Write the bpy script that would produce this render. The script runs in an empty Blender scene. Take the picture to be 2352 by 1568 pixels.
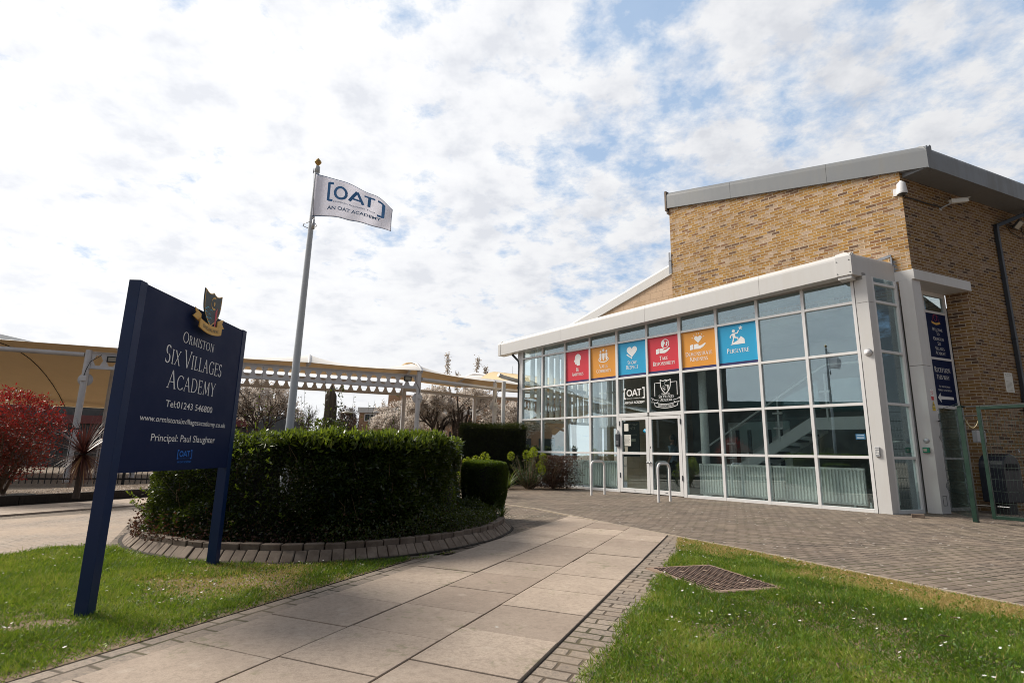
import bpy, math, random, bmesh
import numpy as np
from mathutils import Matrix, Vector
random.seed(7); rng = np.random.default_rng(11)
scn = bpy.context.scene
C = scn.collection
PI = math.pi
rad = math.radians

# ------------------------------------------------------------------ camera
cam_d = bpy.data.cameras.new('camera'); cam = bpy.data.objects.new('camera', cam_d); C.objects.link(cam)
cam_d.sensor_width = 36; cam_d.lens = 1253.0/2352*36; cam_d.clip_start = .05; cam_d.clip_end = 3000
p, r = .201965, .020306
f_ = Vector((0, math.cos(p), math.sin(p))); u_ = Vector((0, -math.sin(p), math.cos(p))); x_ = Vector((1, 0, 0))
x2 = x_*math.cos(r)+u_*math.sin(r); u2 = -x_*math.sin(r)+u_*math.cos(r)
M = Matrix((x2, u2, -f_)).transposed().to_4x4(); M.translation = (0, 0, 1.05)
cam.matrix_world = M
scn.camera = cam

# ------------------------------------------------------------------ light
SUN_DIR = Vector((-.92, .39, 0)).normalized(); SUN_EL = rad(41)
SD = Vector((SUN_DIR.x*math.cos(SUN_EL), SUN_DIR.y*math.cos(SUN_EL), math.sin(SUN_EL)))
sd = bpy.data.lights.new('sun', 'SUN'); sd.energy = 5.0; sd.angle = rad(22); sd.color = (1, .92, .80)
so = bpy.data.objects.new('sun', sd); C.objects.link(so)
so.rotation_euler = SD.to_track_quat('Z', 'Y').to_euler(); so.location = (-20, 14, 25)
scn.view_settings.view_transform = 'Standard'; scn.view_settings.look = 'None'
scn.view_settings.exposure = 0.10; scn.view_settings.gamma = 1
scn.cycles.filter_width = .95; scn.cycles.max_bounces = 8; scn.cycles.transparent_max_bounces = 24

# node helper -------------------------------------------------------
class NT:
    def __init__(s, tree): s.t = tree; s.L = tree.links
    def n(s, typ, **kw):
        o = s.t.nodes.new(typ)
        for k, v in kw.items(): setattr(o, k, v)
        return o
    def set(s, sock, v):
        if isinstance(v, bpy.types.NodeSocket): s.L.new(v, sock)
        elif v is not None: sock.default_value = v
    def math(s, op, a, b=None, c=None, clamp=False):
        o = s.n('ShaderNodeMath', operation=op, use_clamp=clamp)
        s.set(o.inputs[0], a); s.set(o.inputs[1], b)
        if c is not None: s.set(o.inputs[2], c)
        return o.outputs[0]
    def mix(s, fac, a, b, blend='MIX'):
        o = s.n('ShaderNodeMix', data_type='RGBA', blend_type=blend)
        s.set(o.inputs[0], fac); s.set(o.inputs[6], a); s.set(o.inputs[7], b)
        return o.outputs[2]
    def noise(s, vec, scale, detail=4, rough=.55, dist=0, dims='3D', w=None):
        o = s.n('ShaderNodeTexNoise', noise_dimensions=dims)
        if vec is not None: s.L.new(vec, o.inputs['Vector'])
        o.inputs['Scale'].default_value = scale; o.inputs['Detail'].default_value = detail
        o.inputs['Roughness'].default_value = rough; o.inputs['Distortion'].default_value = dist
        return o.outputs['Fac']
    def ramp(s, fac, stops, interp='LINEAR'):
        o = s.n('ShaderNodeValToRGB'); s.set(o.inputs[0], fac); cr = o.color_ramp; cr.interpolation = interp
        while len(cr.elements) < len(stops): cr.elements.new(.5)
        for e, (q, c) in zip(cr.elements, stops):
            e.position = q; e.color = c if len(c) == 4 else (*c, 1)
        return o.outputs[0]
    def maprange(s, v, a, b, c=0, d=1, clamp=True):
        o = s.n('ShaderNodeMapRange', clamp=clamp)
        s.set(o.inputs[0], v); s.set(o.inputs[1], a); s.set(o.inputs[2], b); s.set(o.inputs[3], c); s.set(o.inputs[4], d)
        return o.outputs[0]
    def sep(s, v):
        o = s.n('ShaderNodeSeparateXYZ'); s.L.new(v, o.inputs[0]); return o.outputs
    def comb(s, x, y, z=0.0):
        o = s.n('ShaderNodeCombineXYZ'); s.set(o.inputs[0], x); s.set(o.inputs[1], y); s.set(o.inputs[2], z); return o.outputs[0]
    def scale(s, v, sc):
        o = s.n('ShaderNodeVectorMath', operation='MULTIPLY'); s.L.new(v, o.inputs[0]); o.inputs[1].default_value = sc; return o.outputs[0]

def g3(v): return (v, v, v, 1)

# ------------------------------------------------------------------ world: Nishita sky behind broken altocumulus
w = bpy.data.worlds.new('World'); scn.world = w; w.use_nodes = True
t = NT(w.node_tree); w.node_tree.nodes.clear()
out = t.n('ShaderNodeOutputWorld')
sky = t.n('ShaderNodeTexSky', sky_type='NISHITA'); sky.sun_disc = False
sky.sun_elevation = SUN_EL; sky.sun_rotation = math.atan2(SUN_DIR.x, SUN_DIR.y)
sky.air_density = 1.0; sky.dust_density = .6; sky.ozone_density = 1.2
bg1 = t.n('ShaderNodeBackground'); t.L.new(sky.outputs[0], bg1.inputs[0]); bg1.inputs[1].default_value = .15
bg0 = t.n('ShaderNodeBackground'); bg0.inputs[0].default_value = (.32, .55, .88, 1); bg0.inputs[1].default_value = .82   # pale high haze behind the clouds
ms0 = t.n('ShaderNodeMixShader'); t.L.new(bg1.outputs[0], ms0.inputs[1]); t.L.new(bg0.outputs[0], ms0.inputs[2])
tc = t.n('ShaderNodeTexCoord'); gen = tc.outputs['Generated']
X, Y, Z = t.sep(gen)
zz = t.math('ADD', t.math('MAXIMUM', Z, 0.0), .24)
pv = t.comb(t.math('DIVIDE', X, zz), t.math('DIVIDE', Y, zz), 3.1)
big = t.noise(pv, .8, 2, .5)
puf = t.noise(pv, 5.6, 8, .56, .08)
fin = t.noise(pv, 17, 6, .66, .15)
# fewer gaps towards the sun (left), more towards the right of the view and high up
gap = t.maprange(X, -.25, .65, .50, .34)
cov = t.math('ADD', t.math('ADD', t.math('MULTIPLY', puf, .62), t.math('MULTIPLY', big, .34)), t.math('MULTIPLY', fin, .27))
cov = t.math('ADD', cov, t.maprange(X, -.45, .75, .10, -.022))
lowfill = t.maprange(Z, .02, .32, .14, 0)
cov = t.math('ADD', cov, lowfill)
mask = t.maprange(cov, .525, .645)
mask = t.math('ADD', t.math('MULTIPLY', mask, .74), .22)
thick = t.maprange(t.math('ADD', t.noise(pv, 5.5, 5, .55, .1), t.math('MULTIPLY', t.noise(pv, 14.0, 4, .6), .5)), .60, .93)
hz = t.math('MULTIPLY', t.maprange(Z, .02, .35, .55, 1), t.maprange(X, -.75, .1, .9, 1))
ccol = t.ramp(t.math('MULTIPLY', thick, hz), [(0, (1.0, 1.0, 1.0)), (.45, (.95, .95, .965)), (.75, (.86, .87, .90)), (1, (.77, .785, .83))])
# scattering round the veiled sun
dp = t.n('ShaderNodeVectorMath', operation='DOT_PRODUCT'); t.L.new(gen, dp.inputs[0]); dp.inputs[1].default_value = SD
halo = t.maprange(dp.outputs['Value'], .2, .97, 0, 1)
t.L.new(t.math('MULTIPLY', t.maprange(Y, -.12, .32, .12, .8), t.maprange(Z, .74, .95, 1, .4)), ms0.inputs[0])
back = t.math('MAXIMUM', t.maprange(Y, -.12, .32, 0, 1), t.maprange(dp.outputs['Value'], .10, .45, 0, 1))   # bright sky ahead and round the sun; unseen sky behind dimmed to deepen shade
cst = t.math('ADD', t.math('ADD', t.math('MULTIPLY', halo, .24), .12), t.math('MULTIPLY', back, .70))
cst = t.math('MULTIPLY', cst, t.maprange(Z, .72, .93, 1, .32))  # sky above the view dimmed too, cutting ambient light on shaded faces
bg2 = t.n('ShaderNodeBackground'); t.L.new(ccol, bg2.inputs[0]); t.L.new(cst, bg2.inputs[1])
ms = t.n('ShaderNodeMixShader'); t.L.new(mask, ms.inputs[0]); t.L.new(ms0.outputs[0], ms.inputs[1]); t.L.new(bg2.outputs[0], ms.inputs[2])
t.L.new(ms.outputs[0], out.inputs[0])

# ------------------------------------------------------------------ materials
MATS = {}
def newmat(name):
    m = bpy.data.materials.new(name); m.use_nodes = True; m.node_tree.nodes.clear()
    t = NT(m.node_tree); o = t.n('ShaderNodeOutputMaterial'); b = t.n('ShaderNodeBsdfPrincipled')
    t.L.new(b.outputs[0], o.inputs[0]); MATS[name] = m
    return m, t, b, o
def bump(t, b, h, strength=.3, dist=.01):
    bn = t.n('ShaderNodeBump'); bn.inputs['Strength'].default_value = strength; bn.inputs['Distance'].default_value = dist
    t.set(bn.inputs['Height'], h); t.L.new(bn.outputs[0], b.inputs['Normal'])
def obj_co(t): return t.n('ShaderNodeTexCoord').outputs['Object']
def uv_co(t): return t.n('ShaderNodeTexCoord').outputs['UV']
def paint(name, col, rough=.4, metal=0, dirt=.12, dscale=3.0, dcol=None, spec=.5, streak=False, blm=0):
    m, t, b, o = newmat(name)
    co = obj_co(t)
    n1 = t.noise(co, dscale, 5, .6)
    if streak: n1 = t.math('MULTIPLY', n1, t.noise(t.scale(co, (9, 9, .7)), 1.0, 4, .6)); n1 = t.math('MULTIPLY', n1, 1.9)
    n2 = t.noise(co, dscale*14, 3, .6)
    f = t.math('ADD', t.maprange(n1, .4, .75, 0, 1), t.maprange(n2, .62, .8, 0, .5))
    c = t.mix(t.math('MULTIPLY', f, dirt, clamp=True), (*col, 1), (*(dcol or tuple(v*.45 for v in col)), 1))
    t.L.new(c, b.inputs['Base Color'])
    t.set(b.inputs['Roughness'], t.maprange(n1, .3, .7, rough*.85, min(1, rough*1.25)))
    b.inputs['Metallic'].default_value = metal; b.inputs['Specular IOR Level'].default_value = spec
    bump(t, b, t.noise(co, 60, 2), .04, .002)
    return m
def flat(name, col, rough=.5, emit=None, spec=.5, metal=0):
    m, t, b, o = newmat(name)
    co = obj_co(t); n = t.noise(co, 9, 4)
    t.L.new(t.mix(t.maprange(n, .3, .7, 0, .12), (*col, 1), (*tuple(v*.7 for v in col), 1)), b.inputs['Base Color'])
    b.inputs['Roughness'].default_value = rough; b.inputs['Specular IOR Level'].default_value = spec; b.inputs['Metallic'].default_value = metal
    return m
def cells(t, uvx, uvy, bw, bh, mortar, offs=.5):
    """running-bond cells: returns (random colour socket, brick mask 1 inside brick, cell vector)"""
    v = t.math('DIVIDE', uvy, bh); row = t.math('FLOOR', v); fv = t.math('FRACT', v)
    sh = t.math('MULTIPLY', t.math('MODULO', t.math('ABSOLUTE', row), 2.0), offs)
    u = t.math('ADD', t.math('DIVIDE', uvx, bw), sh); cu = t.math('FLOOR', u); fu = t.math('FRACT', u)
    du = t.math('MULTIPLY', t.math('MINIMUM', fu, t.math('SUBTRACT', 1.0, fu)), bw)
    dv = t.math('MULTIPLY', t.math('MINIMUM', fv, t.math('SUBTRACT', 1.0, fv)), bh)
    d = t.math('MINIMUM', du, dv)
    wn = t.n('ShaderNodeTexWhiteNoise', noise_dimensions='2D'); t.L.new(t.comb(cu, row), wn.inputs['Vector'])
    return wn.outputs['Value'], wn.outputs['Color'], d
def brick_mat(name, stops, mortar_col, bloom=.5, bh=.075, bw=.225, mort=.0055, patchstr=1):
    m, t, b, o = newmat(name)
    uv = uv_co(t); x, y, z = t.sep(uv)
    wob = t.noise(uv, 7, 3); xx = t.math('ADD', x, t.maprange(wob, 0, 1, -.004, .004)); yy = t.math('ADD', y, t.maprange(t.noise(uv, 9, 3), 0, 1, -.004, .004))
    rv, rc, d = cells(t, xx, yy, bw, bh, mort)
    col = t.ramp(rv, stops, 'CONSTANT')
    r2 = t.sep(rc)
    # within-brick mottling and per-brick bloom (pale lime patches)
    mot = t.noise(uv, 55, 4, .7)
    col = t.mix(t.maprange(mot, .35, .7, 0, .35), col, (.16, .085, .03, 1))
    blo = t.math('MULTIPLY', t.maprange(t.noise(uv, 6.5, 4, .65, .3), .50, .66), t.maprange(r2[1], .35, .75))
    col = t.mix(t.math('MULTIPLY', blo, bloom), col, (.62, .48, .37, 1))
    pits = t.math('MULTIPLY', t.maprange(t.noise(uv, 95, 2, .5), .66, .72), t.maprange(r2[2], .3, .6))
    col = t.mix(pits, col, (.03, .022, .015, 1))
    mk = t.maprange(d, mort*.75, mort*1.35)
    mc = t.mix(t.noise(uv, 3, 3), (*mortar_col, 1), (*tuple(v*.72 for v in mortar_col), 1))
    col = t.mix(mk, mc, col)
    col = t.mix(t.maprange(t.noise(uv, .7, 4, .6), .35, .75, 0, .25*patchstr), col, (.22, .15, .09, 1))
    stk = t.math('MULTIPLY', t.maprange(t.noise(t.scale(uv, (1.6, .12, 1)), 1.0, 4, .6), .48, .72), .28*patchstr)
    col = t.mix(stk, col, (.17, .11, .06, 1))
    t.L.new(col, b.inputs['Base Color']); b.inputs['Roughness'].default_value = .9; b.inputs['Specular IOR Level'].default_value = .2
    h = t.math('ADD', mk, t.math('MULTIPLY', mot, .35))
    bump(t, b, h, .7, .006)
    return m
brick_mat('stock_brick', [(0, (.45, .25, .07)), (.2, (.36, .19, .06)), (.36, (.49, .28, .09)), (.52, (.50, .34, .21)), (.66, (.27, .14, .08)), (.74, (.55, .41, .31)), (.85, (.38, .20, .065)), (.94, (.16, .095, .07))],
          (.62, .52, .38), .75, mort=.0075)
brick_mat('stock_brick_shaded', [(0, (.23, .135, .05)), (.2, (.18, .10, .042)), (.36, (.25, .15, .06)), (.52, (.24, .155, .10)), (.66, (.15, .085, .055)), (.74, (.28, .20, .145)), (.85, (.20, .115, .045)), (.92, (.07, .048, .042))],
          (.48, .40, .30), .25, mort=.0075)  # browner, less bloomed stock brick; also darkened to put in the return's shade
brick_mat('pale_brick', [(0, (.60, .44, .30)), (.3, (.64, .47, .33)), (.6, (.57, .41, .27)), (.85, (.62, .46, .33))], (.50, .36, .25), .15, .215, .44)
brick_mat('far_brick', [(0, (.50, .30, .19)), (.4, (.47, .28, .17)), (.8, (.54, .33, .21))], (.45, .33, .24), .1)

def paving_mat(name, stops, joint, bw, bh, mort, ang=0, dirt=(.30, .24, .18), dirtamt=.35, lichen=.4, offs=.5, use_obj=True, bh_str=.6):
    m, t, b, o = newmat(name)
    co = obj_co(t)
    mp = t.n('ShaderNodeMapping'); t.L.new(co, mp.inputs[0]); mp.inputs['Rotation'].default_value = (0, 0, ang)
    x, y, z = t.sep(mp.outputs[0])
    wob = t.maprange(t.noise(co, 5, 3), 0, 1, -.012, .012)
    xx = t.math('ADD', x, wob); yy = t.math('ADD', y, t.maprange(t.noise(co, 4, 3), 0, 1, -.014, .014))
    rv, rc, d = cells(t, xx, yy, bw, bh, mort, offs)
    col = t.ramp(rv, stops, 'LINEAR')
    fine = t.noise(co, 140, 3, .7)
    col = t.mix(t.maprange(fine, .3, .7, 0, .6), col, g3(.07)); col = t.mix(t.maprange(t.noise(co, 38, 3, .7), .45, .7, 0, .55), col, g3(.06))
    col = t.mix(t.maprange(fine, .60, .72, 0, .5), col, (.42, .36, .30, 1))
    jw = t.maprange(t.noise(co, 1.7, 3), .3, .7, mort*.5, mort*1.5)
    mk = t.maprange(d, t.math('MULTIPLY', jw, .7), t.math('MULTIPLY', jw, 1.6))
    jc = t.mix(t.maprange(t.noise(co, .8, 3), .45, .6), (*joint, 1), (.05, .05, .02, 1))
    col = t.mix(mk, jc, col)
    dn = t.noise(co, .9, 6, .65, .4)
    col = t.mix(t.math('MULTIPLY', t.maprange(dn, .42, .72), dirtamt), col, (*dirt, 1))
    sp = t.n('ShaderNodeTexVoronoi'); t.L.new(t.scale(co, (1, 1, 1)), sp.inputs['Vector']); sp.inputs['Scale'].default_value = 7.5
    spm = t.math('MULTIPLY', t.maprange(t.math('ADD', sp.outputs['Distance'], t.math('MULTIPLY', t.noise(co, 30, 3), .3)), .29, .25), t.maprange(t.noise(co, 1.3, 2), .42, .55))
    col = t.mix(t.math('MULTIPLY', spm, lichen), col, (.50, .46, .42, 1))
    t.L.new(col, b.inputs['Base Color']); b.inputs['Roughness'].default_value = .85; b.inputs['Specular IOR Level'].default_value = .3
    bump(t, b, t.math('ADD', mk, t.math('MULTIPLY', fine, .4)), bh_str, .008)
    return m
paving_mat('block_paving', [(0, (.17, .13, .10)), (.5, (.245, .188, .145)), (1, (.325, .255, .195))], (.024, .018, .013), .21, .105, .0062, rad(-23), (.27, .20, .15), .3, 1.0)
paving_mat('edge_paving', [(0, (.31, .25, .20)), (.5, (.38, .31, .25)), (1, (.44, .36, .29))], (.055, .04, .03), .21, .105, .007, rad(23), (.38, .29, .21), .55, .2)
paving_mat('left_border', [(0, (.29, .235, .19)), (1, (.38, .31, .25))], (.05, .04, .03), .21, .20, .008, rad(-67), (.40, .31, .23), .5, .4)
paving_mat('dusty_paving', [(0, (.40, .32, .26)), (1, (.47, .39, .32))], (.22, .165, .12), .21, .105, .003, rad(-67), (.42, .32, .24), .95, .1, bh_str=.3)

def slab_mat():
    m, t, b, o = newmat('concrete_slab')
    co = obj_co(t)
    at = t.n('ShaderNodeAttribute', attribute_name='rnd')
    col = t.ramp(at.outputs['Fac'], [(0, (.35, .275, .22)), (.3, (.44, .355, .285)), (.7, (.47, .38, .305)), (1, (.56, .455, .365))])
    n = t.noise(co, 1.6, 6, .65, .5); col = t.mix(t.maprange(n, .38, .72, 0, .55), col, (.27, .21, .165, 1))
    n2 = t.noise(co, 130, 3, .7); col = t.mix(t.maprange(n2, .3, .7, 0, .4), col, (.12, .095, .08, 1)); col = t.mix(t.maprange(t.noise(co, 34, 4, .75), .45, .75, 0, .5), col, (.14, .11, .088, 1))
    col = t.mix(t.maprange(n2, .62, .74, 0, .35), col, (.48, .42, .36, 1))
    n3 = t.noise(co, 7, 4, .6); col = t.mix(t.math('MULTIPLY', t.maprange(n3, .60, .70), .25), col, (.52, .45, .38, 1))
    col = t.mix(t.math('MULTIPLY', t.maprange(t.noise(co, 2.6, 4, .6), .56, .64), t.maprange(t.noise(co, 19, 3, .6), .50, .62, 0, .45)), col, (.13, .14, .06, 1))
    n4 = t.noise(co, 4.3, 3, .5, .5); col = t.mix(t.maprange(n4, .735, .77, 0, .8), col, (.55, .53, .50, 1))
    t.L.new(col, b.inputs['Base Color']); b.inputs['Roughness'].default_value = .8; b.inputs['Specular IOR Level'].default_value = .35
    bump(t, b, t.math('ADD', n2, t.math('MULTIPLY', n, .5)), .35, .004)
slab_mat()
def soil_mat(name, c1, c2, chips=0, chipcol=(.45, .38, .30), sc=25):
    m, t, b, o = newmat(name); co = obj_co(t)
    n = t.noise(co, 3, 6, .7); n2 = t.noise(co, sc, 5, .7)
    col = t.mix(n, (*c1, 1), (*c2, 1)); col = t.mix(t.maprange(n2, .3, .7, 0, .6), col, (*tuple(v*.4 for v in c1), 1))
    if chips:
        vo = t.n('ShaderNodeTexVoronoi'); t.L.new(co, vo.inputs['Vector']); vo.inputs['Scale'].default_value = sc*1.2
        rc = t.sep(vo.outputs['Color'])
        col = t.mix(t.math('MULTIPLY', t.maprange(rc[0], 1-chips, 1-chips+.02), t.maprange(vo.outputs['Distance'], .5, .35)), col, (*chipcol, 1))
    t.L.new(col, b.inputs['Base Color']); b.inputs['Roughness'].default_value = .95
    bump(t, b, n2, .8, .02)
soil_mat('lawn_soil', (.20, .14, .085), (.30, .22, .145))
soil_mat('bed_soil', (.10, .065, .04), (.17, .115, .075), .25, (.38, .29, .22))
soil_mat('gravel', (.17, .13, .095), (.23, .18, .135), .08, (.55, .48, .42), 22)
soil_mat('ground_mat', (.20, .16, .125), (.26, .21, .165), .05)

def leaf_mat(name, stops, trans=.35, rough=.45, spec=.5, tcol=None):
    m, t, b, o = newmat(name)
    at = t.n('ShaderNodeAttribute', attribute_name='rnd')
    col = t.ramp(at.outputs['Fac'], stops)
    t.L.new(col, b.inputs['Base Color']); b.inputs['Roughness'].default_value = rough; b.inputs['Specular IOR Level'].default_value = spec
    tr = t.n('ShaderNodeBsdfTranslucent')
    t.L.new(t.mix(.6, col, tcol or (.30, .42, .03, 1), 'MULTIPLY') if tcol is None and False else t.mix(.5, col, (*(tcol or (.32, .42, .03)), 1)), tr.inputs[0])
    mx = t.n('ShaderNodeMixShader'); mx.inputs[0].default_value = trans
    t.L.new(b.outputs[0], mx.inputs[1]); t.L.new(tr.outputs[0], mx.inputs[2]); t.L.new(mx.outputs[0], o.inputs[0])
    return m
leaf_mat('grass_blade', [(0, (.020, .060, .005)), (.35, (.060, .150, .010)), (.62, (.150, .255, .018)), (.80, (.32, .34, .07)), (.9, (.44, .28, .12)), (1, (.56, .39, .19))], .35, .5, .35)
leaf_mat('hedge_leaf', [(0, (.008, .016, .005)), (.5, (.018, .036, .010)), (.85, (.035, .062, .015)), (1, (.09, .14, .02))], .18, .30, .55)
leaf_mat('laurel_leaf', [(0, (.016, .034, .008)), (.5, (.036, .070, .010)), (.8, (.075, .115, .015)), (1, (.17, .21, .02))], .36, .30, .5)
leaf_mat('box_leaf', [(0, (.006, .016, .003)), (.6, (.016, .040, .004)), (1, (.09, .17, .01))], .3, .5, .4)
leaf_mat('conifer_leaf', [(0, (.008, .012, .006)), (.7, (.024, .034, .012)), (1, (.06, .06, .02))], .12, .6, .3)
leaf_mat('euphorbia_leaf', [(0, (.012, .024, .015)), (.5, (.022, .042, .026)), (1, (.05, .055, .035))], .2, .5, .4)
leaf_mat('euphorbia_flower', [(0, (.10, .15, .008)), (.5, (.20, .26, .01)), (1, (.34, .38, .02))], .3, .6, .3, (.5, .6, .02))
leaf_mat('photinia_leaf', [(0, (.012, .02, .010)), (.38, (.035, .035, .018)), (.50, (.12, .010, .014)), (.8, (.24, .010, .018)), (1, (.40, .018, .02))], .3, .45, .35, (.6, .05, .03))
leaf_mat('cordyline_leaf', [(0, (.035, .014, .014)), (.6, (.10, .04, .035)), (.9, (.19, .09, .05)), (1, (.42, .25, .10))], .12, .35, .5, (.25, .06, .04))
leaf_mat('strap_leaf', [(0, (.03, .055, .02)), (1, (.12, .15, .06))], .25, .45, .4)
leaf_mat('blossom', [(0, (.13, .10, .05)), (.22, (.30, .24, .17)), (.4, (.62, .56, .50)), (1, (.84, .80, .76))], .35, .7, .2, (.8, .7, .62))
leaf_mat('ivy_leaf', [(0, (.012, .02, .008)), (.7, (.04, .06, .015)), (1, (.11, .12, .03))], .2, .4, .4)
leaf_mat('dry_leaf', [(0, (.035, .022, .016)), (.5, (.075, .035, .026)), (1, (.03, .042, .018))], .15, .6, .3, (.3, .1, .05))
leaf_mat('daisy_petal', [(0, (.75, .72, .70)), (1, (.85, .83, .80))], .2, .6, .3, (.8, .8, .75))
def bark_mat(name, c1, c2):
    m, t, b, o = newmat(name); co = obj_co(t)
    n = t.noise(t.scale(co, (6, 6, 1.5)), 6, 5, .65)
    t.L.new(t.mix(n, (*c1, 1), (*c2, 1)), b.inputs['Base Color']); b.inputs['Roughness'].default_value = .9
    bump(t, b, n, .8, .02)
bark_mat('bark', (.03, .022, .018), (.10, .075, .06)); bark_mat('timber', (.012, .009, .007), (.045, .033, .025)); bark_mat('stem', (.10, .06, .035), (.19, .13, .08))
bark_mat('stone', (.05, .04, .03), (.17, .13, .09)); bark_mat('rock', (.09, .085, .075), (.20, .185, .16))

paint('white_frame', (.73, .73, .735), .35, dirt=.15, dscale=1.5, dcol=(.42, .38, .33), streak=True)
paint('white_clad', (.60, .595, .59), .4, dirt=.16, dscale=1.2, dcol=(.45, .41, .35), streak=True)
paint('grey_clad', (.195, .207, .222), .45, dirt=.25, dscale=1.1, dcol=(.20, .19, .16), streak=True)
paint('canopy_steel', (.66, .66, .68), .4, dirt=.3, dscale=2, dcol=(.3, .26, .2))
paint('black_metal', (.012, .013, .015), .45, dirt=.3, dcol=(.04, .035, .03))
paint('slate_pipe', (.022, .027, .036), .45, dirt=.2)
paint('green_metal', (.0015, .020, .012), .38, dirt=.35, dcol=(.02, .06, .04))
paint('mesh_wire', (.004, .018, .014), .45)
paint('bin_blue', (.003, .005, .014), .4)
paint('navy', (.003, .020, .085), .42, dirt=.3, dscale=4, dcol=(.008, .013, .03), spec=.35)
paint('navy_panel', (.002, .011, .060), .55, dirt=.1, dscale=2, dcol=(.004, .010, .032), spec=.22)
paint('pole_grey', (.52, .56, .61), .35, dirt=.15)
paint('galv', (.42, .43, .45), .4, dirt=.4, metal=.5)
paint('lead', (.25, .27, .31), .5, dirt=.5)
paint('brass', (.50, .33, .12), .28, dirt=.35, metal=.8, dcol=(.1, .06, .02))
paint('rust_tread', (.045, .026, .022), .8, dirt=.4, dscale=9); paint('rust_lid', (.25, .175, .13), .75, dirt=.6, dscale=5, dcol=(.26, .18, .12))
paint('hoop_white', (.78, .78, .79), .35, dirt=.25, dscale=6, dcol=(.4, .35, .3))
paint('rad_white', (.90, .90, .87), .45, dirt=.1)
paint('int_wall', (.22, .21, .19), .8, dirt=.2, dscale=.8); paint('int_dark', (.05, .055, .06), .7); paint('int_floor', (.07, .06, .055), .35)
paint('int_white', (.82, .83, .82), .5); paint('ply', (.50, .40, .25), .6); paint('ceil', (.30, .30, .29), .8)
paint('kerb_brick', (.118, .084, .064), .85, dirt=.8, dscale=7, dcol=(.27, .22, .18)); paint('kerb_apron', (.135, .098, .072), .85, dirt=.8, dscale=7, dcol=(.33, .27, .22))
paint('concrete_edge', (.30, .25, .195), .85, dirt=.4, dscale=5, dcol=(.26, .20, .14))
flat('paper', (.70, .69, .64), .6); flat('t_white', (.82, .82, .82), .5); flat('t_silver', (.80, .81, .84), .45); flat('t_blue', (.02, .16, .62), .4)
flat('d_red', (.62, .022, .045), .4); flat('d_orange', (.72, .30, .03), .4); flat('d_cyan', (.008, .34, .62), .4); flat('d_navy', (.02, .02, .10), .4)
flat('gold', (.72, .42, .09), .45); flat('shield_dark', (.015, .035, .045), .4); flat('c_teal', (.06, .42, .62), .4); flat('c_red', (.60, .04, .07), .4)
flat('lens', (.02, .018, .015), .08, spec=.8); flat('lens_grey', (.35, .33, .27), .2); flat('cam_white', (.70, .70, .72), .4); flat('box_green', (.0, .16, .09), .35)
flat('red_fascia', (.10, .012, .015), .5); flat('yellow', (.75, .52, .01), .5); flat('red', (.55, .02, .02), .5); flat('skin', (.42, .24, .17), .6); flat('hair', (.015, .01, .008), .5)
flat('shirt', (.30, .38, .46), .8); flat('trouser', (.012, .012, .015), .8); flat('flag_text', (.055, .20, .46), .7); flat('flag_text2', (.07, .16, .30), .7)
flat('black_soft', (.006, .006, .008), .8); flat('daisy_eye', (.7, .45, .03), .6); flat('teal_dark', (.01, .09, .10), .5); flat('rope', (.42, .36, .22), .8)
flat('far_glass', (.02, .03, .04), .1, spec=.9); flat('far_white', (.70, .69, .66), .5); flat('blue_tag', (.02, .13, .27), .5); flat('notice_orange', (.5, .10, .02), .6)

def glass_mat(name, tint, refl=1.0, rough=0.0, film=0.0, filmcol=(.2, .3, .3)):
    m, t, b, o = newmat(name); m.node_tree.nodes.remove(b)
    co = obj_co(t)
    tr = t.n('ShaderNodeBsdfTransparent'); tr.inputs[0].default_value = (*tint, 1)
    gl = t.n('ShaderNodeBsdfGlossy'); gl.inputs['Roughness'].default_value = rough; gl.inputs[0].default_value = (.76, .90, .97, 1)
    lw_ = t.n('ShaderNodeLayerWeight'); lw_.inputs[0].default_value = .5
    fr = t.math('ADD', t.math('MULTIPLY', t.math('POWER', lw_.outputs['Facing'], 4.5), .8), .19)
    bn = t.n('ShaderNodeBump'); bn.inputs['Strength'].default_value = .05; bn.inputs['Distance'].default_value = .01
    t.L.new(t.noise(co, 1.1, 2), bn.inputs['Height']); t.L.new(bn.outputs[0], gl.inputs['Normal'])
    fac = t.math('MULTIPLY', fr, refl, clamp=True)
    mx = t.n('ShaderNodeMixShader'); t.L.new(fac, mx.inputs[0]); t.L.new(tr.outputs[0], mx.inputs[1]); t.L.new(gl.outputs[0], mx.inputs[2])
    df = t.n('ShaderNodeBsdfDiffuse'); df.inputs[0].default_value = (*filmcol, 1)
    m2 = t.n('ShaderNodeMixShader')
    t.set(m2.inputs[0], t.math('MULTIPLY', t.maprange(t.noise(co, 2.5, 5, .6), .3, .8), film)); t.L.new(mx.outputs[0], m2.inputs[1]); t.L.new(df.outputs[0], m2.inputs[2])
    t.L.new(m2.outputs[0], o.inputs[0])
glass_mat('glass', (.90, .96, .955), 1.0, 0, .03)
glass_mat('glass_back', (.85, .95, .94), .4)
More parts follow.
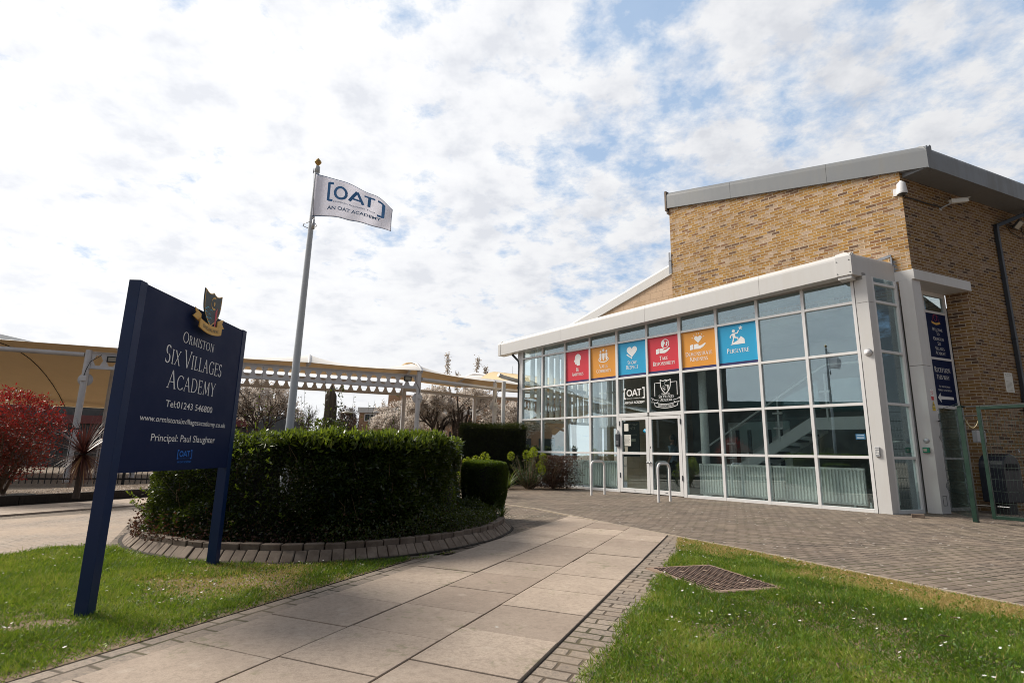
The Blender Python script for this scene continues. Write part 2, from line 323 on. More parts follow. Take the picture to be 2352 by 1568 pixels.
def fabric_mat(name, col, tcol, amt):
    m, t, b, o = newmat(name); co = obj_co(t)
    n = t.noise(co, 1.2, 5, .6)
    c = t.mix(t.maprange(n, .4, .75, 0, .3), (*col, 1), (*tuple(v*.7 for v in col), 1)); c = t.mix(t.math('MULTIPLY', t.maprange(t.noise(t.scale(co, (1, 1, 4)), 2.5, 6, .7), .52, .72), .22), c, (.34, .32, .20, 1))
    t.L.new(c, b.inputs['Base Color']); b.inputs['Roughness'].default_value = .8
    tr = t.n('ShaderNodeBsdfTranslucent'); tr.inputs[0].default_value = (*tcol, 1)
    mx = t.n('ShaderNodeMixShader'); mx.inputs[0].default_value = amt
    t.L.new(b.outputs[0], mx.inputs[1]); t.L.new(tr.outputs[0], mx.inputs[2]); t.L.new(mx.outputs[0], o.inputs[0])
fabric_mat('membrane', (.84, .72, .54), (.92, .74, .48), .58)
fabric_mat('membrane_top', (.82, .80, .78), (.6, .5, .4), .1)
fabric_mat('flag_cloth', (.88, .88, .92), (.92, .92, .98), .62)

# ------------------------------------------------------------------ geometry helpers
class MB:
    """collects polygons; points given in the current frame xf (to world)"""
    def __init__(s, xf=None): s.v = []; s.f = []; s.xf = xf or Matrix(); s.uv = []; s.sm = []
    def add(s, vs, fs, smooth=False):
        b = len(s.v); s.v += [s.xf @ Vector(q) for q in vs]
        loc = [Vector(q) for q in vs]
        for f in fs:
            s.f.append([b+i for i in f]); s.sm.append(smooth)
            # uv in metres from the frame's own axes
            n = Vector((0, 0, 0))
            for i in range(len(f)):
                a, c = loc[f[i]], loc[f[(i+1) % len(f)]]
                n += Vector(((a.y-c.y)*(a.z+c.z), (a.z-c.z)*(a.x+c.x), (a.x-c.x)*(a.y+c.y)))
            if n.length > 0: n.normalize()
            if abs(n.z) > .8: s.uv.append([(loc[i].x, loc[i].y) for i in f])
            else:
                tg = Vector((-n.y, n.x, 0));
                if tg.length < 1e-6: tg = Vector((1, 0, 0))
                tg.normalize(); s.uv.append([(loc[i].dot(tg), loc[i].z) for i in f])
        return s
    def box(s, a, b):
        (x0, y0, z0), (x1, y1, z1) = a, b
        x0, x1 = sorted((x0, x1)); y0, y1 = sorted((y0, y1)); z0, z1 = sorted((z0, z1))
        return s.add([(x0,y0,z0),(x1,y0,z0),(x1,y1,z0),(x0,y1,z0),(x0,y0,z1),(x1,y0,z1),(x1,y1,z1),(x0,y1,z1)],
                     [(0,3,2,1),(4,5,6,7),(0,1,5,4),(1,2,6,5),(2,3,7,6),(3,0,4,7)])
    def obox(s, c, ax, ay, az):
        """oriented box: centre, three half-axis vectors"""
        c, ax, ay, az = map(Vector, (c, ax, ay, az)); P = [c+i*ax+j*ay+k*az for k in (-1, 1) for j in (-1, 1) for i in (-1, 1)]
        return s.add([tuple(q) for q in P], [(0,2,3,1),(4,5,7,6),(0,1,5,4),(1,3,7,5),(3,2,6,7),(2,0,4,6)])
    def prism(s, poly, z0, z1):
        """poly: list of (x,y) counter-clockwise, between heights z0, z1 (numbers or per-vertex lists)"""
        n = len(poly); Z0 = z0 if hasattr(z0, '__len__') else [z0]*n; Z1 = z1 if hasattr(z1, '__len__') else [z1]*n
        vs = [(x, y, Z0[i]) for i, (x, y) in enumerate(poly)]+[(x, y, Z1[i]) for i, (x, y) in enumerate(poly)]
        return s.add(vs, [tuple(range(n))[::-1], tuple(range(n, 2*n))]+[(i, (i+1) % n, n+(i+1) % n, n+i) for i in range(n)])
    def ext(s, prof, o, U, V, D):
        """profile of (u,v) points in the plane o+u*U+v*V, extruded by vector D"""
        o, U, V, D = map(Vector, (o, U, V, D)); n = len(prof)
        a = [tuple(o+U*u+V*v) for u, v in prof]; b = [tuple(Vector(q)+D) for q in a]
        return s.add(a+b, [tuple(range(n))[::-1], tuple(range(n, 2*n))]+[(i, (i+1) % n, n+(i+1) % n, n+i) for i in range(n)])
    def tube(s, pts, r, seg=10, caps=True):
        pts = [Vector(q) for q in pts]; n = len(pts); R = r if hasattr(r, '__len__') else [r]*n
        rings = []; up = None
        for i, q in enumerate(pts):
            d = (pts[min(i+1, n-1)]-pts[max(i-1, 0)]).normalized()
            if up is None:
                up = Vector((0, 0, 1)) if abs(d.z) < .9 else Vector((1, 0, 0))
            a = d.cross(up)
            if a.length < 1e-5: a = d.cross(Vector((.3, 1, .2)))
            a.normalize(); b2 = a.cross(d).normalized(); up = b2
            rings += [tuple(q+a*math.cos(2*PI*k/seg)*R[i]+b2*math.sin(2*PI*k/seg)*R[i]) for k in range(seg)]
        fs = [(i*seg+k, i*seg+(k+1) % seg, (i+1)*seg+(k+1) % seg, (i+1)*seg+k) for i in range(n-1) for k in range(seg)]
        s.add(rings, fs, True)
        if caps:
            s.add(rings[:seg], [tuple(range(seg))[::-1]]); s.add(rings[-seg:], [tuple(range(seg))])
        return s
    def lathe(s, prof, c, seg=20, axis=None):
        c = Vector(c); ax = Vector(axis or (0, 0, 1)).normalized()
        a = ax.orthogonal().normalized(); b2 = ax.cross(a)
        vs = []
        for rr, h in prof:
            vs += [tuple(c+ax*h+a*math.cos(2*PI*k/seg)*rr+b2*math.sin(2*PI*k/seg)*rr) for k in range(seg)]
        fs = [(i*seg+k, i*seg+(k+1) % seg, (i+1)*seg+(k+1) % seg, (i+1)*seg+k) for i in range(len(prof)-1) for k in range(seg)]
        return s.add(vs, fs, True)
    def grid(s, fn, nu, nv, smooth=True, close=False):
        vs = [tuple(fn(i/nu, j/nv)) for j in range(nv+1) for i in range(nu+1)]
        return s.add(vs, [(j*(nu+1)+i, j*(nu+1)+i+1, (j+1)*(nu+1)+i+1, (j+1)*(nu+1)+i) for j in range(nv) for i in range(nu)], smooth)
    def build(s, name, mat, parent=None, bevel=0, attr=None):
        me = bpy.data.meshes.new(name); inv = parent_world(parent).inverted() if parent else Matrix()
        me.from_pydata([inv @ q for q in s.v], [], s.f)
        ul = me.uv_layers.new(name='uv'); k = 0; flatuv = [c for f in s.uv for q in f for c in q]
        ul.data.foreach_set('uv', flatuv)
        me.polygons.foreach_set('use_smooth', s.sm)
        me.materials.append(MATS[mat] if isinstance(mat, str) else mat)
        o = bpy.data.objects.new(name, me); C.objects.link(o)
        if parent: o.parent = parent
        if bevel:
            bv = o.modifiers.new('bevel', 'BEVEL'); bv.width = bevel; bv.segments = 2; bv.limit_method = 'ANGLE'; bv.angle_limit = rad(40)
        if attr is not None:
            a = me.attributes.new('rnd', 'FLOAT', 'POINT'); a.data.foreach_set('value', attr)
        return o
PW = {}
def parent_world(o):
    if o.name in PW: return PW[o.name]
    m = Matrix.LocRotScale(o.location, o.rotation_euler, None)
    if o.parent: m = parent_world(o.parent) @ m
    return m
def thing(name, label, cat, loc=(0, 0, 0), rotz=0, group=None):
    o = bpy.data.objects.new(name, None); C.objects.link(o); o.empty_display_size = .2
    o.location = loc; o.rotation_euler = (0, 0, rotz); PW[o.name] = Matrix.LocRotScale(Vector(loc), o.rotation_euler, None)
    o['label'] = label; o['category'] = cat
    if group: o['group'] = group
    return o
def tag(o, label, cat, group=None, kind=None):
    o['label'] = label; o['category'] = cat
    if group: o['group'] = group
    if kind: o['kind'] = kind
    return o
def struct(o): o['kind'] = 'structure'; return o
def recentre(o, p):
    """move a single-mesh thing's origin to its base point"""
    p = Vector(p); o.data.transform(Matrix.Translation(-p)); o.location = p; return o

def npmesh(name, V, k, mat, rnd=None, parent=None, smooth=False):
    """V: (n,k,3) world-space polygons of k corners each"""
    n = V.shape[0]; me = bpy.data.meshes.new(name)
    if parent is not None:
        inv = np.array(parent_world(parent).inverted()); V = V @ inv[:3, :3].T+inv[:3, 3]
    me.vertices.add(n*k); me.loops.add(n*k); me.polygons.add(n)
    me.vertices.foreach_set('co', V.reshape(-1).astype(np.float32))
    me.loops.foreach_set('vertex_index', np.arange(n*k, dtype=np.int32))
    me.polygons.foreach_set('loop_start', np.arange(0, n*k, k, dtype=np.int32)); me.polygons.foreach_set('loop_total', np.full(n, k, np.int32))
    if smooth: me.polygons.foreach_set('use_smooth', np.ones(n, bool))
    me.update(calc_edges=True)
    if rnd is not None:
        a = me.attributes.new('rnd', 'FLOAT', 'POINT'); a.data.foreach_set('value', np.repeat(rnd, k).astype(np.float32))
    me.materials.append(MATS[mat]); o = bpy.data.objects.new(name, me); C.objects.link(o)
    if parent is not None: o.parent = parent
    return o
def unit(a): return a/np.maximum(np.linalg.norm(a, axis=-1, keepdims=True), 1e-9)
def leaves(P, N, L, W, jitter=.8, droop=0, fold=.0):
    """leaf quads (base, side, tip, side) at points P leaning along directions N"""
    n = len(P); d = unit(N+rng.normal(0, jitter, (n, 3)))
    if droop: d[:, 2] -= droop; d = unit(d)
    s = unit(np.cross(d, rng.normal(0, 1, (n, 3))))
    L = np.broadcast_to(L, n)[:, None]*rng.uniform(.65, 1.3, (n, 1)); W = np.broadcast_to(W, n)[:, None]*rng.uniform(.7, 1.2, (n, 1))
    return np.stack([P, P+d*L*.5+s*W*.5, P+d*L, P+d*L*.5-s*W*.5], 1)
def blades(P, D, L, W, bend=.4):
    """grass-like triangles"""
    n = len(P); s = unit(np.cross(D, rng.normal(0, 1, (n, 3))))
    return np.stack([P-s*W[:, None]*.5, P+s*W[:, None]*.5, P+D*L[:, None]], 1)
def inpoly(pts, poly):
    x, y = pts[:, 0], pts[:, 1]; ins = np.zeros(len(pts), bool); n = len(poly)
    for i in range(n):
        x1, y1 = poly[i]; x2, y2 = poly[(i+1) % n]
        c = ((y1 > y) != (y2 > y)) & (x < (x2-x1)*(y-y1)/(y2-y1+1e-12)+x1); ins ^= c
    return ins
def vnoise(p, s, seed=0):
    """cheap value noise for numpy points (n,2)"""
    q = p*s+seed*17.3; i = np.floor(q).astype(int); f = q-i; f = f*f*(3-2*f)
    def h(a, b): v = np.sin(a*127.1+b*311.7+seed*3.3)*43758.5453; return v-np.floor(v)
    return (h(i[:, 0], i[:, 1])*(1-f[:, 0])+h(i[:, 0]+1, i[:, 1])*f[:, 0])*(1-f[:, 1])+(h(i[:, 0], i[:, 1]+1)*(1-f[:, 0])+h(i[:, 0]+1, i[:, 1]+1)*f[:, 0])*f[:, 1]

# --- lettering: serif capitals made of strokes (height 1), drawn as flat strips
def arc(cx, cy, rx, ry, a0, a1, w0, w1, n=14):
    P = []
    for i in range(n+1):
        a = rad(a0+(a1-a0)*i/n); P.append((cx+rx*math.cos(a), cy+ry*math.sin(a)))
    W = [w1+(w0-w1)*abs(math.cos(rad(a0+(a1-a0)*i/n))) for i in range(n+1)]
    return ('s', P, W)
def ln(x0, y0, x1, y1, w): return ('s', [(x0, y0), (x1, y1)], [w, w])
def sf(x, y, h=.13): return ('s', [(x-h, y+(.02 if y < .5 else -.02)), (x+h, y+(.02 if y < .5 else -.02))], [.04, .04])
K, k_ = .115, .06
GL = {
 'A': (.82, [ln(.08, 0, .41, 1, k_), ln(.41, 1, .74, 0, K), ln(.2, .36, .62, .36, .05), sf(.08, 0, .1), sf(.74, 0, .1)]),
 'B': (.64, [ln(.14, 0, .14, 1, K), arc(.3, .755, .2, .22, -90, 90, K, .05), arc(.3, .27, .26, .25, -90, 90, K, .05), ln(.1, .975, .32, .975, .05), ln(.1, .53, .32, .53, .05), ln(.1, .025, .32, .025, .05)]),
 'C': (.82, [arc(.46, .5, .38, .48, 42, 318, K, .05), ln(.75, .97, .75, .76, .04), ln(.75, .22, .75, .05, .04)]),
 'D': (.86, [ln(.14, 0, .14, 1, K), arc(.34, .5, .42, .475, -90, 90, K, .05), ln(.05, .975, .36, .975, .05), ln(.05, .025, .36, .025, .05)]),
 'E': (.60, [ln(.14, 0, .14, 1, K), ln(.05, .975, .5, .975, .05), ln(.14, .52, .44, .52, .05), ln(.05, .025, .53, .025, .05), ln(.5, 1, .5, .84, .04), ln(.53, 0, .55, .18, .04), ln(.44, .6, .44, .44, .04)]),
 'F': (.56, [ln(.14, 0, .14, 1, K), ln(.05, .975, .5, .975, .05), ln(.14, .52, .42, .52, .05), ln(.5, 1, .5, .84, .04), sf(.14, 0)]),
 'G': (.86, [arc(.46, .5, .38, .48, 42, 300, K, .05), ln(.74, .97, .74, .77, .04), ln(.74, .42, .74, .06, K), sf(.72, .46, .13)]),
 'H': (.88, [ln(.16, 0, .16, 1, K), ln(.72, 0, .72, 1, K), ln(.16, .52, .72, .52, .05), sf(.16, 0), sf(.16, 1), sf(.72, 0), sf(.72, 1)]),
 'I': (.34, [ln(.17, 0, .17, 1, K), sf(.17, 0), sf(.17, 1)]),
 'K': (.76, [ln(.15, 0, .15, 1, K), ln(.2, .5, .6, 1, k_), ln(.26, .56, .68, 0, K), sf(.15, 0), sf(.15, 1), sf(.6, 1, .1), sf(.68, 0, .1)]),
 'L': (.58, [ln(.15, 0, .15, 1, K), sf(.15, 1), ln(.05, .025, .52, .025, .05), ln(.52, 0, .54, .18, .04)]),
 'M': (1.0, [ln(.14, 0, .2, 1, k_), ln(.2, 1, .5, .1, K), ln(.5, .1, .8, 1, k_), ln(.8, 1, .87, 0, K), sf(.14, 0, .1), sf(.87, 0, .12)]),
 'N': (.88, [ln(.15, 0, .15, 1, k_), ln(.15, 1, .73, 0, K), ln(.73, 0, .73, 1, k_), sf(.15, 0, .1), sf(.11, 1, .09), sf(.73, 1, .1)]),
 'O': (.94, [arc(.47, .5, .39, .48, 0, 360, K, .05, 28)]),
 'P': (.60, [ln(.15, 0, .15, 1, K), arc(.3, .73, .22, .245, -90, 90, K, .05), ln(.06, .975, .32, .975, .05), ln(.14, .485, .32, .485, .05), sf(.15, 0)]),
 'R': (.70, [ln(.15, 0, .15, 1, K), arc(.3, .745, .2, .23, -90, 90, K, .05), ln(.06, .975, .32, .975, .05), ln(.14, .515, .32, .515, .05), ln(.3, .5, .64, 0, K), sf(.15, 0), sf(.66, 0, .08)]),
 'S': (.56, [arc(.28, .745, .185, .23, 35, 255, K, .06), arc(.27, .265, .205, .245, 75, -145, K, .06), ln(.455, .95, .455, .8, .04), ln(.07, .22, .07, .05, .04)]),
 'T': (.70, [ln(.35, 0, .35, 1, K), ln(.05, .975, .65, .975, .05), ln(.05, 1, .05, .84, .04), ln(.65, 1, .65, .84, .04), sf(.35, 0)]),
 'U': (.82, [ln(.15, .3, .15, 1, K), ln(.68, .3, .68, 1, k_), arc(.415, .3, .265, .28, 180, 360, .09, .06), sf(.15, 1), sf(.68, 1, .1)]),
 'V': (.80, [ln(.08, 1, .42, 0, K), ln(.42, 0, .73, 1, k_), sf(.08, 1, .1), sf(.73, 1, .1)]),
 'W': (1.16, [ln(.08, 1, .34, 0, K), ln(.34, 0, .58, .95, k_), ln(.58, .95, .82, 0, K), ln(.82, 0, 1.08, 1, k_), sf(.08, 1, .1), sf(1.08, 1, .1), sf(.58, .96, .08)]),
 'X': (.76, [ln(.1, 1, .66, 0, K), ln(.1, 0, .66, 1, k_), sf(.1, 0, .1), sf(.1, 1, .1), sf(.66, 0, .1), sf(.66, 1, .1)]),
 'Y': (.72, [ln(.36, 0, .36, .46, K), ln(.07, 1, .36, .46, K), ln(.36, .46, .66, 1, k_), sf(.36, 0), sf(.07, 1, .09), sf(.66, 1, .09)]),
}
class Plane:
    """a drawing plane: o origin, U right, V up, N towards the viewer (unit vectors), warp optional"""
    def __init__(s, o, U, V, N=None, warp=None):
        s.o, s.U, s.V = Vector(o), Vector(U).normalized(), Vector(V).normalized()
        s.N = Vector(N).normalized() if N else s.U.cross(s.V).normalized(); s.warp = warp; s.k = 0
    def pt(s, x, y, h): return s.warp(x, y, h) if s.warp else s.o+s.U*x+s.V*y+s.N*h
def poly2(mb, pl, pts, h):
    if abs(sum(pts[i][0]*pts[(i+1) % len(pts)][1]-pts[(i+1) % len(pts)][0]*pts[i][1] for i in range(len(pts)))) < 1e-12: return
    if sum(pts[i][0]*pts[(i+1) % len(pts)][1]-pts[(i+1) % len(pts)][0]*pts[i][1] for i in range(len(pts))) < 0: pts = pts[::-1]
    mb.add([tuple(pl.pt(x, y, h)) for x, y in pts], [tuple(range(len(pts)))])
def strip2(mb, pl, P, W, h):
    n = len(P); closed = (abs(P[0][0]-P[-1][0])+abs(P[0][1]-P[-1][1])) < 1e-6
    vs = []
    for i, (x, y) in enumerate(P):
        a = P[i-1] if i else (P[-2] if closed else P[0]); b = P[i+1] if i < n-1 else (P[1] if closed else P[-1])
        dx, dy = b[0]-a[0], b[1]-a[1]; l = math.hypot(dx, dy) or 1; nx, ny = -dy/l, dx/l; w_ = W[i]/2
        vs += [tuple(pl.pt(x-nx*w_, y-ny*w_, h)), tuple(pl.pt(x+nx*w_, y+ny*w_, h))]
    mb.add(vs, [(2*i, 2*i+2, 2*i+3, 2*i+1) for i in range(n-1)])
def serif(mb, pl, text, cx, y, size, small=.80, sx=1.0, gap=.06, h=.002, bold=1.0, path=None):
    """small-caps text centred on cx, baseline y; optional path(x)->(x,y) bends the baseline"""
    items = []; x = 0
    for ch in text:
        if ch == ' ': x += .32*size*sx; continue
        sc = size*(1 if ch.isupper() else small); adv, st = GL[ch.upper()]
        items.append((x, sc, st)); x += (adv*sc+gap*size)*sx
    x0 = cx-(x-gap*size*sx)/2; k = 0
    for ox, sc, st in items:
        for _, P, W in st:
            k += 1; Q = [(x0+ox+px*sc*sx, y+py*sc) for px, py in P]
            if path: Q = [path(a, b) for a, b in Q]
            strip2(mb, pl, Q, [w_*sc*bold for w_ in W], h+(k % 9)*.00012)
def sans(mb, pl, text, x0, x1, y, size, h=.002, bold=0, path=None, align=None):
    """built-in font text between x0 and x1 (cap height = size)"""
    cu = bpy.data.curves.new('txt', 'FONT'); cu.body = text; cu.size = 1; cu.resolution_u = 3; cu.offset = bold; cu.fill_mode = 'FRONT'
    ob = bpy.data.objects.new('txt', cu); me = bpy.data.meshes.new_from_object(ob)
    V = [v.co.copy() for v in me.vertices]; xs = [v.x for v in V]; a, b = min(xs), max(xs)
    cap = .73; sx = (x1-x0)/(b-a) if x1 is not None else size/cap
    Q = [((v.x-a)*sx+x0, v.y*size/cap+y) for v in V]
    if align == 'c': Q = [(q[0]-(b-a)*sx/2, q[1]) for q in Q]
    if path: Q = [path(*q) for q in Q]
    mb.add([tuple(pl.pt(q[0], q[1], h)) for q in Q], [tuple(pp.vertices) for pp in me.polygons])
    bpy.data.objects.remove(ob); bpy.data.meshes.remove(me); bpy.data.curves.remove(cu)
def disc2(mb, pl, cx, cy, rx, ry=None, h=.002, n=20, a0=0, a1=360):
    ry = ry or rx; poly2(mb, pl, [(cx+rx*math.cos(rad(a0+(a1-a0)*i/n)), cy+ry*math.sin(rad(a0+(a1-a0)*i/n))) for i in range(n if a1-a0 == 360 else n+1)], h)
def quad2(mb, pl, x0, y0, x1, y1, h=.002): poly2(mb, pl, [(x0, y0), (x1, y0), (x1, y1), (x0, y1)], h)
def line2(mb, pl, P, w_, h=.002): strip2(mb, pl, P, [w_]*len(P), h)
def oat_logo(mb, pl, x0, x1, y0, y1, h=.002, sub=True, mb2=None):
    """bracketed OAT mark filling the box, small line inside the foot of the brackets"""
    W = x1-x0; H = y1-y0; bw = W*.045; ft = W*.105
    for xa, sgn in ((x0, 1), (x1, -1)):
        poly2(mb, pl, [(xa, y0), (xa+sgn*ft, y0), (xa+sgn*ft, y0+bw*1.2), (xa+sgn*bw, y0+bw*1.2), (xa+sgn*bw, y1-bw*1.2), (xa+sgn*ft, y1-bw*1.2), (xa+sgn*ft, y1), (xa, y1)], h)
    cy0 = y0+H*.26; ch = H*.60; cw = W*.72/3; xs = x0+W*.135
    R_ = cw*.56; strip2(mb, pl, *zip(*[((xs+R_+R_*.82*math.cos(2*PI*i/28), cy0+ch/2+ch*.43*math.sin(2*PI*i/28)), W*.05) for i in range(29)]), h)
    ax = xs+cw*1.14; aw = cw*1.02
    line2(mb, pl, [(ax+.04*aw, cy0), (ax+aw*.5, cy0+ch)], W*.05, h+.0001); line2(mb, pl, [(ax+aw*.5, cy0+ch), (ax+aw*.96, cy0)], W*.05, h+.0002)
    line2(mb, pl, [(ax+aw*.26, cy0+ch*.32), (ax+aw*.74, cy0+ch*.32)], W*.04, h+.0003)
    tx = xs+cw*2.12; tw = cw*.84
    line2(mb, pl, [(tx, cy0+ch*.95), (tx+tw, cy0+ch*.95)], W*.045, h+.0001); line2(mb, pl, [(tx+tw/2, cy0), (tx+tw/2, cy0+ch*.92)], W*.05, h+.0002)
    if sub: sans(mb2 or mb, pl, 'Ormiston Academies Trust', x0+W*.135, x1-W*.12, y0+H*.02, H*.10, h)
# FLUSH
# ================================================================== GROUND
PD = Vector((math.sin(rad(23)), math.cos(rad(23)), 0)); PN = Vector((PD.y, -PD.x, 0))   # path direction, rightwards normal
PL0 = Vector((-1.96, 2.72, 0))                                                     # a point on the path's left edge
def pth(s, w_, z=0): return PL0+PD*s+PN*w_+Vector((0, 0, z))
def sheet(name, poly, z, mat):
    m = MB(); m.add([(x, y, z) for x, y in poly], [tuple(range(len(poly)))]); return struct(m.build(name, mat))
g_ = MB(); g_.add([(-400, -60, -.012), (400, -60, -.012), (400, 900, -.012), (-400, 900, -.012)], [(0, 1, 2, 3)]); struct(g_.build('ground', 'ground_mat'))
EDGE = [(-1.6, 13.2), (-.9, 12.6), (-.18, 11.95), (.55, 11.0), (1.17, 9.83), (1.75, 8.62), (2.17, 7.86), (2.47, 7.3), (2.92, 6.45), (3.30, 5.62), (3.58, 5.0), (3.93, 4.3), (4.5, 3.2), (5.3, 1.6), (6.4, -.8), (8, -5)]
court = [(-1.6, 13.2), (-1.9, 16), (-1.2, 22), (-2.5, 30), (14, 30), (25, 12), (22, -5)]+[(8, -5)]+EDGE[::-1][1:-1]
sheet('paved_forecourt', court, 0.0, 'block_paving')
# block paving between planter and path, and beyond the dusty area
sheet('paved_strip', [(-6.3, 13.5), (-3.0, 13.6), (-1.6, 13.3), (-.9, 12.55), (-.18, 11.9), (.55, 10.95), (1.1, 9.75), tuple(pth(4.2, -.02)[:2]), (-1.3, 5.9), (-2.6, 5.2), (-4.3, 6.2), (-5.4, 8.2)], -.004, 'block_paving')
sheet('dusty_area', [(-20, -3), (-8.9, 5.0), (-6.66, 8.9), (-4.6, 13.8), (-3.2, 13.8), (-3.6, 5.7), (-4, 3), (-5, -3)], -.008, 'dusty_paving')
# concrete edging strip along the forecourt (half sunk)
ed = MB(); n = len(EDGE)
for i in range(n-1):
    a = Vector((*EDGE[i], 0)); b = Vector((*EDGE[i+1], 0)); d = (b-a).normalized(); nn = Vector((-d.y, d.x, 0))
    L_ = (b-a).length; k = max(1, round(L_/.9))
    for j in range(k):
        p0 = a+d*(L_*j/k+.002); p1 = a+d*(L_*(j+1)/k-.002); m_ = (p0+p1)/2
        ed.obox((m_.x, m_.y, -.02), d*((p1-p0).length/2), nn*.024, (0, 0, .032+.002*random.random()))
struct(ed.build('edging_strip', 'concrete_edge', bevel=.004))
# slab path: three columns, each slab its own block in the one surface
def slab_run(name, org, D, Nn, cols, s0, s1, sw, sl, shift, top=.0, clip=None, offs=(0, 0, 0, 0), jit=.002):
    m = MB(); att = []
    for c in range(cols):
        s = s0+offs[c % 4]
        while s < s1:
            w0 = c*sw+.005+random.uniform(0, jit); w1 = (c+1)*sw-.005-random.uniform(0, jit); a, b = s+.0048, s+sl-.0048
            q = [org+D*a+Nn*w0, org+D*a+Nn*w1, org+D*b+Nn*w1, org+D*b+Nn*w0]
            if clip:
                q2 = clip(q)
            else: q2 = q
            if q2 and len(q2) > 2:
                z = top+.016+random.uniform(-.0025, .0025); m.prism([(v.x, v.y) for v in q2][::-1] if False else [(v.x, v.y) for v in q2], -.03, z)
                att += [random.random()]*(2*len(q2))
            s += sl
    o = m.build(name, 'concrete_slab', bevel=.003, attr=att); return struct(o)
def clip_half(q, side):
    """Sutherland-Hodgman against the line through two points (keep left)"""
    (ax, ay), (bx, by) = side; outp = []
    def ins(v): return (bx-ax)*(v.y-ay)-(by-ay)*(v.x-ax)
    for i in range(len(q)):
        c, d = q[i], q[(i+1) % len(q)]; ic, id_ = ins(c), ins(d)
        if ic >= 0: outp.append(c)
        if (ic >= 0) != (id_ >= 0): outp.append(c+(d-c)*(ic/(ic-id_)))
    return outp
def path_clip(q):
    for side in (((2.14, 7.82), (1.72, 8.60)), ((1.72, 8.60), (1.10, 9.88))):
        if q: q = clip_half(q, side)
    return q
jb = MB(); jb.add([tuple(pth(-2.2, -.01, -.006+.003)), tuple(pth(-2.2, 1.86, -.003)), tuple(pth(5.35, 1.86, -.003)), tuple(pth(7.3, -.01, -.003))], [(0, 1, 2, 3)])
struct(jb.build('path_bedding', 'timber'))
slab_run('slab_path', PL0, PD, PN, 3, -2.3, 8.0, .612, .575, 0, clip=path_clip, offs=(0, .04, .3, 0))
# block borders beside the path
sheet('path_border', [tuple(pth(-2.5, -.24)[:2]), tuple(pth(-2.5, -.012)[:2]), tuple(pth(3.5, -.012)[:2]), tuple(pth(3.5, -.22)[:2])], .0035, 'left_border')
sheet('path_border', [tuple(pth(-2.5, 1.842)[:2]), tuple(pth(-2.5, 2.12)[:2]), tuple(pth(3.5, 2.12)[:2]), tuple(pth(4.9, 2.10)[:2]), (2.30, 7.63), (2.13, 7.92), tuple(pth(5.5, 1.842)[:2])], .0035, 'edge_paving')
# second slab path on the left, timber-edged bed behind it
Q0 = Vector((-6.99-1.35, 7.87+.0, 0))
TL0 = Vector((-8.50, 9.56, 0))
slab_run('slab_path', TL0-PD*9+PN*.12-Vector((0, 0, 0)), PD, PN, 2, 0, 17.2, .66, .9, 0, offs=(0, .45, 0, .45))
bed = [tuple((TL0-PD*9)[:2]), tuple((TL0+PD*4.6)[:2]), tuple((TL0+PD*4.6-PN*2.2)[:2]), tuple((TL0-PD*9-PN*1.6)[:2])]
bm_ = MB(); bm_.add([(*q, .13) for q in bed], [(0, 1, 2, 3)]); tag(bm_.build('mulch_bed', 'bed_soil'), '', ''); o = bpy.data.objects['mulch_bed']; del o['label']; del o['category']; struct(o)
# gravel yard behind the bed
sheet('gravel_yard', [tuple((TL0-PD*9-PN*1.6)[:2]), tuple((TL0+PD*4.6-PN*2.2)[:2]), tuple((TL0+PD*5.2)[:2]), (-4.5, 17), (-3, 40), (-60, 40), (-60, 2)], -.002, 'gravel')
te = MB()
for i in range(6):
    a = TL0-PD*9+PD*(2.3*i+.004); b = a+PD*2.29
    te.obox(((a+b)/2)+Vector((0, 0, .085)), PD*1.145, PN*.05, (0, 0, .09+random.uniform(-.004, .004)))
tag(recentre(te.build('timber_edging', 'timber', bevel=.008), TL0), 'dark timber sleepers edging the mulch bed by the red bush', 'edging')

# lawns: soil sheet, blades, daisies ---------------------------------
lawnL = [(-9.5, -1.5), (-6.9, 3.4), (-5.6, 4.95), (-4.81, 5.55), (-4.72, 5.95), (-4.46, 6.15), (-4.28, 6.14), (-4.12, 5.98)]+[(-2.37+2.44*math.cos(rad(a)), 7.80+2.44*math.sin(rad(a))) for a in range(222, 322, 6)]+[(-.60, 6.28), (-.80, 5.80)]
lawnL += [tuple(pth(s, -.25)[:2]) for s in (3.2, 2.4, 1.6, .8, 0, -.8, -1.6, -2.6)]
lawnR = [tuple(pth(s, 2.06+.03*math.sin(s*5))[:2]) for s in (-2.6, -1.6, -.8, 0, .8, 1.2, 1.6, 2.0, 2.4, 2.8, 3.2, 3.8, 4.4)]+[tuple(pth(4.85, 2.08)[:2])]+[(2.24, 7.55), (2.44, 7.25), (2.88, 6.42), (3.26, 5.58), (3.54, 4.97), (3.89, 4.27), (4.46, 3.17), (5.26, 1.57), (6.3, -.6), (2, -1.5)][::1]
sheet('lawn', lawnL, .002, 'lawn_soil'); sheet('lawn', lawnR, .002, 'lawn_soil')
cover = [(1.34, 5.46), (1.66, 4.57), (2.22, 4.80), (1.98, 5.73)]
def edge_d(p, poly):
    d = np.full(len(p), 9.)
    for i in range(len(poly)):
        a = np.array(poly[i]); b = np.array(poly[(i+1) % len(poly)]); ab = b-a; tt = np.clip(((p-a)@ab)/(ab@ab+1e-9), 0, 1)
        d = np.minimum(d, np.linalg.norm(p-(a+tt[:, None]*ab), axis=1))
    return d
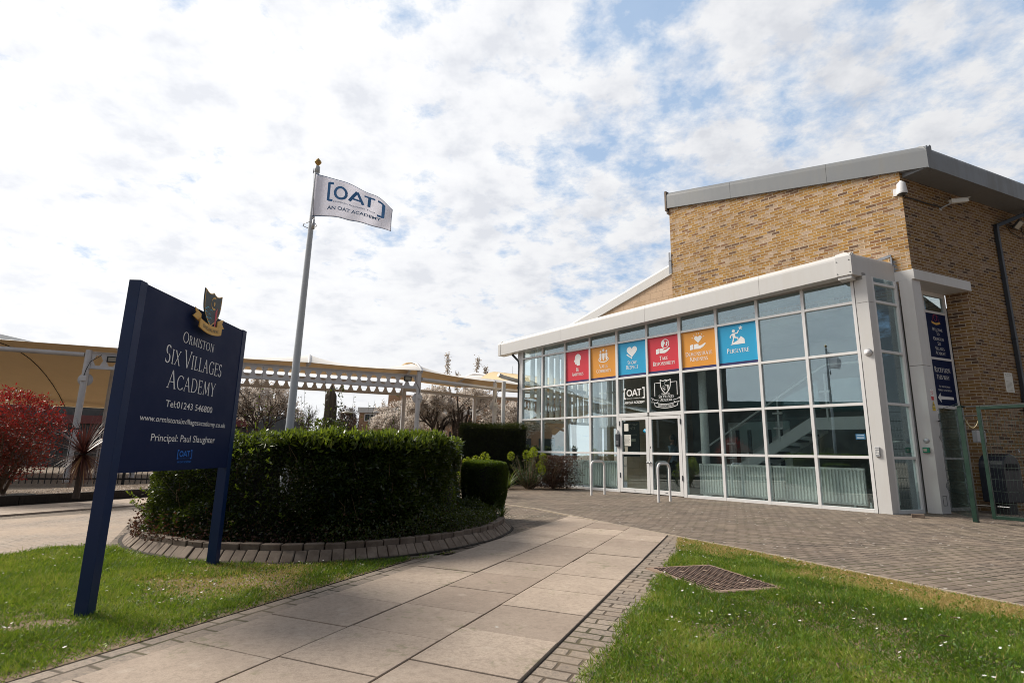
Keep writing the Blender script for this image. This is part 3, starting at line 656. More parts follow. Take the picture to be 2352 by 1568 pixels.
def grass(poly, x0, x1, y0, y1, n, side, label):
    # density falls with distance from the near edge, blades slightly larger there
    u = rng.random(n); y = y0+(y1-y0)*u**1.25; x = rng.uniform(x0, x1, n); p = np.c_[x, y]
    # only what the camera (or one a step aside) could see
    p = p[(np.abs(p[:, 0]) < p[:, 1]*1.02+1.2)]; p = p[inpoly(p, poly)]
    ed = edge_d(p, poly)
    k = vnoise(p, 2.1, 1)*.6+vnoise(p, 6.3, 2)*.4
    keep = rng.random(len(p)) < np.clip(.25+ed*6, 0, 1)*np.clip(.35+k*1.5, 0, 1)
    if side == 'R':
        cc = np.array(cover); keep &= ~inpoly(p, [tuple(q) for q in cc+(cc-cc.mean(0))*.04])
        # dry worn band along the forecourt edging
        e2 = np.full(len(p), 9.)
        for i in range(5, 13):
            a = np.array(EDGE[i]); b = np.array(EDGE[i+1]); ab = b-a; tt = np.clip(((p-a)@ab)/(ab@ab), 0, 1); e2 = np.minimum(e2, np.linalg.norm(p-(a+tt[:, None]*ab), axis=1))
        dry = np.clip((.60-e2+(vnoise(p, 2.6, 7)-.5)*.62)*4, 0, 1)
        bare = (e2 < .36) & (vnoise(p, 4, 9)+.25*(p[:, 0] > 2.8) > .55); keep &= ~(bare & (rng.random(len(p)) < .6))
    else:
        # straw patch in front of the right-hand post and bare soil at the near post
        q = p-np.array([-2.15, 4.75]); dry = np.clip(1.15-np.sqrt((q[:, 0]/.75)**2+(q[:, 1]/.62)**2)+(vnoise(p, 4, 5)-.5)*1.1, 0, 1)*.85
        ds = np.linalg.norm((p-np.array([-2.74, 3.50]))*np.array([.8, 1.4]), axis=1); keep &= ~((ds < .07+.16*vnoise(p, 9, 4)) & (rng.random(len(p)) < .85))
    keep &= rng.random(len(p)) > dry*.45
    p = p[keep]; dry = dry[keep]; k = k[keep]; n = len(p)
    D = np.c_[rng.normal(0, .95, n)+(vnoise(p, 5, 31)-.5)*1.2, rng.normal(0, .95, n)+(vnoise(p, 5, 32)-.5)*1.2, np.ones(n)]; D = unit(D)
    cl = vnoise(p, 8, 12); L = rng.uniform(.020, .058, n)*(.45+k*.8+cl*.5)*(1-dry*.62); Wd = rng.uniform(.0030, .0060, n)*(1+np.clip(p[:, 1]-3, 0, 4)*.22)
    V = blades(np.c_[p, np.zeros(n)], D, L, Wd)
    rn = np.clip(rng.normal(.40, .2, n)+(vnoise(p, 1.3, 6)-.5)*.6+(vnoise(p, 3.3, 26)-.5)*.4+(cl-.5)*.4+(vnoise(p, 20, 14)-.5)*.2, 0, .80)
    isdry = rng.random(n) < dry*1.05+.035; rn[isdry] = rng.uniform(.82, 1, isdry.sum())
    o = npmesh('grass', V, 3, 'grass_blade', rn); tag(o, label, 'grass', kind='stuff'); 
    if side == 'R':      # short straw on the worn verge
        m = 90000; i0 = rng.integers(5, 13, m); E_ = np.array(EDGE); q = rng.random((m, 1)); c = E_[i0]*(1-q)+E_[i0+1]*q; ab = E_[i0+1]-E_[i0]; nn = unit(np.c_[ab[:, 1], -ab[:, 0]]); nn *= np.sign((nn*(np.array([1.2, 3.0])-c)).sum(1))[:, None]
        o_ = rng.uniform(.02, .75, m); c = c+nn*o_[:, None]; kk = inpoly(c, poly) & (rng.random(m) < np.clip((.62-o_+(vnoise(c, 2.6, 7)-.5)*.5)*3, 0, 1)*(.25+.9*vnoise(c, 5, 44))); c = c[kk]; m = len(c)
        npm = blades(np.c_[c, np.full(m, .004)], unit(np.c_[rng.normal(0, 1.6, m), rng.normal(0, 1.6, m), np.ones(m)]), rng.uniform(.018, .042, m), np.full(m, .006))
        o = npmesh('dry_grass', npm, 3, 'grass_blade', rng.choice([.88, .92, .97, 1.0, .5], m)); tag(o, 'dry straw coloured grass on the worn verge along the forecourt edging', 'dry grass', kind='stuff')
    # low clover / weed leaves
    m = n//9; ii = rng.choice(n, m, replace=False); pp = np.c_[p[ii], rng.uniform(.008, .022, m)]
    V = leaves(pp, np.tile([0, 0, .25], (m, 1)), .019, .014, 1.0)
    o = npmesh('clover', V, 4, 'grass_blade', rng.uniform(.1, .75, m)); tag(o, label.replace('grass', 'clover and weeds'), 'clover', kind='stuff')
grass(lawnL, -7.5, 0, 1.4, 6.3, 520000, 'L', 'short green grass around the feet of the navy sign')
grass(lawnR, -.2, 6.4, .9, 7.6, 620000, 'R', 'short green grass around the rusty cover right of the path')
def daisies(poly, pts, n, label):
    pp = [q for q in pts]
    while len(pp) < n:
        c = (random.uniform(-4.5, 5), random.uniform(1.8, 7)); 
        if inpoly(np.array([c]), poly)[0] and not inpoly(np.array([c]), cover)[0]:
            for _ in range(random.choice([1, 1, 2, 4])): pp.append((c[0]+random.gauss(0, .12), c[1]+random.gauss(0, .12)))
    pp = [q for q in pp if inpoly(np.array([q]), poly)[0]]
    V = []; 
    for x, y in pp:
        z = random.uniform(.03, .045); tl = Vector((random.gauss(0, .35), random.gauss(0, .35), 1)).normalized(); a = tl.orthogonal().normalized(); b = tl.cross(a); c = Vector((x, y, z)); R_ = random.uniform(.006, .011)
        for k in range(9):
            an = 2*PI*k/9; d = a*math.cos(an)+b*math.sin(an); s = tl.cross(d)
            V.append([c+tl*.001*k/9, c+d*R_*.6+s*R_*.26, c+d*R_+tl*.003, c+d*R_*.6-s*R_*.26])
    o = npmesh('daisies', np.array([[tuple(q) for q in f] for f in V]), 4, 'daisy_petal', rng.random(len(V))); tag(o, label, 'daisies', kind='stuff')
daisies(lawnR, [(2.9, 4.1), (2.95, 4.0), (3.0, 3.9), (1.9, 6.2), (1.85, 6.1), (1.95, 6.15), (2.05, 6.05), (2.0, 6.3), (2.2, 7.2), (2.15, 7.0)], 170, 'small white daisies scattered in the grass right of the path')
daisies(lawnL, [], 110, 'small white daisies scattered in the grass below the navy sign')
# brown twigs, stones and dead leaves lying on the right lawn
for i, (x, y, L_, a, lb) in enumerate([(2.62, 3.55, .10, .3, 'short brown twig lying on the right lawn nearest the dry verge'), (3.02, 3.95, .07, 2.2, 'thin brown twig lying beside the daisies right of the metal cover'), (1.70, 3.05, .08, 1.1, 'dark twig lying in the near grass right of the slab path')]):
    m = MB(); m.tube([(-L_/2, 0, .025), (0, .008, .032), (L_/2, -.004, .024)], [.004, .005, .003], 6); o = m.build('twig', 'stem'); o.location = (x, y, 0); o.rotation_euler = (0, 0, a); tag(o, lb, 'twig')
m = MB(); m.grid(lambda u, v: (.035*math.sin(PI*v)*math.cos(2*PI*u)*(1+.2*math.sin(5*u)), .026*math.sin(PI*v)*math.sin(2*PI*u), .02-.02*math.cos(PI*v)), 12, 8); o = m.build('pebble', 'rock'); o.location = (3.72, 3.98, .0); tag(o, 'small pale stone on the dry verge at the right', 'stone')

# manhole cover --------------------------------------------------------
cc = [Vector((*q, 0)) for q in cover]; c0 = sum(cc, Vector())/4; eu = ((cc[1]-cc[0])+(cc[2]-cc[3])).normalized(); ev = Vector((-eu.y, eu.x, 0)); LU, LV = .475, .34
mh = thing('access_cover', 'rusty rectangular metal access cover with raised tread set in the grass', 'access cover', c0, math.atan2(eu.y, eu.x))
X4 = Matrix.Translation(c0) @ Matrix.Rotation(math.atan2(eu.y, eu.x), 4, 'Z')
m = MB(X4); m.box((-LU, -LV, -.01), (LU, LV, .016)); m.build('plate', 'rust_lid', mh, bevel=.004)
m = MB(X4)
for i in range(21):
    for j in range(15):
        x = -LU+.055+i*(2*LU-.11)/20; y = -LV+.05+j*(2*LV-.10)/14
        if (i, j) in ((4, 4), (16, 10), (4, 10), (16, 4)): continue
        if (i+j) % 2: m.box((x-.016, y-.008, .016), (x+.016, y+.008, .021))
        else: m.box((x-.008, y-.016, .016), (x+.008, y+.016, .021))
m.build('tread', 'rust_tread', mh)
m = MB(X4)
for a, b in (((-LU-.018, -LV-.018), (LU+.018, -LV-.004)), ((-LU-.018, LV+.004), (LU+.018, LV+.018)), ((-LU-.018, -LV-.004), (-LU-.004, LV+.004)), ((LU+.004, -LV-.004), (LU+.018, LV+.004))): m.box((*a, -.01), (*b, .014))
m.build('rim', 'rust_lid', mh)

# ================================================================== SIGN BOARD
SY = rad(-1.5); SDv = Vector((math.sin(SY), math.cos(SY), 0)); SNv = Vector((SDv.y, -SDv.x, 0)); S0 = Vector((-2.6, 3.66, 0))
sx_ = Matrix.Translation(S0) @ Matrix(((SDv.x, -SNv.x, 0, 0), (SDv.y, -SNv.y, 0, 0), (0, 0, 1, 0), (0, 0, 0, 1)))   # local x along the board, y backwards
sg = thing('academy_sign', 'tall navy blue academy sign board on two posts with white lettering and crest', 'sign', S0, math.atan2(SDv.y, SDv.x))
for a, b in ((0.0, .078), (1.582, 1.66)):
    m = MB(sx_); m.box((a, 0, -.05), (b, .082, 2.186)); m.build('post', 'navy', sg, bevel=.003)
m = MB(sx_); m.box((.0785, .004, .868), (1.5815, .034, 2.178)); pan = m.build('panel', 'navy_panel', sg)
sp = Plane(S0, SDv, (0, 0, 1), SNv); F0 = -.004
def shift(h): return F0+h
m = MB(); serif(m, sp, 'Ormiston', .842, 1.865, .088, .8, 1.02, .055, shift(.002), .95)
serif(m, sp, 'Six Villages', .835, 1.672, .138, .82, .93, .06, shift(.002), .9)
serif(m, sp, 'Academy', .835, 1.487, .140, .82, 1.0, .06, shift(.002), .9)
m.build('lettering', 't_silver', sg)
for nm_, a_ in (('phone_number', ('Tel:01243 546800', .498, 1.19, 1.345, .054, shift(.002), .004)), ('web_address', ('www.ormistonsixvillagesacademy.co.uk', .219, 1.459, 1.227, .045, shift(.002), .002)), ('principal_name', ('Principal: Paul Slaughter', .38, 1.302, 1.087, .056, shift(.002), .003))):
    m = MB(); sans(m, sp, *a_); m.build(nm_, 't_silver', sg)
m = MB(); oat_logo(m, sp, .745, .957, .952, 1.026, shift(.002)); sans(m, sp, 'AN OAT ACADEMY', .757, .957, .922, .016, shift(.002), .008); m.build('trust_logo', 't_blue', sg)
# crest standing proud of the board
def shield(w_, h_, cx, cy, n=10):
    """heater shield outline, top edge with two scoops and a centre point; cy = top of the corners"""
    P = []
    for i in range(n+1): a = i/n; P.append((cx-w_/2+w_/2*a, cy-.11*h_*math.sin(PI*a*.9)*.8+.0*a))
    P[-1] = (cx, cy-.015*h_)
    for i in range(1, n+1): a = i/n; P.append((cx+w_/2*a, cy-.11*h_*math.sin(PI*(1-a)*.9)*.8))
    for i in range(1, n+1): a = i/n; P.append((cx+w_/2*(1-.02*a-.98*a**3.4), cy-h_*(.08+.92*a) if a > 0 else cy))
    for i in range(n-1, -1, -1): a = i/n; P.append((cx-w_/2*(1-.02*a-.98*a**3.4), cy-h_*(.08+.92*a)))
    return P
def scaled(P, s): 
    cx = sum(q[0] for q in P)/len(P); cy = sum(q[1] for q in P)/len(P); return [(cx+(x-cx)*s, cy+(y-cy)*s) for x, y in P]
CX = .895
sh = shield(.285, .305, CX, 2.362)
def rib(x, y): return (CX+x, 2.083+y-.13*0+(-.055+ .9*(x**2)))       # ribbon hangs in a shallow arc
def ribbon_poly(x0, x1, ya, yb, n=14): return [rib(x0+(x1-x0)*i/n, ya) for i in range(n+1)]+[rib(x1-(x1-x0)*i/n, yb) for i in range(n+1)]
ribp = ribbon_poly(-.18, .18, -.038, .038)
def thick(poly, name, mat, h0, h1, par):
    m = MB(); P = poly if sum(poly[i][0]*poly[(i+1) % len(poly)][1]-poly[(i+1) % len(poly)][0]*poly[i][1] for i in range(len(poly))) > 0 else poly[::-1]
    a = [tuple(sp.pt(x, y, h0)) for x, y in P]; b = [tuple(sp.pt(x, y, h1)) for x, y in P]; n = len(P)
    m.add(a+b, [tuple(range(n))[::-1], tuple(range(n, 2*n))]+[(i, (i+1) % n, n+(i+1) % n, n+i) for i in range(n)]); return m.build(name, mat, par)
cr = thick(sh, 'crest_shield', 'shield_dark', .030, .040, sg)
for s_ in (-1, 1):
    tail = [(CX+s_*.135, 2.062), (CX+s_*.135, 2.135), (CX+s_*.235, 2.170), (CX+s_*.212, 2.128), (CX+s_*.255, 2.095)]
    thick(tail, 'ribbon_tail', 'gold', .022, .029, cr)
rb = thick(ribp, 'ribbon', 'gold', .041, .050, cr)
m = MB(); sp2 = sp
line2(m, sp, scaled(sh, .955)+[scaled(sh, .955)[0]], .008, .0405)
mm = [arc(CX+.02, 2.265, .048, .05, 70, 300, .004, .018, 16)]
strip2(m, sp, mm[0][1], mm[0][2], .0410); disc2(m, sp, CX+.022, 2.262, .012, .02, .0412)
m.build('gold_trim', 'gold', cr)
m = MB()
for (x, y) in ((-.07, 2.20), (-.015, 2.19), (-.095, 2.16), (-.04, 2.15), (-.015, 2.12), (-.065, 2.115), (-.03, 2.085), (-.1, 2.185)):
    _, P, W_ = arc(CX+x, y, .022, .014, 20, 200, .001, .008, 8); strip2(m, sp, P, W_, .0410)
m.build('waves', 'c_teal', cr)
m = MB(); poly2(m, sp, [(CX+.062, 2.06), (CX+.076, 2.06), (CX+.084, 2.165), (CX+.054, 2.165)], .0410); disc2(m, sp, CX+.07, 2.19, .016, .03, .0411); poly2(m, sp, [(CX+.055, 2.2), (CX+.08, 2.2), (CX+.085, 2.245)], .0412); m.build('torch', 'c_red', cr)
m = MB(); serif(m, sp, 'Excellence for all', CX, -.0, .030, .85, .78, .05, .0505, 1.3, path=lambda x, y: (x, 2.083-.055+.9*(x-CX)**2+y-.014)); m.build('motto', 'shield_dark', rb)

# ================================================================== FLAGPOLE + FLAG
FX, FY = -3.20, 8.0; FT = 5.47
fp = thing('flagpole', 'tall pale grey flagpole with a brass finial rising from the planter', 'flagpole', (FX, FY, .1))
m = MB(); m.tube([(FX, FY, .1), (FX+.01, FY, 2.5), (FX+.035, FY, FT)], [.060, .052, .034], 20); m.build('pole', 'pole_grey', fp)
m = MB(); m.lathe([(.036, 0), (.040, .0), (.040, .10), (.030, .11)], (FX+.035, FY, FT-.10), 16); m.build('collar', 'pole_grey', fp)
m = MB(); m.lathe([(.018, 0), (.020, .02), (.030, .032), (.050, .06), (.054, .075), (.045, .095), (.024, .117), (.010, .135), (.0, .145)], (FX+.036, FY, FT+.01), 20); m.build('finial', 'brass', fp)
m = MB(); m.tube([(FX-.10, FY, 4.46), (FX-.06, FY-.07, 4.47), (FX+.03, FY-.09, 4.49), (FX+.10, FY-.04, 4.49), (FX+.10, FY+.04, 4.48), (FX+.03, FY+.09, 4.47), (FX-.06, FY+.07, 4.46), (FX-.10, FY, 4.46)], .006, 6)
m.lathe([(.0, 0), (.024, 0), (.024, .10), (.018, .11), (.018, .15), (.008, .17)], (FX+.085, FY-.07, 4.385), 12); m.build('flag_weight', 'galv', fp)
m = MB(); m.tube([(FX+.085, FY-.07, 4.55), (FX+.08, FY-.06, 4.60)], .004, 5); m.tube([(FX-.005, FY-.05, 5.33), (FX+.0, FY-.05, 5.42)], .005, 5); m.tube([(FX+.0, FY-.05, 5.42), (FX+.07, FY-.055, 4.6)], .003, 5); m.build('halyard', 'black_metal', fp)
fl = thing('flag', 'white trust flag with blue lettering flying from the grey pole', 'flag', (FX+.04, FY-.055, 4.60))
def fbez(u):   # top and bottom edges measured along the cloth
    X_ = [1.235*i/6 for i in range(7)]
    T = list(zip(X_, (5.322, 5.272, 5.215, 5.145, 5.055, 4.965, 4.765))); B_ = list(zip([x*.985 for x in X_], (4.602, 4.612, 4.602, 4.548, 4.520, 4.480, 4.425)))
    def ev(L_, u):
        x = u*1.0; n = len(L_)-1; f = x*n; i = min(int(f), n-1); q = f-i
        p0, p1, p2, p3 = L_[max(i-1, 0)], L_[i], L_[i+1], L_[min(i+2, n)]
        return tuple(.5*((2*p1[k])+(-p0[k]+p2[k])*q+(2*p0[k]-5*p1[k]+4*p2[k]-p3[k])*q*q+(-p0[k]+3*p1[k]-3*p2[k]+p3[k])*q**3) for k in (0, 1))
    return ev(T, u), ev(B_, u)
def fpt(u, v, h=0):
    (tx, tz), (bx, bz) = fbez(min(max(u, 0), 1)); x = bx+(tx-bx)*v; z = bz+(tz-bz)*v
    y = .035*math.sin(u*9+v*1.6)*u**.7+.02*math.sin(u*19-v*3)*u+.10*u
    return Vector((FX+.045+x, FY-.055+y-h, z))
m = MB(); m.grid(lambda u, v: fpt(u, v), 48, 20); o = m.build('cloth', 'flag_cloth', fl); so_ = o.modifiers.new('thick', 'SOLIDIFY'); so_.thickness = .002
m = MB()
for v0 in (0.0, .985):
    m.grid(lambda u, v: fpt(u, v0+v*.015, .004), 48, 1)
m.grid(lambda u, v: fpt(.99+.01*u, v, .004), 1, 20); m.build('hem', 'flag_text2', fl)
fpl = Plane((0, 0, 0), (1, 0, 0), (0, 0, 1), warp=lambda x, y, h: fpt(x, y+.09*x-.01, h+.004))
def dense(mb, n=0): return mb
m = MB(); 
# subdivide brackets so that they follow the cloth
def fstrip(P, w_, h):
    Q = []
    for i in range(len(P)-1):
        k = 6
        for j in range(k): Q.append((P[i][0]+(P[i+1][0]-P[i][0])*j/k, P[i][1]+(P[i+1][1]-P[i][1])*j/k))
    Q.append(P[-1]); vs = []
    for i, (x, y) in enumerate(Q):
        a = Q[max(i-1, 0)]; b = Q[min(i+1, len(Q)-1)]; dx, dy = (b[0]-a[0])*1.2, (b[1]-a[1])*.7; l = math.hypot(dx, dy) or 1; nx, ny = -dy/l*w_/2/1.2, dx/l*w_/2/.7
        vs += [tuple(fpt(x-nx, y-ny+.09*(x-nx)-.01, h)), tuple(fpt(x+nx, y+ny+.09*(x+nx)-.01, h))]
    m.add(vs, [(2*i, 2*i+2, 2*i+3, 2*i+1) for i in range(len(Q)-1)])
fstrip([(.235, .86), (.178, .86), (.178, .42), (.235, .42)], .040, .004)
fstrip([(.80, .80), (.872, .80), (.872, .34), (.80, .34)], .045, .004)
fstrip([(.335+.075*math.cos(2*PI*i/16), .64+.155*math.sin(2*PI*i/16)) for i in range(17)], .042, .004)
fstrip([(.45, .50), (.535, .82)], .045, .004); fstrip([(.535, .82), (.625, .50)], .045, .0044); fstrip([(.475, .59), (.60, .59)], .035, .0048)
fstrip([(.625, .80), (.765, .80)], .035, .004); fstrip([(.695, .80), (.695, .50)], .045, .0044)
m.build('trust_mark', 'flag_text', fl)
m = MB(); sans(m, fpl, 'Ormiston Academies Trust', .245, .775, .37, .052, .001, .004); m.build('trust_name', 'flag_text2', fl); m = MB(); sans(m, fpl, 'AN OAT ACADEMY', .175, .85, .18, .095, .001, .02); m.build('motto_lettering', 'flag_text2', fl)

# ================================================================== CIRCULAR PLANTER, HEDGE AND ITS PLANTS
PC = Vector((-2.37, 7.80, 0)); PR = 2.32
PA = [(-153, 2.28), (-120, 2.27), (-100, 2.30), (-84, 2.30), (-70, 2.24), (-55, 2.16), (-40, 2.13), (-26, 2.14), (-6, 2.22), (11, 2.36), (60, 2.40), (120, 2.35), (180, 2.30), (207, 2.28)]
def pr_(a):
    d_ = math.degrees(a) % 360
    if d_ > 207: d_ -= 360
    return float(np.interp(d_, [q[0] for q in PA], [q[1] for q in PA]))
pl = thing('brick_planter', 'round raised planter with a kerb of weathered brown blocks', 'planter', PC)
kn = 74
for nm, mt, r0, r1, z0a, z0b, N_, cnt in (('kerb_ring', 'kerb_brick', -.10, 0, .15, .15, 72, 72), ('apron_ring', 'kerb_apron', .005, .095, .10, .008, 128, 128)):
    m = MB()
    for i in range(N_):
        a0 = 2*PI*(i+.035)/N_; a1 = 2*PI*(i+.965)/N_; dz = random.uniform(-.005, .006); dr = random.uniform(-.004, .006)
        P = []
        for rr, zt in ((r0+dr, z0a), (r1+dr*2, z0b)):
            for a in (a0, a1): P.append((PC.x+(rr+pr_(a))*math.cos(a), PC.y+(rr+pr_(a))*math.sin(a), zt+dz))
        lo = [(x, y, -.02) for x, y, z in P]
        m.add(lo+P, [(0, 1, 3, 2), (4, 6, 7, 5), (0, 4, 5, 1), (2, 3, 7, 6), (0, 2, 6, 4), (1, 5, 7, 3)])
    m.build(nm, mt, pl, bevel=.008)
m = MB(); m.prism([(PC.x+(pr_(2*PI*i/48)-.11)*math.cos(2*PI*i/48), PC.y+(pr_(2*PI*i/48)-.11)*math.sin(2*PI*i/48)) for i in range(48)], -.01, .10); m.build('soil', 'bed_soil', pl)
m = MB(); m.prism([(PC.x+(pr_(2*PI*i/72)+.135)*math.cos(2*PI*i/72), PC.y+(pr_(2*PI*i/72)+.135)*math.sin(2*PI*i/72)) for i in range(72)], -.01, .006); m.build('bedding', 'timber', pl)

HC = np.array([-2.58, 7.86]); HRX, HRY = 1.86, 2.12
def hedge_pts(n, inner=0):
    th = rng.uniform(0, 2*PI, n); e = 2/2.5
    c, s_ = np.cos(th), np.sin(th); x = np.sign(c)*np.abs(c)**e; y = np.sign(s_)*np.abs(s_)**e
    return th, np.c_[x, y]
hd = thing('hedge', 'thick dark evergreen hedge curving round the brick planter with bright tips tinted as if backlit', 'hedge', (HC[0], HC[1], .1))
n = 120000; th, xy = hedge_pts(n); dep = rng.exponential(.045, n); dep = np.clip(dep, 0, .5); z = rng.uniform(.12, 1.2, n)
lump = (vnoise(np.c_[th*2.2, z*2.4], 1.6, 3)-.5)*.17+(vnoise(np.c_[th*2.2, z*2.4], 5, 8)-.5)*.10-.03
R2 = np.array([HRX, HRY])+0*xy; sc = (1-(z-.12)*.03)[:, None]; pos = HC+xy*((R2+(lump-dep)[:, None])*sc)
nr = unit(np.c_[xy, np.full(n, .15)])
P = np.c_[pos, z]
hole = (np.abs(th-(-PI/2+.13)) < .07) & (np.abs(z-.72) < .16) & (rng.random(n) < .93); frontm = ~hole
right_t = np.clip((np.cos(th)+.15)*2, 0, 1)        # the laurel side (towards the building) has larger leaves
L = .034+right_t*.030; W_ = .017+right_t*.008
V = leaves(P[frontm], nr[frontm], (L*(.75+.6*vnoise(np.c_[th*2.2, z*2.4], 2.3, 23)))[frontm], W_[frontm], .75)
npmesh('foliage', V, 4, 'hedge_leaf', np.clip(rng.beta(2, 4, n)[frontm]+(vnoise(np.c_[th*2.2, z*2.4], 3.1, 19)[frontm]-.5)*.5, 0, 1), hd)
# top: upright bright laurel shoots; backlit tone added to their colour towards the right
n = 30000; th = rng.uniform(0, 2*PI, n); _, xy = hedge_pts(n); th = np.arctan2(xy[:, 1], xy[:, 0]); q = rng.uniform(0, .62, n); pos = HC+xy*(np.array([HRX, HRY])-q[:, None]); hz = 1.155+(vnoise(pos, 2.4, 5)-.5)*.13-.06*np.clip((.12-q)/.12, 0, 1)**2+(vnoise(pos, 9, 6)-.5)*.06
rt = np.clip((pos[:, 0]+2.95)*2.2, .0, 1)
P = np.c_[pos, hz+rng.uniform(-.09, .045, n)]; V = leaves(P, np.tile([0, 0, 1.1], (n, 1)), .035+.045*rt, .015+.012*rt, .75)
rnd = np.clip(rng.beta(2, 3, n)*.5+rt*rng.uniform(0, .85, n), 0, 1); npmesh('top_shoots', V, 4, 'laurel_leaf', rnd, hd)
# core that keeps the light out
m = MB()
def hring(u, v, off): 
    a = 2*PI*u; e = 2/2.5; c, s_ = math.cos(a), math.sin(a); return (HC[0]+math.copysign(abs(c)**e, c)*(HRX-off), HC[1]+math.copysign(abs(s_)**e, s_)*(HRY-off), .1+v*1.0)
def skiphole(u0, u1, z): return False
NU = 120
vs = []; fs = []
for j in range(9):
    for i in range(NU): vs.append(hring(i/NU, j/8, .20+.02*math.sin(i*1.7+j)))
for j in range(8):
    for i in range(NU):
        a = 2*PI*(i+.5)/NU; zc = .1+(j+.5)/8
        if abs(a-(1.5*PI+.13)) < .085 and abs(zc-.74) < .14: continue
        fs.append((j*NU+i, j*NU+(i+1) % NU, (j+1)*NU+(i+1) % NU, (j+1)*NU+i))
m.add(vs, fs, True); k2 = len(vs); m.build('shade_core', 'black_soft', hd)
# spreading leggy shoots at the left end, sprigs on the face
def sprig(P0, D0, n, L, mat_L, W_, spread=.5):
    P0 = Vector(P0); D0 = Vector(D0).normalized(); out = []
    for i in range(n):
        a = i/n; b = P0+D0*L*a; d = (D0*.6+Vector(rng.normal(0, spread, 3))).normalized(); s = d.cross(Vector(rng.normal(0, 1, 3))).normalized(); l = mat_L*random.uniform(.6, 1.2)
        out.append([b, b+d*l*.5+s*W_/2, b+d*l, b+d*l*.5-s*W_/2])
    return out
V = []
for i in range(34):
    y = random.uniform(6.6, 7.6); z0 = random.choice([random.uniform(.85, 1.1), random.uniform(.15, .5)]); V += sprig((-4.36+random.uniform(0, .1), y, z0), (-1, -.6, .5), 13, random.uniform(.06, .2), .05, .02)
for i in range(60):
    a = random.uniform(-2.9, -.1); V += sprig((HC[0]+HRX*math.cos(a)*random.uniform(.72, .97), HC[1]+HRY*math.sin(a)*random.uniform(.72, .97), 1.17), (random.gauss(0, .3), random.gauss(0, .3), 1), random.randint(5, 10), random.uniform(.05, .16), .06, .02, .6)
for i in range(26):
    a = random.uniform(-2.1, -.5); z0 = random.uniform(.25, 1.0); V += sprig((HC[0]+HRX*math.cos(a)*1.0, HC[1]+HRY*math.sin(a)*1.0, z0), (math.cos(a), math.sin(a), .6), 10, .10, .045, .018)
V = np.array([[tuple(q) for q in f] for f in V]); npmesh('side_shoots', V, 4, 'laurel_leaf', rng.uniform(.3, 1, len(V)), hd)
n = 2600; th = rng.uniform(-2.9, -.1, n); _, xy = hedge_pts(n); xy = np.c_[np.cos(th), np.sin(th)]; k = (np.abs(xy)**2.5).sum(1)**(1/2.5); xy = xy/k[:, None]; zz0 = .11+rng.exponential(.09, n); P = np.c_[HC+xy*np.array([HRX, HRY])*rng.uniform(.97, 1.06, (n, 1)), zz0]
npmesh('dead_leaves', leaves(P, np.tile([0, -.3, .2], (n, 1)), .035, .018, 1.1), 4, 'dry_leaf', rng.random(n), hd)
st = MB()
for i in range(70):
    a = random.uniform(-2.9, -.2); k = (abs(math.cos(a))**2.5+abs(math.sin(a))**2.5)**(1/2.5); x, y = HC[0]+HRX*math.cos(a)/k*.955, HC[1]+HRY*math.sin(a)/k*.955; z = random.uniform(.12, .9); st.tube([(x, y, z), (x+random.gauss(0, .05), y-.03+random.gauss(0, .03), z+.12), (x+random.gauss(0, .12), y-.06*random.random(), z+random.uniform(.18, .4))], [.004, .003, .0015], 4)
st.build('twigs', 'stem', hd)
# thin upright shoots inside the ring
V = []; st = MB()
for i in range(46):
    a = random.uniform(0, 2*PI); rr = random.uniform(.3, 1.4); x = HC[0]-.2+rr*math.cos(a)*.95; y = HC[1]+rr*math.sin(a); h = random.uniform(1.35, 1.75) if random.random() < .75 else random.uniform(1.8, 2.2)
    if x > -2.3: h *= .86
    dx, dy = random.gauss(0, .08), random.gauss(0, .08); st.tube([(x, y, .1), (x+dx, y+dy, h*.6), (x+dx*1.5, y+dy*1.5, h)], [.006, .004, .0015], 5)
    for k in range(16):
        q = .55+.45*k/16; V += sprig((x+dx*1.5*q, y+dy*1.5*q, h*q), (random.gauss(0, 1), random.gauss(0, 1), .4), 1, .01, .05, .014, .3)
hs = thing('upright_shrub', 'leggy shrub shoots standing up inside the hedge ring by the flagpole', 'shrub', (-2.9, 7.9, .1)); st.build('stems', 'stem', hs)
V = np.array([[tuple(q) for q in f] for f in V]); npmesh('leaves', V, 4, 'ivy_leaf', rng.uniform(.2, 1, len(V)), hs)
# standing stone with ivy
rk = thing('standing_stone', 'tall rough standing stone with ivy rising behind the hedge', 'stone', (-2.80, 8.6, .1))
m = MB()
def rockf(u, v):
    a = 2*PI*u; w0 = .115-.035*v; 
    cx = -2.80-.02*v; z = .1+1.92*v+.06*v*math.sin(a*1+1)*(v > .9)
    rr = w0*(1+.16*math.sin(3*a+v*4)+.10*math.sin(7*a+v*9)+.06*math.sin(13*a-v*21))
    if v > .93: rr *= (1-v)/.07*.8+.2
    return (cx+rr*math.cos(a)*.95, 8.6+rr*math.sin(a)*.8, z+(.10*math.cos(a+2.5) if v > .8 else 0)*(v-.8)*5)
m.grid(rockf, 40, 40); m.build('rock', 'stone', rk)
n = 900; zz_ = rng.uniform(.2, 2.05, n)**1.0; a = rng.normal(.0, .8, n); P = np.c_[-2.80+.13*np.cos(a), 8.6+.12*np.sin(a), zz_]; low = rng.random(n) < np.clip(1.9-zz_, .25, 1)
P = P[low]; V = leaves(P, np.c_[np.cos(a), -np.abs(np.sin(a)), 0*a][low], .04, .03, .8); npmesh('ivy', V, 4, 'ivy_leaf', rng.random(len(V)), rk)
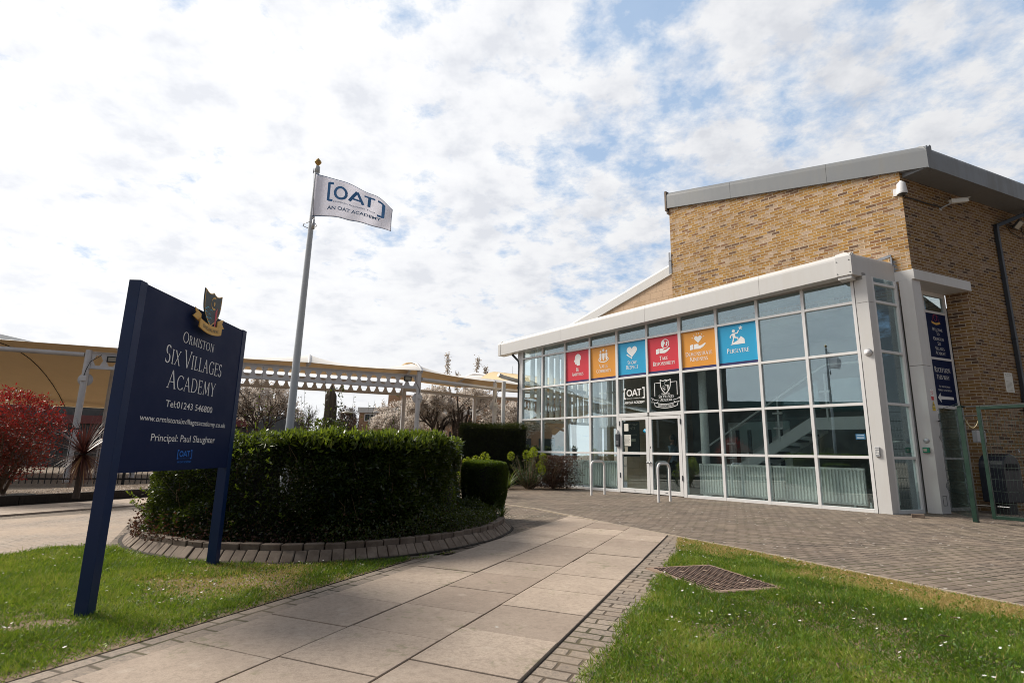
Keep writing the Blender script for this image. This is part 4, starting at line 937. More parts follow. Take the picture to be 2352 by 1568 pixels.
n = 700; P = np.c_[rng.normal(-2.8, .14, n), rng.normal(8.5, .12, n), rng.uniform(1.1, 1.5, n)]; npmesh('ivy', leaves(P, np.tile([0, -.3, .3], (n, 1)), .05, .035, .9), 4, 'ivy_leaf', rng.random(n), rk)

def shrub(name, label, cat, c, rx, ry, h, zb, n, L, W_, mat, shape='box', jit=.7, group=None, base=.1, top_bright=None, core=.12):
    """clipped bush: leaf shell over a rounded body plus dark core"""
    o = thing(name, label, cat, (c[0], c[1], zb), 0, group)
    if shape == 'box':
        th = rng.uniform(0, 2*PI, n); top = rng.random(n) < .38; q = np.where(top, 1.0, rng.random(n)); dep = rng.exponential(.035, n)
        lum = (vnoise(np.c_[th*1.6, q*2.5], 2.0, 4)-.5)*.07
        prof = (.80+.20*np.sin(np.clip(q*1.7, 0, 1)*PI/2))*np.where(q > .86, 1-((q-.86)/.14)**2*.10, 1)
        rr = np.where(top, np.sqrt(rng.random(n))*.93, prof-dep+lum); tp = q
        e = 2/2.6; cx_, sx_ = np.cos(th), np.sin(th); cx_ = np.sign(cx_)*np.abs(cx_)**e; sx_ = np.sign(sx_)*np.abs(sx_)**e
        z = np.where(top, zb+h*(.995-.05*rr**4)-dep*.6+lum*.3, zb+q*h*.97)
        P = np.c_[c[0]+rx*rr*cx_, c[1]+ry*rr*sx_, z]; u = np.c_[cx_*(~top), sx_*(~top), np.where(top, 1.2, .25)]
    else:
        u = unit(rng.normal(0, 1, (n, 3))); rr = 1-rng.exponential(.05, n)+(vnoise(u[:, :2]*2+u[:, 2:], 2.2, 4)-.5)*.12
        z = zb+h/2+u[:, 2]*h/2*rr; tp = np.clip((z-zb)/h, 0, 1); P = np.c_[c[0]+u[:, 0]*rx*rr, c[1]+u[:, 1]*ry*rr, z]
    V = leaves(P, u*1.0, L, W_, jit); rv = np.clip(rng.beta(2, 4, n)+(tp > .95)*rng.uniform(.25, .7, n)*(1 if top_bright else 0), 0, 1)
    npmesh('foliage', V, 4, mat, rv, o)
    m = MB(); m.tube([(c[0], c[1], zb), (c[0], c[1], zb+h*.25), (c[0], c[1], zb+h*.8), (c[0], c[1], zb+h*.88)], [rx*.5, rx*.74, rx*.80, rx*.5], 18); m.build('shade_core', 'black_soft', o)  # black core, inner shade of the bush put in as a body
    return o
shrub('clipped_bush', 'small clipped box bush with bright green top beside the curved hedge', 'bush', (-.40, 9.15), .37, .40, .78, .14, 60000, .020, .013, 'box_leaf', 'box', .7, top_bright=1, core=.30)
shrub('hedge_end_shrub', 'pale green shrubby growth at the right end of the curved hedge', 'shrub', (-.86, 7.4), .16, .45, .66, .12, 5000, .022, .014, 'laurel_leaf', 'round', .8)
# low ivy and dead growth on the planter's right shoulder
n = 16000; a = rng.uniform(-1.35, 1.2, n); rr = rng.uniform(1.3, 2.20, n); rr = np.minimum(rr, np.interp(np.degrees(a), [q[0] for q in PA], [q[1] for q in PA])-.06); x = PC.x+rr*np.cos(a); y = PC.y+rr*np.sin(a); hz = .12+(.13+.20*vnoise(np.c_[x, y], 3, 2))*rng.random(n)*np.clip((2.45-rr)*2.4, .1, 1)
o = npmesh('ground_ivy', leaves(np.c_[x, y, hz], np.tile([.1, -.1, .5], (n, 1)), .032, .022, .9), 4, 'ivy_leaf', rng.beta(1.5, 3, n)); tag(o, 'low dark ivy spreading over the planter soil beside the hedge', 'ivy', kind='stuff')
def strap_plant(name, label, c, n, L, w_, mat='strap_leaf', z0=.1, droop=1.0, up=1.0, group=None, seg=6, cat='plant'):
    V = []; R_ = []
    for i in range(n):
        a = random.uniform(0, 2*PI); l = L*random.uniform(.6, 1.1); el = random.uniform(.45, 1.3)*up; d = Vector((math.cos(a), math.sin(a), 0)); P = Vector((c[0], c[1], z0)); s = Vector((-d.y, d.x, 0)); pr = None; rv = random.random()
        for k in range(seg+1):
            q = k/seg; ang = el-droop*q*1.5*q; P2 = P+(d*math.cos(ang)+Vector((0, 0, math.sin(ang))))*l/seg if k else P
            ww = w_*(1-q**2)*.5+.0008; cur = (P2-s*ww, P2+s*ww)
            if pr: V.append([pr[0], pr[1], cur[1], cur[0]]); R_.append(rv)
            pr = cur; P = P2
    o = npmesh(name, np.array([[tuple(q) for q in f] for f in V]), 4, mat, np.array(R_)); recentre(o, (c[0], c[1], z0)); tag(o, label, cat, group); return o
strap_plant('strap_leaf_plant', 'dark strappy leaved plant at the foot of the clipped bush', (-.28, 8.62), 46, .42, .022, z0=.12)
strap_plant('strap_leaf_plant', 'strappy leaved clump hanging over the planter kerb at its right edge', (-.10, 8.35), 30, .34, .018, z0=.12)
strap_plant('strap_leaf_plant', 'clump of long arching strap leaves beside the corner of the glass front', (-.02, 16.9), 40, 1.05, .035, z0=.02, droop=.9)
strap_plant('strap_leaf_plant', 'low blue green strap leaves behind the clipped bush', (-.75, 16.2), 34, .8, .03, z0=.02)

def euphorbia(label, c, n, h, rad_, heads, seed, group=None):
    random.seed(seed); o = thing('euphorbia', label, 'plant', (c[0], c[1], 0), 0, group); st = MB(); V = []; F = []
    for i in range(n):
        a = random.uniform(0, 2*PI); rr = rad_*math.sqrt(random.random())*1.15; hh = h*(random.uniform(.35, 1.0) if i >= heads//2 else random.uniform(.78, 1.0))*(1-.25*rr/rad_); x1, y1 = c[0]+rr*math.cos(a), c[1]+rr*math.sin(a)
        st.tube([(c[0]+random.gauss(0, .06), c[1]+random.gauss(0, .06), 0), (c[0]*.4+x1*.6, c[1]*.4+y1*.6, hh*.45), (x1, y1, hh)], [.012, .009, .005], 5)
        for k in range(90):
            q = .15+.82*k/90; px = c[0]+(x1-c[0])*q; py = c[1]+(y1-c[1])*q; V += sprig((px, py, hh*q), (random.gauss(0, 1), random.gauss(0, 1), .3), 1, .01, .09, .013, .3)
        if i < heads:
            for k in range(170):
                d = Vector(rng.normal(0, 1, 3)).normalized(); F += sprig(Vector((x1, y1, hh+.02))+Vector((d.x*.10, d.y*.10, d.z*.12)), d, 1, .01, .04, .03, .5)
    st.build('stems', 'stem', o)
    V = np.array([[tuple(q) for q in f] for f in V]); npmesh('leaves', V, 4, 'euphorbia_leaf', rng.random(len(V)), o)
    F = np.array([[tuple(q) for q in f] for f in F]); npmesh('flower_heads', F, 4, 'euphorbia_flower', rng.random(len(F)), o)
euphorbia('bushy euphorbia with lime green flower heads against the corner of the glass front', (.60, 17.1), 50, 1.34, .62, 11, 3)
euphorbia('euphorbia with lime flower heads behind the clipped bush, before the dark conifer hedge', (-.78, 14.0), 16, 1.10, .36, 8, 5)
euphorbia('single leaning euphorbia stem with one lime head by the hedge gap', (-1.25, 14.3), 3, 1.15, .10, 1, 9)
n = 9000; P = np.c_[rng.normal(1.45, .30, n), rng.normal(17.35, .26, n), rng.uniform(.05, 1.0, n)**1.0]; shb = thing('brown_shrub', 'bushy brown and red shrub beside the euphorbia at the glass front', 'shrub', (1.45, 17.3, 0)); npmesh('leaves', leaves(P, np.tile([0, 0, .5], (n, 1)), .05, .025, .9), 4, 'dry_leaf', rng.random(n), shb)
st = MB()
for i in range(26):
    a = random.uniform(0, 2*PI); st.tube([(1.35, 17.3, 0), (1.35+.35*math.cos(a), 17.3+.35*math.sin(a), .4), (1.4+.62*math.cos(a+.2), 17.3+.5*math.sin(a), random.uniform(.5, .95))], [.016, .010, .004], 5)
st.build('stems', 'stem', shb)
sheet('corner_bed', [(-1.9, 15.2), (-.6, 16.1), (.6, 16.3), (1.7, 16.9), (2.45, 17.6), (1.75, 18.3), (.9, 19.3), (0.3, 20.5), (-1.7, 21)], .006, 'bed_soil')
# ================================================================== ACADEMY BUILDING
A0 = Vector((7.539, 11.566, 0)); BU = Vector((.6524, -.7579, 0)).normalized(); BA = math.atan2(BU.y, BU.x)
FB = Matrix.Translation(A0) @ Matrix.Rotation(BA, 4, 'Z')       # building frame: x right along the glass front, y into the building
DL = Vector((.3044, .9525, 0)); NR = Vector((.9525, -.3044, 0))  # direction of the return walls and their outward normal
def bw(x, y, z=0): return FB @ Vector((x, y, z))
def bdir(v): return FB.to_3x3() @ Vector(v)
def BMB(): return MB(FB)
def bthing(name, label, cat, x, y, z=0, group=None, rot=0): return thing(name, label, cat, bw(x, y, z), BA+rot, group)
bld = bthing('academy_building', 'yellow brick school block with a glass and white metal entrance front', 'building', 0, 0)
HF = 9.0
# main brick walls
m = BMB(); m.ext([(-5.26, 4.7), (.859, 4.7), (.859, 7.72), (-5.26, 8.92)], (0, 1.118, 0), (1, 0, 0), (0, 0, 1), (0, .30, 0)); m.build('brick_wall', 'stock_brick', bld)
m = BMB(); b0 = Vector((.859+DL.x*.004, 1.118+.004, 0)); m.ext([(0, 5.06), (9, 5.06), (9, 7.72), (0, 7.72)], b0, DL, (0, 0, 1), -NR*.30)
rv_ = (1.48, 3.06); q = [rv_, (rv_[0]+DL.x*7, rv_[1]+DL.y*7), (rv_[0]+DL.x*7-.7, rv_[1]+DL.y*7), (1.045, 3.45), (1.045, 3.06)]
m.prism(q, -.05, 5.058); m.build('brick_wall', 'stock_brick_shaded', bld)
m = BMB(); p0 = b0+DL*4.95+NR*.004; m.ext([(0, 0), (3.5, 0), (3.5, 7.0), (0, 7.0)], p0, DL, (0, 0, 1), NR*.05); m.build('pale_pier', 'pale_brick', bld)
m = BMB(); m.ext([(0, 4.9), (4, 5.2), (4, 9.0), (0, 8.8)], (-5.27, 1.43, 0), (0, 1, 0), (0, 0, 1), (.25, 0, 0)); m.build('brick_wall', 'stock_brick', bld)
# grey roof edge: bull-nosed fascia in three lengths and along the return, soffit included
def nose(h, r, d, n=6): return [(0, 0), (d, 0), (d, h), (r, h)]+[(r-r*math.sin(PI/2*i/n), h-r+r*math.cos(PI/2*i/n)) for i in range(1, n+1)]
XC, YC, ZC = 1.42, 1.045, 7.53; SL = .195
gf = None
m = BMB()
for a, b in ((-5.30, -3.186), (-3.180, -.643), (-.637, XC)):
    m.ext(nose(.57, .16, .06+.0, 6)[:1]+[(.9, 0), (.9, .57)]+nose(.57, .16, .3)[3:], (a, YC, ZC+SL*(XC-a)), (0, 1, 0), (0, 0, 1), (b-a, 0, -SL*(b-a)))
gf = m.build('roof_fascia', 'grey_clad', bld)
m = BMB()
for a, b in ((0.0, 4.30), (4.306, 10)):
    m.ext([(0, 0), (.95, 0), (.95, .57)]+nose(.57, .16, .3)[3:], Vector((XC, YC, ZC))+DL*a, -NR, (0, 0, 1), DL*(b-a))
m.build('roof_fascia', 'grey_clad', bld)
m = BMB(); m.ext(nose(.585, .17, .3)[3:]+[(0, -.02), (.0, -.02), (.26, -.02), (.26, .585)], (XC+.001, YC-.008, ZC), (0, 1, 0), (0, 0, 1), (.012, 0, 0)); m.ext([(0, -.02), (.20, -.02), (.20, .55), (.16, .58), (0, .44)], Vector((XC, YC, ZC))+NR*.006, DL, (0, 0, 1), NR*.008)
m.build('fascia_end_plate', 'grey_clad', gf)
m = BMB(); m.box((-5.365, YC-.01, 8.76), (-5.305, YC+.7, 9.43)); m.box((-5.33, YC+.03, 8.66), (-5.27, YC+.3, 8.76)); m.build('gutter_end', 'kerb_apron', bld)
m = BMB(); m.prism([(-5.3, 1.3), (XC-.1, 1.3), (XC+2.2, 9), (-5.3, 9)], [9.38, 8.06, 8.06, 9.38], [9.41, 8.09, 8.09, 9.41]); m.build('roof', 'grey_clad', bld)
# white glass-front roof edge
m = BMB(); ZW = 5.02; SW = -.0285
XR = .085
zr = lambda x: ZW+SW*(XR-x)
for a, b in ((-11.97, -8.728), (-8.722, -5.323), (-5.317, -1.953), (-1.947, XR)):
    m.ext([(0, 0), (.34, 0), (.34, .535)]+nose(.535, .15, .3)[3:], (a, -.30, zr(a)), (0, 1, 0), (0, 0, 1), (b-a, 0, zr(b)-zr(a)))
wf = m.build('white_fascia', 'white_clad', bld)
m = BMB(); m.ext([(.0, 0), (.34, 0), (.34, .535)]+nose(.535, .15, .3)[3:], (XR, -.30, ZW), -NR, (0, 0, 1), DL*1.47); m.build('white_fascia', 'white_clad', bld)
m = BMB(); m.box((-.22, -.312, ZW-.005), (XR+.012, -.301, ZW+.43)); m.ext([(0, -.005), (.10, -.005), (.10, .53), (.0, .40)], Vector((XR, -.30, ZW))+NR*.003, DL, (0, 0, 1), NR*.008)
m.box((-.20, -.285, ZW-.08), (XR-.02, -.02, ZW-.002)); m.build('fascia_end_plate', 'white_clad', wf)
m = BMB()
for x in (-.195, XR-.03):
    for z in (ZW+.05, ZW+.33): m.lathe([(0, 0), (.012, 0), (.010, .008), (0, .01)], (x, -.313, z), 8, (0, -1, 0))
m.build('bolts', 'slate_pipe', wf)
m = BMB(); m.ext([(0, 0), (.30, 0), (.30, .56)]+nose(.56, .15, .3)[3:], (-12.0, -.31, zr(-12)-.012), (0, 1, 0), (0, 0, 1), (.14, 0, 0)); m.build('fascia_end_plate', 'white_clad', wf)
m = BMB(); m.prism([(-11.9, .0), (XR+.1, .0), (.50, 1.10), (-5.28, 1.10), (-5.28, 6), (-11.9, 6)], [5.18-.34+.1]*6, [5.10]*6); m.build('roof', 'ceil', bld)
# lead flashing with stepped teeth where the white roof meets brick
m = BMB()
for i in range(6):
    z = 5.06+i*.085; m.add([(.50-.02*i*0, 1.112, z), (.645-.012*i, 1.110, z+.02), (.50, 1.112, z+.11)], [(0, 1, 2)])
m.box((.49, 1.06, 5.02), (.52, 1.116, 5.64)); m.ext([(0, 0), (.62, .10), (.62, .16), (0, .06)], (-.12, 1.106, 5.56), (1, 0, 0), (0, 0, 1), (0, .01, 0)); m.build('lead_flashing', 'lead', bld)
# lower wing behind, pale brick with its own rising white roof edge
m = BMB(); m.ext([(-12.5, 4.9), (-5.27, 4.9), (-5.27, 6.8), (-12.5, 4.95)], (0, 1.25, 0), (1, 0, 0), (0, 0, 1), (0, .3, 0)); m.build('pale_wing_wall', 'pale_brick', bld)
m = BMB(); m.ext([(0, 0), (.25, 0), (.25, .385)]+nose(.385, .10, .3)[3:], (-12.5, 1.20, 6.68-.285*7.2), (0, 1, 0), (0, 0, 1), (7.18, 0, .285*7.18)); m.build('white_fascia', 'white_clad', bld)
m = BMB(); m.box((-5.345, 1.10, 6.66), (-5.25, 1.115, 7.08)); m.box((-5.33, 1.09, 7.08), (-5.28, 1.117, 7.35)); m.build('lead_flashing', 'lead', bld)
# glazing grid ---------------------------------------------------------
TZ = [.035, 1.115, 2.23, 3.345, 4.46]
fr = BMB()
for k in range(11):
    x = -1.1*k; top = zr(x)+.02
    if k == 0: fr.box((-.062, 0, 0), (0.0, .11, top))
    elif k == 10: fr.box((-11.0, 0, 0), (-10.93, .11, top))
    elif k == 5: fr.box((x-.034, 0, 2.275), (x+.034, .11, top))
    elif k in (4, 6): fr.box((x-.045, -.004, 0), (x+.045, .12, top))
    else: fr.box((x-.034, 0, 0), (x+.034, .11, top))
for k in range(10):
    a, b = -1.1*(k+1)+.034, -1.1*k-.034
    if k in (3, ): b = -1.1*k-.034; a = -4.4+.045
    if k in (6, ): b = -6.6-.045
    if k == 9: a = -10.93
    if k == 0: b = -.062
    for i, z in enumerate(TZ):
        if k in (4, 5) and i < 2: continue
        if k in (4, 5): a2, b2 = (a if k == 4 else -6.6+.045), (b if k == 5 else -4.4-.045)
        else: a2, b2 = a, b
        if i == 0: fr.box((a2, .002, 0), (b2, .108, .075))
        elif i == 2 and k in (4, 5): fr.box((a2, .002, z-.055), (b2, .108, z+.045))
        else: fr.box((a2, .002, z-.03), (b2, .108, z+.03))
fr.build('window_frame', 'white_frame', bld, bevel=.004)
def pane(x0, x1, z0, z1, par=bld, y=.05):
    m = BMB(); m.box((x0, y, z0), (x1, y+.012, z1)); return m.build('glass_pane', 'glass', par)
for k in range(10):
    a, b = -1.1*(k+1)+.034, -1.1*k-.034
    for i in range(5):
        if k in (4, 5) and i < 2: continue
        z0 = TZ[i]+.03; z1 = (TZ[i+1]-.03) if i < 4 else zr(b)
        pane(a, b, z0, z1)
# double doors
for s_, x0, x1 in ((-1, -6.545, -5.505), (1, -5.495, -4.455)):
    m = BMB(); st_ = .095
    m.box((x0, -.006, .02), (x0+st_, .06, 2.16)); m.box((x1-st_, -.006, .02), (x1, .06, 2.16))
    m.box((x0+st_, -.005, .02), (x1-st_, .058, .135)); m.box((x0+st_, -.005, 2.075), (x1-st_, .058, 2.16)); m.box((x0+st_, -.005, 1.09), (x1-st_, .058, 1.155))
    dr = m.build('door', 'white_frame', bld, bevel=.004)
    for z0, z1 in ((.135, 1.09), (1.155, 2.075)): pane(x0+st_, x1-st_, z0, z1, dr, .02)
    m = BMB(); xh = x1-.035 if s_ < 0 else x0+.045; m.lathe([(.018, 0), (.018, .02), (.03, .035), (.03, .055), (.018, .066), (0, .068)], (xh, -.006, .87), 14, (0, -1, 0)); m.build('handle', 'galv', dr)
    xk = x0+.012 if s_ < 0 else x1-.012
    for z in (.42, 1.92): m = BMB(); m.box((xk-.014, -.02, z), (xk+.014, -.006, z+.14)); m.build('hinge', 'slate_pipe', dr)
    m = BMB(); m.box(((x0+x1)/2-.04, -.008, .07), ((x0+x1)/2+.04, -.005, .082)); m.build('drain_slot', 'slate_pipe', dr)
m = BMB(); m.box((-5.466, -.008, 1.26), (-5.446, -.005, 1.32)); m.build('keyhole', 'slate_pipe', bpy.data.objects['door.001'])
# corner columns, return glazing, lintel
def pr(pts, z0, z1, name, mat, bev=.004): m = BMB(); m.prism(pts, z0, z1); return m.build(name, mat, bld, bevel=bev)
cA = [(.012, .002), (.254, .0), (.254+DL.x*.19, DL.y*.19), (.10, .20)]
pr(cA, 0, 4.42, 'corner_column', 'white_clad'); pr([(x, y+.001) for x, y in cA], 4.426, 5.02, 'corner_column', 'white_clad')
R0 = Vector((.254, 0, 0))
def rt(t, o=0, z=0): return R0+DL*t-NR*o+Vector((0, 0, z))
fr = BMB()
def rbox(t0, t1, z0, z1, o0=.012, o1=.10, mb=None, org=None):
    org = org or R0; a = org+DL*t0-NR*o0; b = org+DL*t1-NR*o0
    (mb or fr).prism([(a.x, a.y), (b.x, b.y), (b.x-NR.x*(o1-o0), b.y-NR.y*(o1-o0)), (a.x-NR.x*(o1-o0), a.y-NR.y*(o1-o0))], z0, z1)
rbox(.205, .265, 0, 5.03); rbox(.985, 1.055, 0, 5.03)
for z in (.0375, 1.117, 2.235, 3.36, 4.47, 4.885): rbox(.265, .985, z-(.0375 if z < .1 else .028), z+(.04 if z < .1 else .028), .014, .098)
fr.build('window_frame', 'white_frame', bld, bevel=.004)
zs = [.078, 1.117, 2.235, 3.36, 4.47, 4.885, 5.06]
for i in range(6):
    m = BMB(); rbox(.265, .985, zs[i]+(.028 if i else 0), zs[i+1]-.028, .05, .062, m); m.build('glass_pane', 'glass', bld)
m = BMB(); rbox(1.057, 1.112, 0, 4.98, .02, .09, m); m.build('frame_trim', 'galv', bld)
c2 = [(.593, 1.063), (.841, 1.061), (.841+DL.x*.30, 1.061+DL.y*.30), (.700, 1.36)]
pr(c2, .005, 3.09, 'corner_column', 'white_clad'); pr([(x, y+.001) for x, y in c2], 3.098, 5.036, 'corner_column', 'white_clad')
lc = Vector((.895, 1.085, 0)); li = [(.50, 1.085), (lc.x, lc.y), (lc.x+DL.x*2.14, lc.y+DL.y*2.14), (lc.x+DL.x*2.14-.75, lc.y+DL.y*2.14), (.50, 1.75)]
pr(li, 5.04, 5.275, 'lintel', 'white_clad', .006)
# side entrance glazing with its signs behind the second column
SO = Vector((1.02, 3.04, 0))-DL*1.0            # t=0 one metre left of the plane's reference point
def spt(y): return (y-SO.y)/DL.y
fr = BMB()
t0, t1 = spt(2.262), spt(3.00); 
rbox(t0-.55, t0, 0, 5.04, .0, .08, fr, SO); rbox(t1, t1+.072, 0, 5.04, .0, .08, fr, SO)
for z, hh in ((.02, .045), (1.13, .028), (2.29, .035), (3.418, .028), (4.545, .03), (5.0, .05)): rbox(t0, t1, z-hh, z+hh, .002, .078, fr, SO)
fr.build('window_frame', 'white_frame', bld, bevel=.004)
for z0, z1 in ((.065, 1.102), (1.158, 2.255), (4.575, 4.95)):
    m = BMB(); rbox(t0, t1, z0, z1, .04, .052, m, SO); m.build('glass_pane', 'glass', bld)
# rainwater pipes
m = BMB(); w_o = b0
def wp(t, o, z): return tuple(b0+DL*t+NR*o+Vector((0, 0, z)))
tp = (4.55-1.118)/DL.y
pts = [wp(tp+1.0, .35, 7.56), wp(tp+.95, .30, 7.40), wp(tp+.02, .06, 6.98), wp(tp, .055, 6.85)]
for a, b in zip(pts[:-1], pts[1:]):
    a, b = Vector(a), Vector(b); d = (b-a).normalized(); s = NR*.04; m.obox((a+b)/2, d*((b-a).length/2+.02), s, d.cross(NR).normalized()*.045)
m.obox(b0+DL*tp+NR*.055+Vector((0, 0, 3.45)), NR*.04, DL*.045, (0, 0, 3.45)); 
for z in (1.2, 2.6, 4.05, 5.6): m.obox(b0+DL*tp+NR*.05+Vector((0, 0, z)), NR*.052, DL*.056, (0, 0, .035))
m.build('rainwater_pipe', 'slate_pipe', bld, bevel=.006)
m = BMB(); m.tube([(-11.50, -.02, 4.74), (-11.46, -.02, 4.66), (-11.20, .03, 4.42), (-11.17, .04, 4.3), (-11.165, .04, .02)], .042, 10)
for z in (.6, 2.0, 3.4): m.box((-11.22, -.01, z), (-11.11, .10, z+.04))
m.build('rainwater_pipe', 'slate_pipe', bld)
m = BMB(); m.box((-11.105, .01, 0), (-11.003, .2, 4.70)); m.box((-11.22, .02, 4.3), (-11.105, .2, 4.7)); m.build('corner_column', 'white_clad', bld)
# interior shell
m = BMB(); m.prism([(-11.0, .12), (-.02, .12), (.75, 2.5), (1.2, 4.0), (1.4, 5.5), (-11, 5.5)], -.01, .008); m.build('floor', 'int_floor', bld)
m = BMB(); m.box((-7.7, 4.4, 0), (1.6, 4.6, 5.0)); m.build('inner_wall', 'int_wall', bld)
m = BMB(); m.box((-5.3, 1.43, 4.55), (.7, 4.4, 4.75)); m.build('ceiling', 'ceil', bld)
m = BMB(); m.box((-7.75, 1.9, 0), (-6.75, 4.4, 5.0)); m.build('inner_brick_wall', 'pale_brick', bld)
m = BMB(); m.box((.62, 2.4, 0), (.70, 4.4, 5.0)); m.build('inner_wall', 'int_wall', bld)
# back screen of white fins with glazing between, left end
m = BMB()
for i in range(12): x = -10.9+i*.28; m.box((x, 4.1, 2.2), (x+.05, 4.35, 4.95))
[m.box((-10.99, .45+.33*i, 2.3), (-10.80, .50+.33*i, 4.95)) for i in range(11)]; m.box((-10.99, .2, 2.2), (-10.85, 4.1, 2.3)); m.box((-11, 4.1, 2.1), (-7.75, 4.35, 2.2)); m.box((-11, 4.12, 3.5), (-7.75, 4.2, 3.56)); m.build('glazing_fins', 'int_white', bld)
for x in (-10.75, -9.3): 
    m = BMB(); m.tube([(x, 2.2, 0), (x, 2.2, 5.0)], .11, 16); m.build('round_column', 'int_white', bld)
for x in (-4.05,):
    m = BMB(); m.tube([(x-.15, .75, 0), (x-.15, .75, 5.0)], .11, 16); m.build('round_column', 'int_white', bld)
for x in (-10.1, -9.55):
    m = BMB(); m.box((x, 2.9, .02), (x+.44, 2.94, 2.08)); m.build('inner_door', 'ply', bld)
m = BMB(); m.box((-5.4, 4.36, 0), (-3.4, 4.399, 2.2)); idr = m.build('inner_door', 'int_white', bld)
m = BMB()
for x in (-5.15, -4.75, -4.1, -3.75): m.box((x, 4.345, .25), (x+.13, 4.359, 1.95))
m.build('door_glazing', 'black_soft', idr)
m = BMB(); m.box((.0, 1.5, 0), (.35, 1.62, 4.5)); m.build('inner_wall', 'int_dark', bld)
# stair: stringers, landing, treads, rails
y0, y1 = 1.85, 2.95
m = BMB(); sl = (2.1-.876)/(3.85-1.82)
for yy in (y0, y1): m.ext([(-5.0, .876-sl*1.17-.33), (-1.85, 2.1-.34), (-1.85, 2.1), (-5.0, .876-sl*1.17)], (0, yy, 0), (1, 0, 0), (0, 0, 1), (0, .06, 0))
m.box((-1.85, y0, 1.79), (.2, y0+.06, 2.1)); m.box((-1.85, y0+.06, 1.84), (.2, y1+.06, 2.0)); stg = m.build('staircase', 'int_white', bld)
m = BMB()
for i in range(11):
    x = -4.75+i*.265; z = .876+sl*(x+3.85)-.10; m.box((x, y0+.06, z), (x+.30, y1, z+.05))
m.build('treads', 'int_dark', stg)
m = BMB(); hh = 1.05
R_ = lambda x: .876+sl*(x+3.85)
m.tube([(-5.15, y0, R_(-5.15)+1.02), (-1.45, y0, 3.4), (-1.35, y0, 3.43), (.3, y0, 3.43)], .028, 8)
for x in (-4.0, -2.65, -1.42): 
    zb = min(R_(x), 2.1)-.1; m.tube([(x, y0, zb), (x, y0, zb+1.20)], .026, 8); 
    for dz in (.35, .75): m.tube([(x-.13, y0-.03, zb+dz), (x+.13, y0-.03, zb+dz)], .028, 8)
m.tube([(-3.0, 1.9, 4.55), (-2.85, 1.9, 4.64), (.1, 1.9, 4.62)], .03, 8); m.build('handrail', 'int_white', stg)
m = BMB()
for a, b in ((-3.8, -2.75), (-2.55, -1.6), (-1.3, -.3)): m.ext([(a, min(R_(a), 2.1)+.12), (b, min(R_(b), 2.1)+.12), (b, min(R_(b), 2.1)+.95), (a, min(R_(a), 2.1)+.95)], (0, y0+.02, 0), (1, 0, 0), (0, 0, 1), (0, .01, 0))
m.build('glass_balustrade', 'glass_back', stg)

# radiators
def radiator(x0, x1, label):
    o = bthing('radiator', label, 'radiator', (x0+x1)/2, .30, .1, 'radiators behind the glass front'); m = BMB()
    m.box((x0, .31, .14), (x1, .36, .86)); m.box((x0, .285, .83), (x1, .385, .885)); m.box((x0, .285, .11), (x1, .385, .16))
    n = int((x1-x0)/.068)
    for i in range(n): x = x0+(i+.5)*(x1-x0)/n; m.box((x-.017, .262, .15), (x+.017, .31, .85))
    m.build('radiator_panel', 'rad_white', o); m = BMB()
    for x in (x0+.25, x1-.25): m.box((x-.02, .32, .0), (x+.02, .35, .14))
    m.build('foot', 'rad_white', o)
    m = BMB(); m.lathe([(.02, 0), (.026, .01), (.026, .05), (.018, .06), (.018, .12), (0, .125)], (x1+.06, .33, .06), 10); m.build('valve', 't_white', o)
radiator(-4.14, -2.24, 'long white radiator behind the glass right of the entrance doors'); radiator(-2.20, -.27, 'long white radiator behind the glass beside the corner column')
radiator(-9.9, -8.72, 'white radiator behind the glass nearest the brown shrub'); radiator(-8.68, -6.86, 'white radiator behind the glass left of the entrance doors')
o = bthing('radiator', 'short white radiator inside the narrow side pane between the two columns', 'radiator', .15, .75, .1, 'radiators behind the glass front')
m = BMB()
for i in range(9): a = R0+DL*(.32+i*.06)-NR*.35; m.obox((a.x, a.y, .5), DL*.016, NR*.01, (0, 0, .36))
a = R0+DL*.56-NR*.38; m.obox((a.x, a.y, .5), DL*.27, NR*.018, (0, 0, .38)); m.build('radiator_panel', 'rad_white', o)

# window graphics -------------------------------------------------------
def decal_plane(y=-.0): return Plane(bw(0, .0495, 0), BU, (0, 0, 1), bdir((0, -1, 0)))
dp_ = decal_plane()
def poster(k, col, l1, l2, label, draw):
    x0, x1 = -1.1*(k+1)+.036, -1.1*k-.036; cx = (x0+x1)/2
    o = bthing('window_poster', label, 'poster', cx, .045, 3.38, 'value posters across the glass front')
    m = BMB(); m.box((x0, .044, 3.45), (x1, .0485, 4.428)); m.build('background', col, o)
    m = BMB(); m.box((x0, .044, 3.377), (x1, .0485, 3.4495)); m.build('lower_band', 'd_navy', o)
    m = MB(); draw(m, cx); m.build('icon', 't_white', o)
    m = MB()
    if l2: serif(m, dp_, l1, cx, 3.745, .118, .80, .92, .045, .0085, 1.15); serif(m, dp_, l2, cx, 3.60, .118, .80, (.92 if len(l2) < 9 else .78 if len(l2) < 11 else .86 if l2 != 'Responsibility' else .82), .045, .0085, 1.15)
    else: serif(m, dp_, l1, cx, 3.685, .125, .82, .90, .05, .0085, 1.15)
    m.build('lettering', 't_white', o)
H_ = .0085
def ic_head(m, cx):
    P = [(.10, -.19), (-.03, -.20), (-.05, -.14), (-.11, -.14), (-.12, -.07), (-.165, -.05), (-.12, .03), (-.12, .09), (-.08, .16), (0, .195), (.08, .18), (.14, .11), (.14, .02), (.10, -.06)]
    poly2(m, dp_, [(cx+x, 4.13+y) for x, y in P], H_)
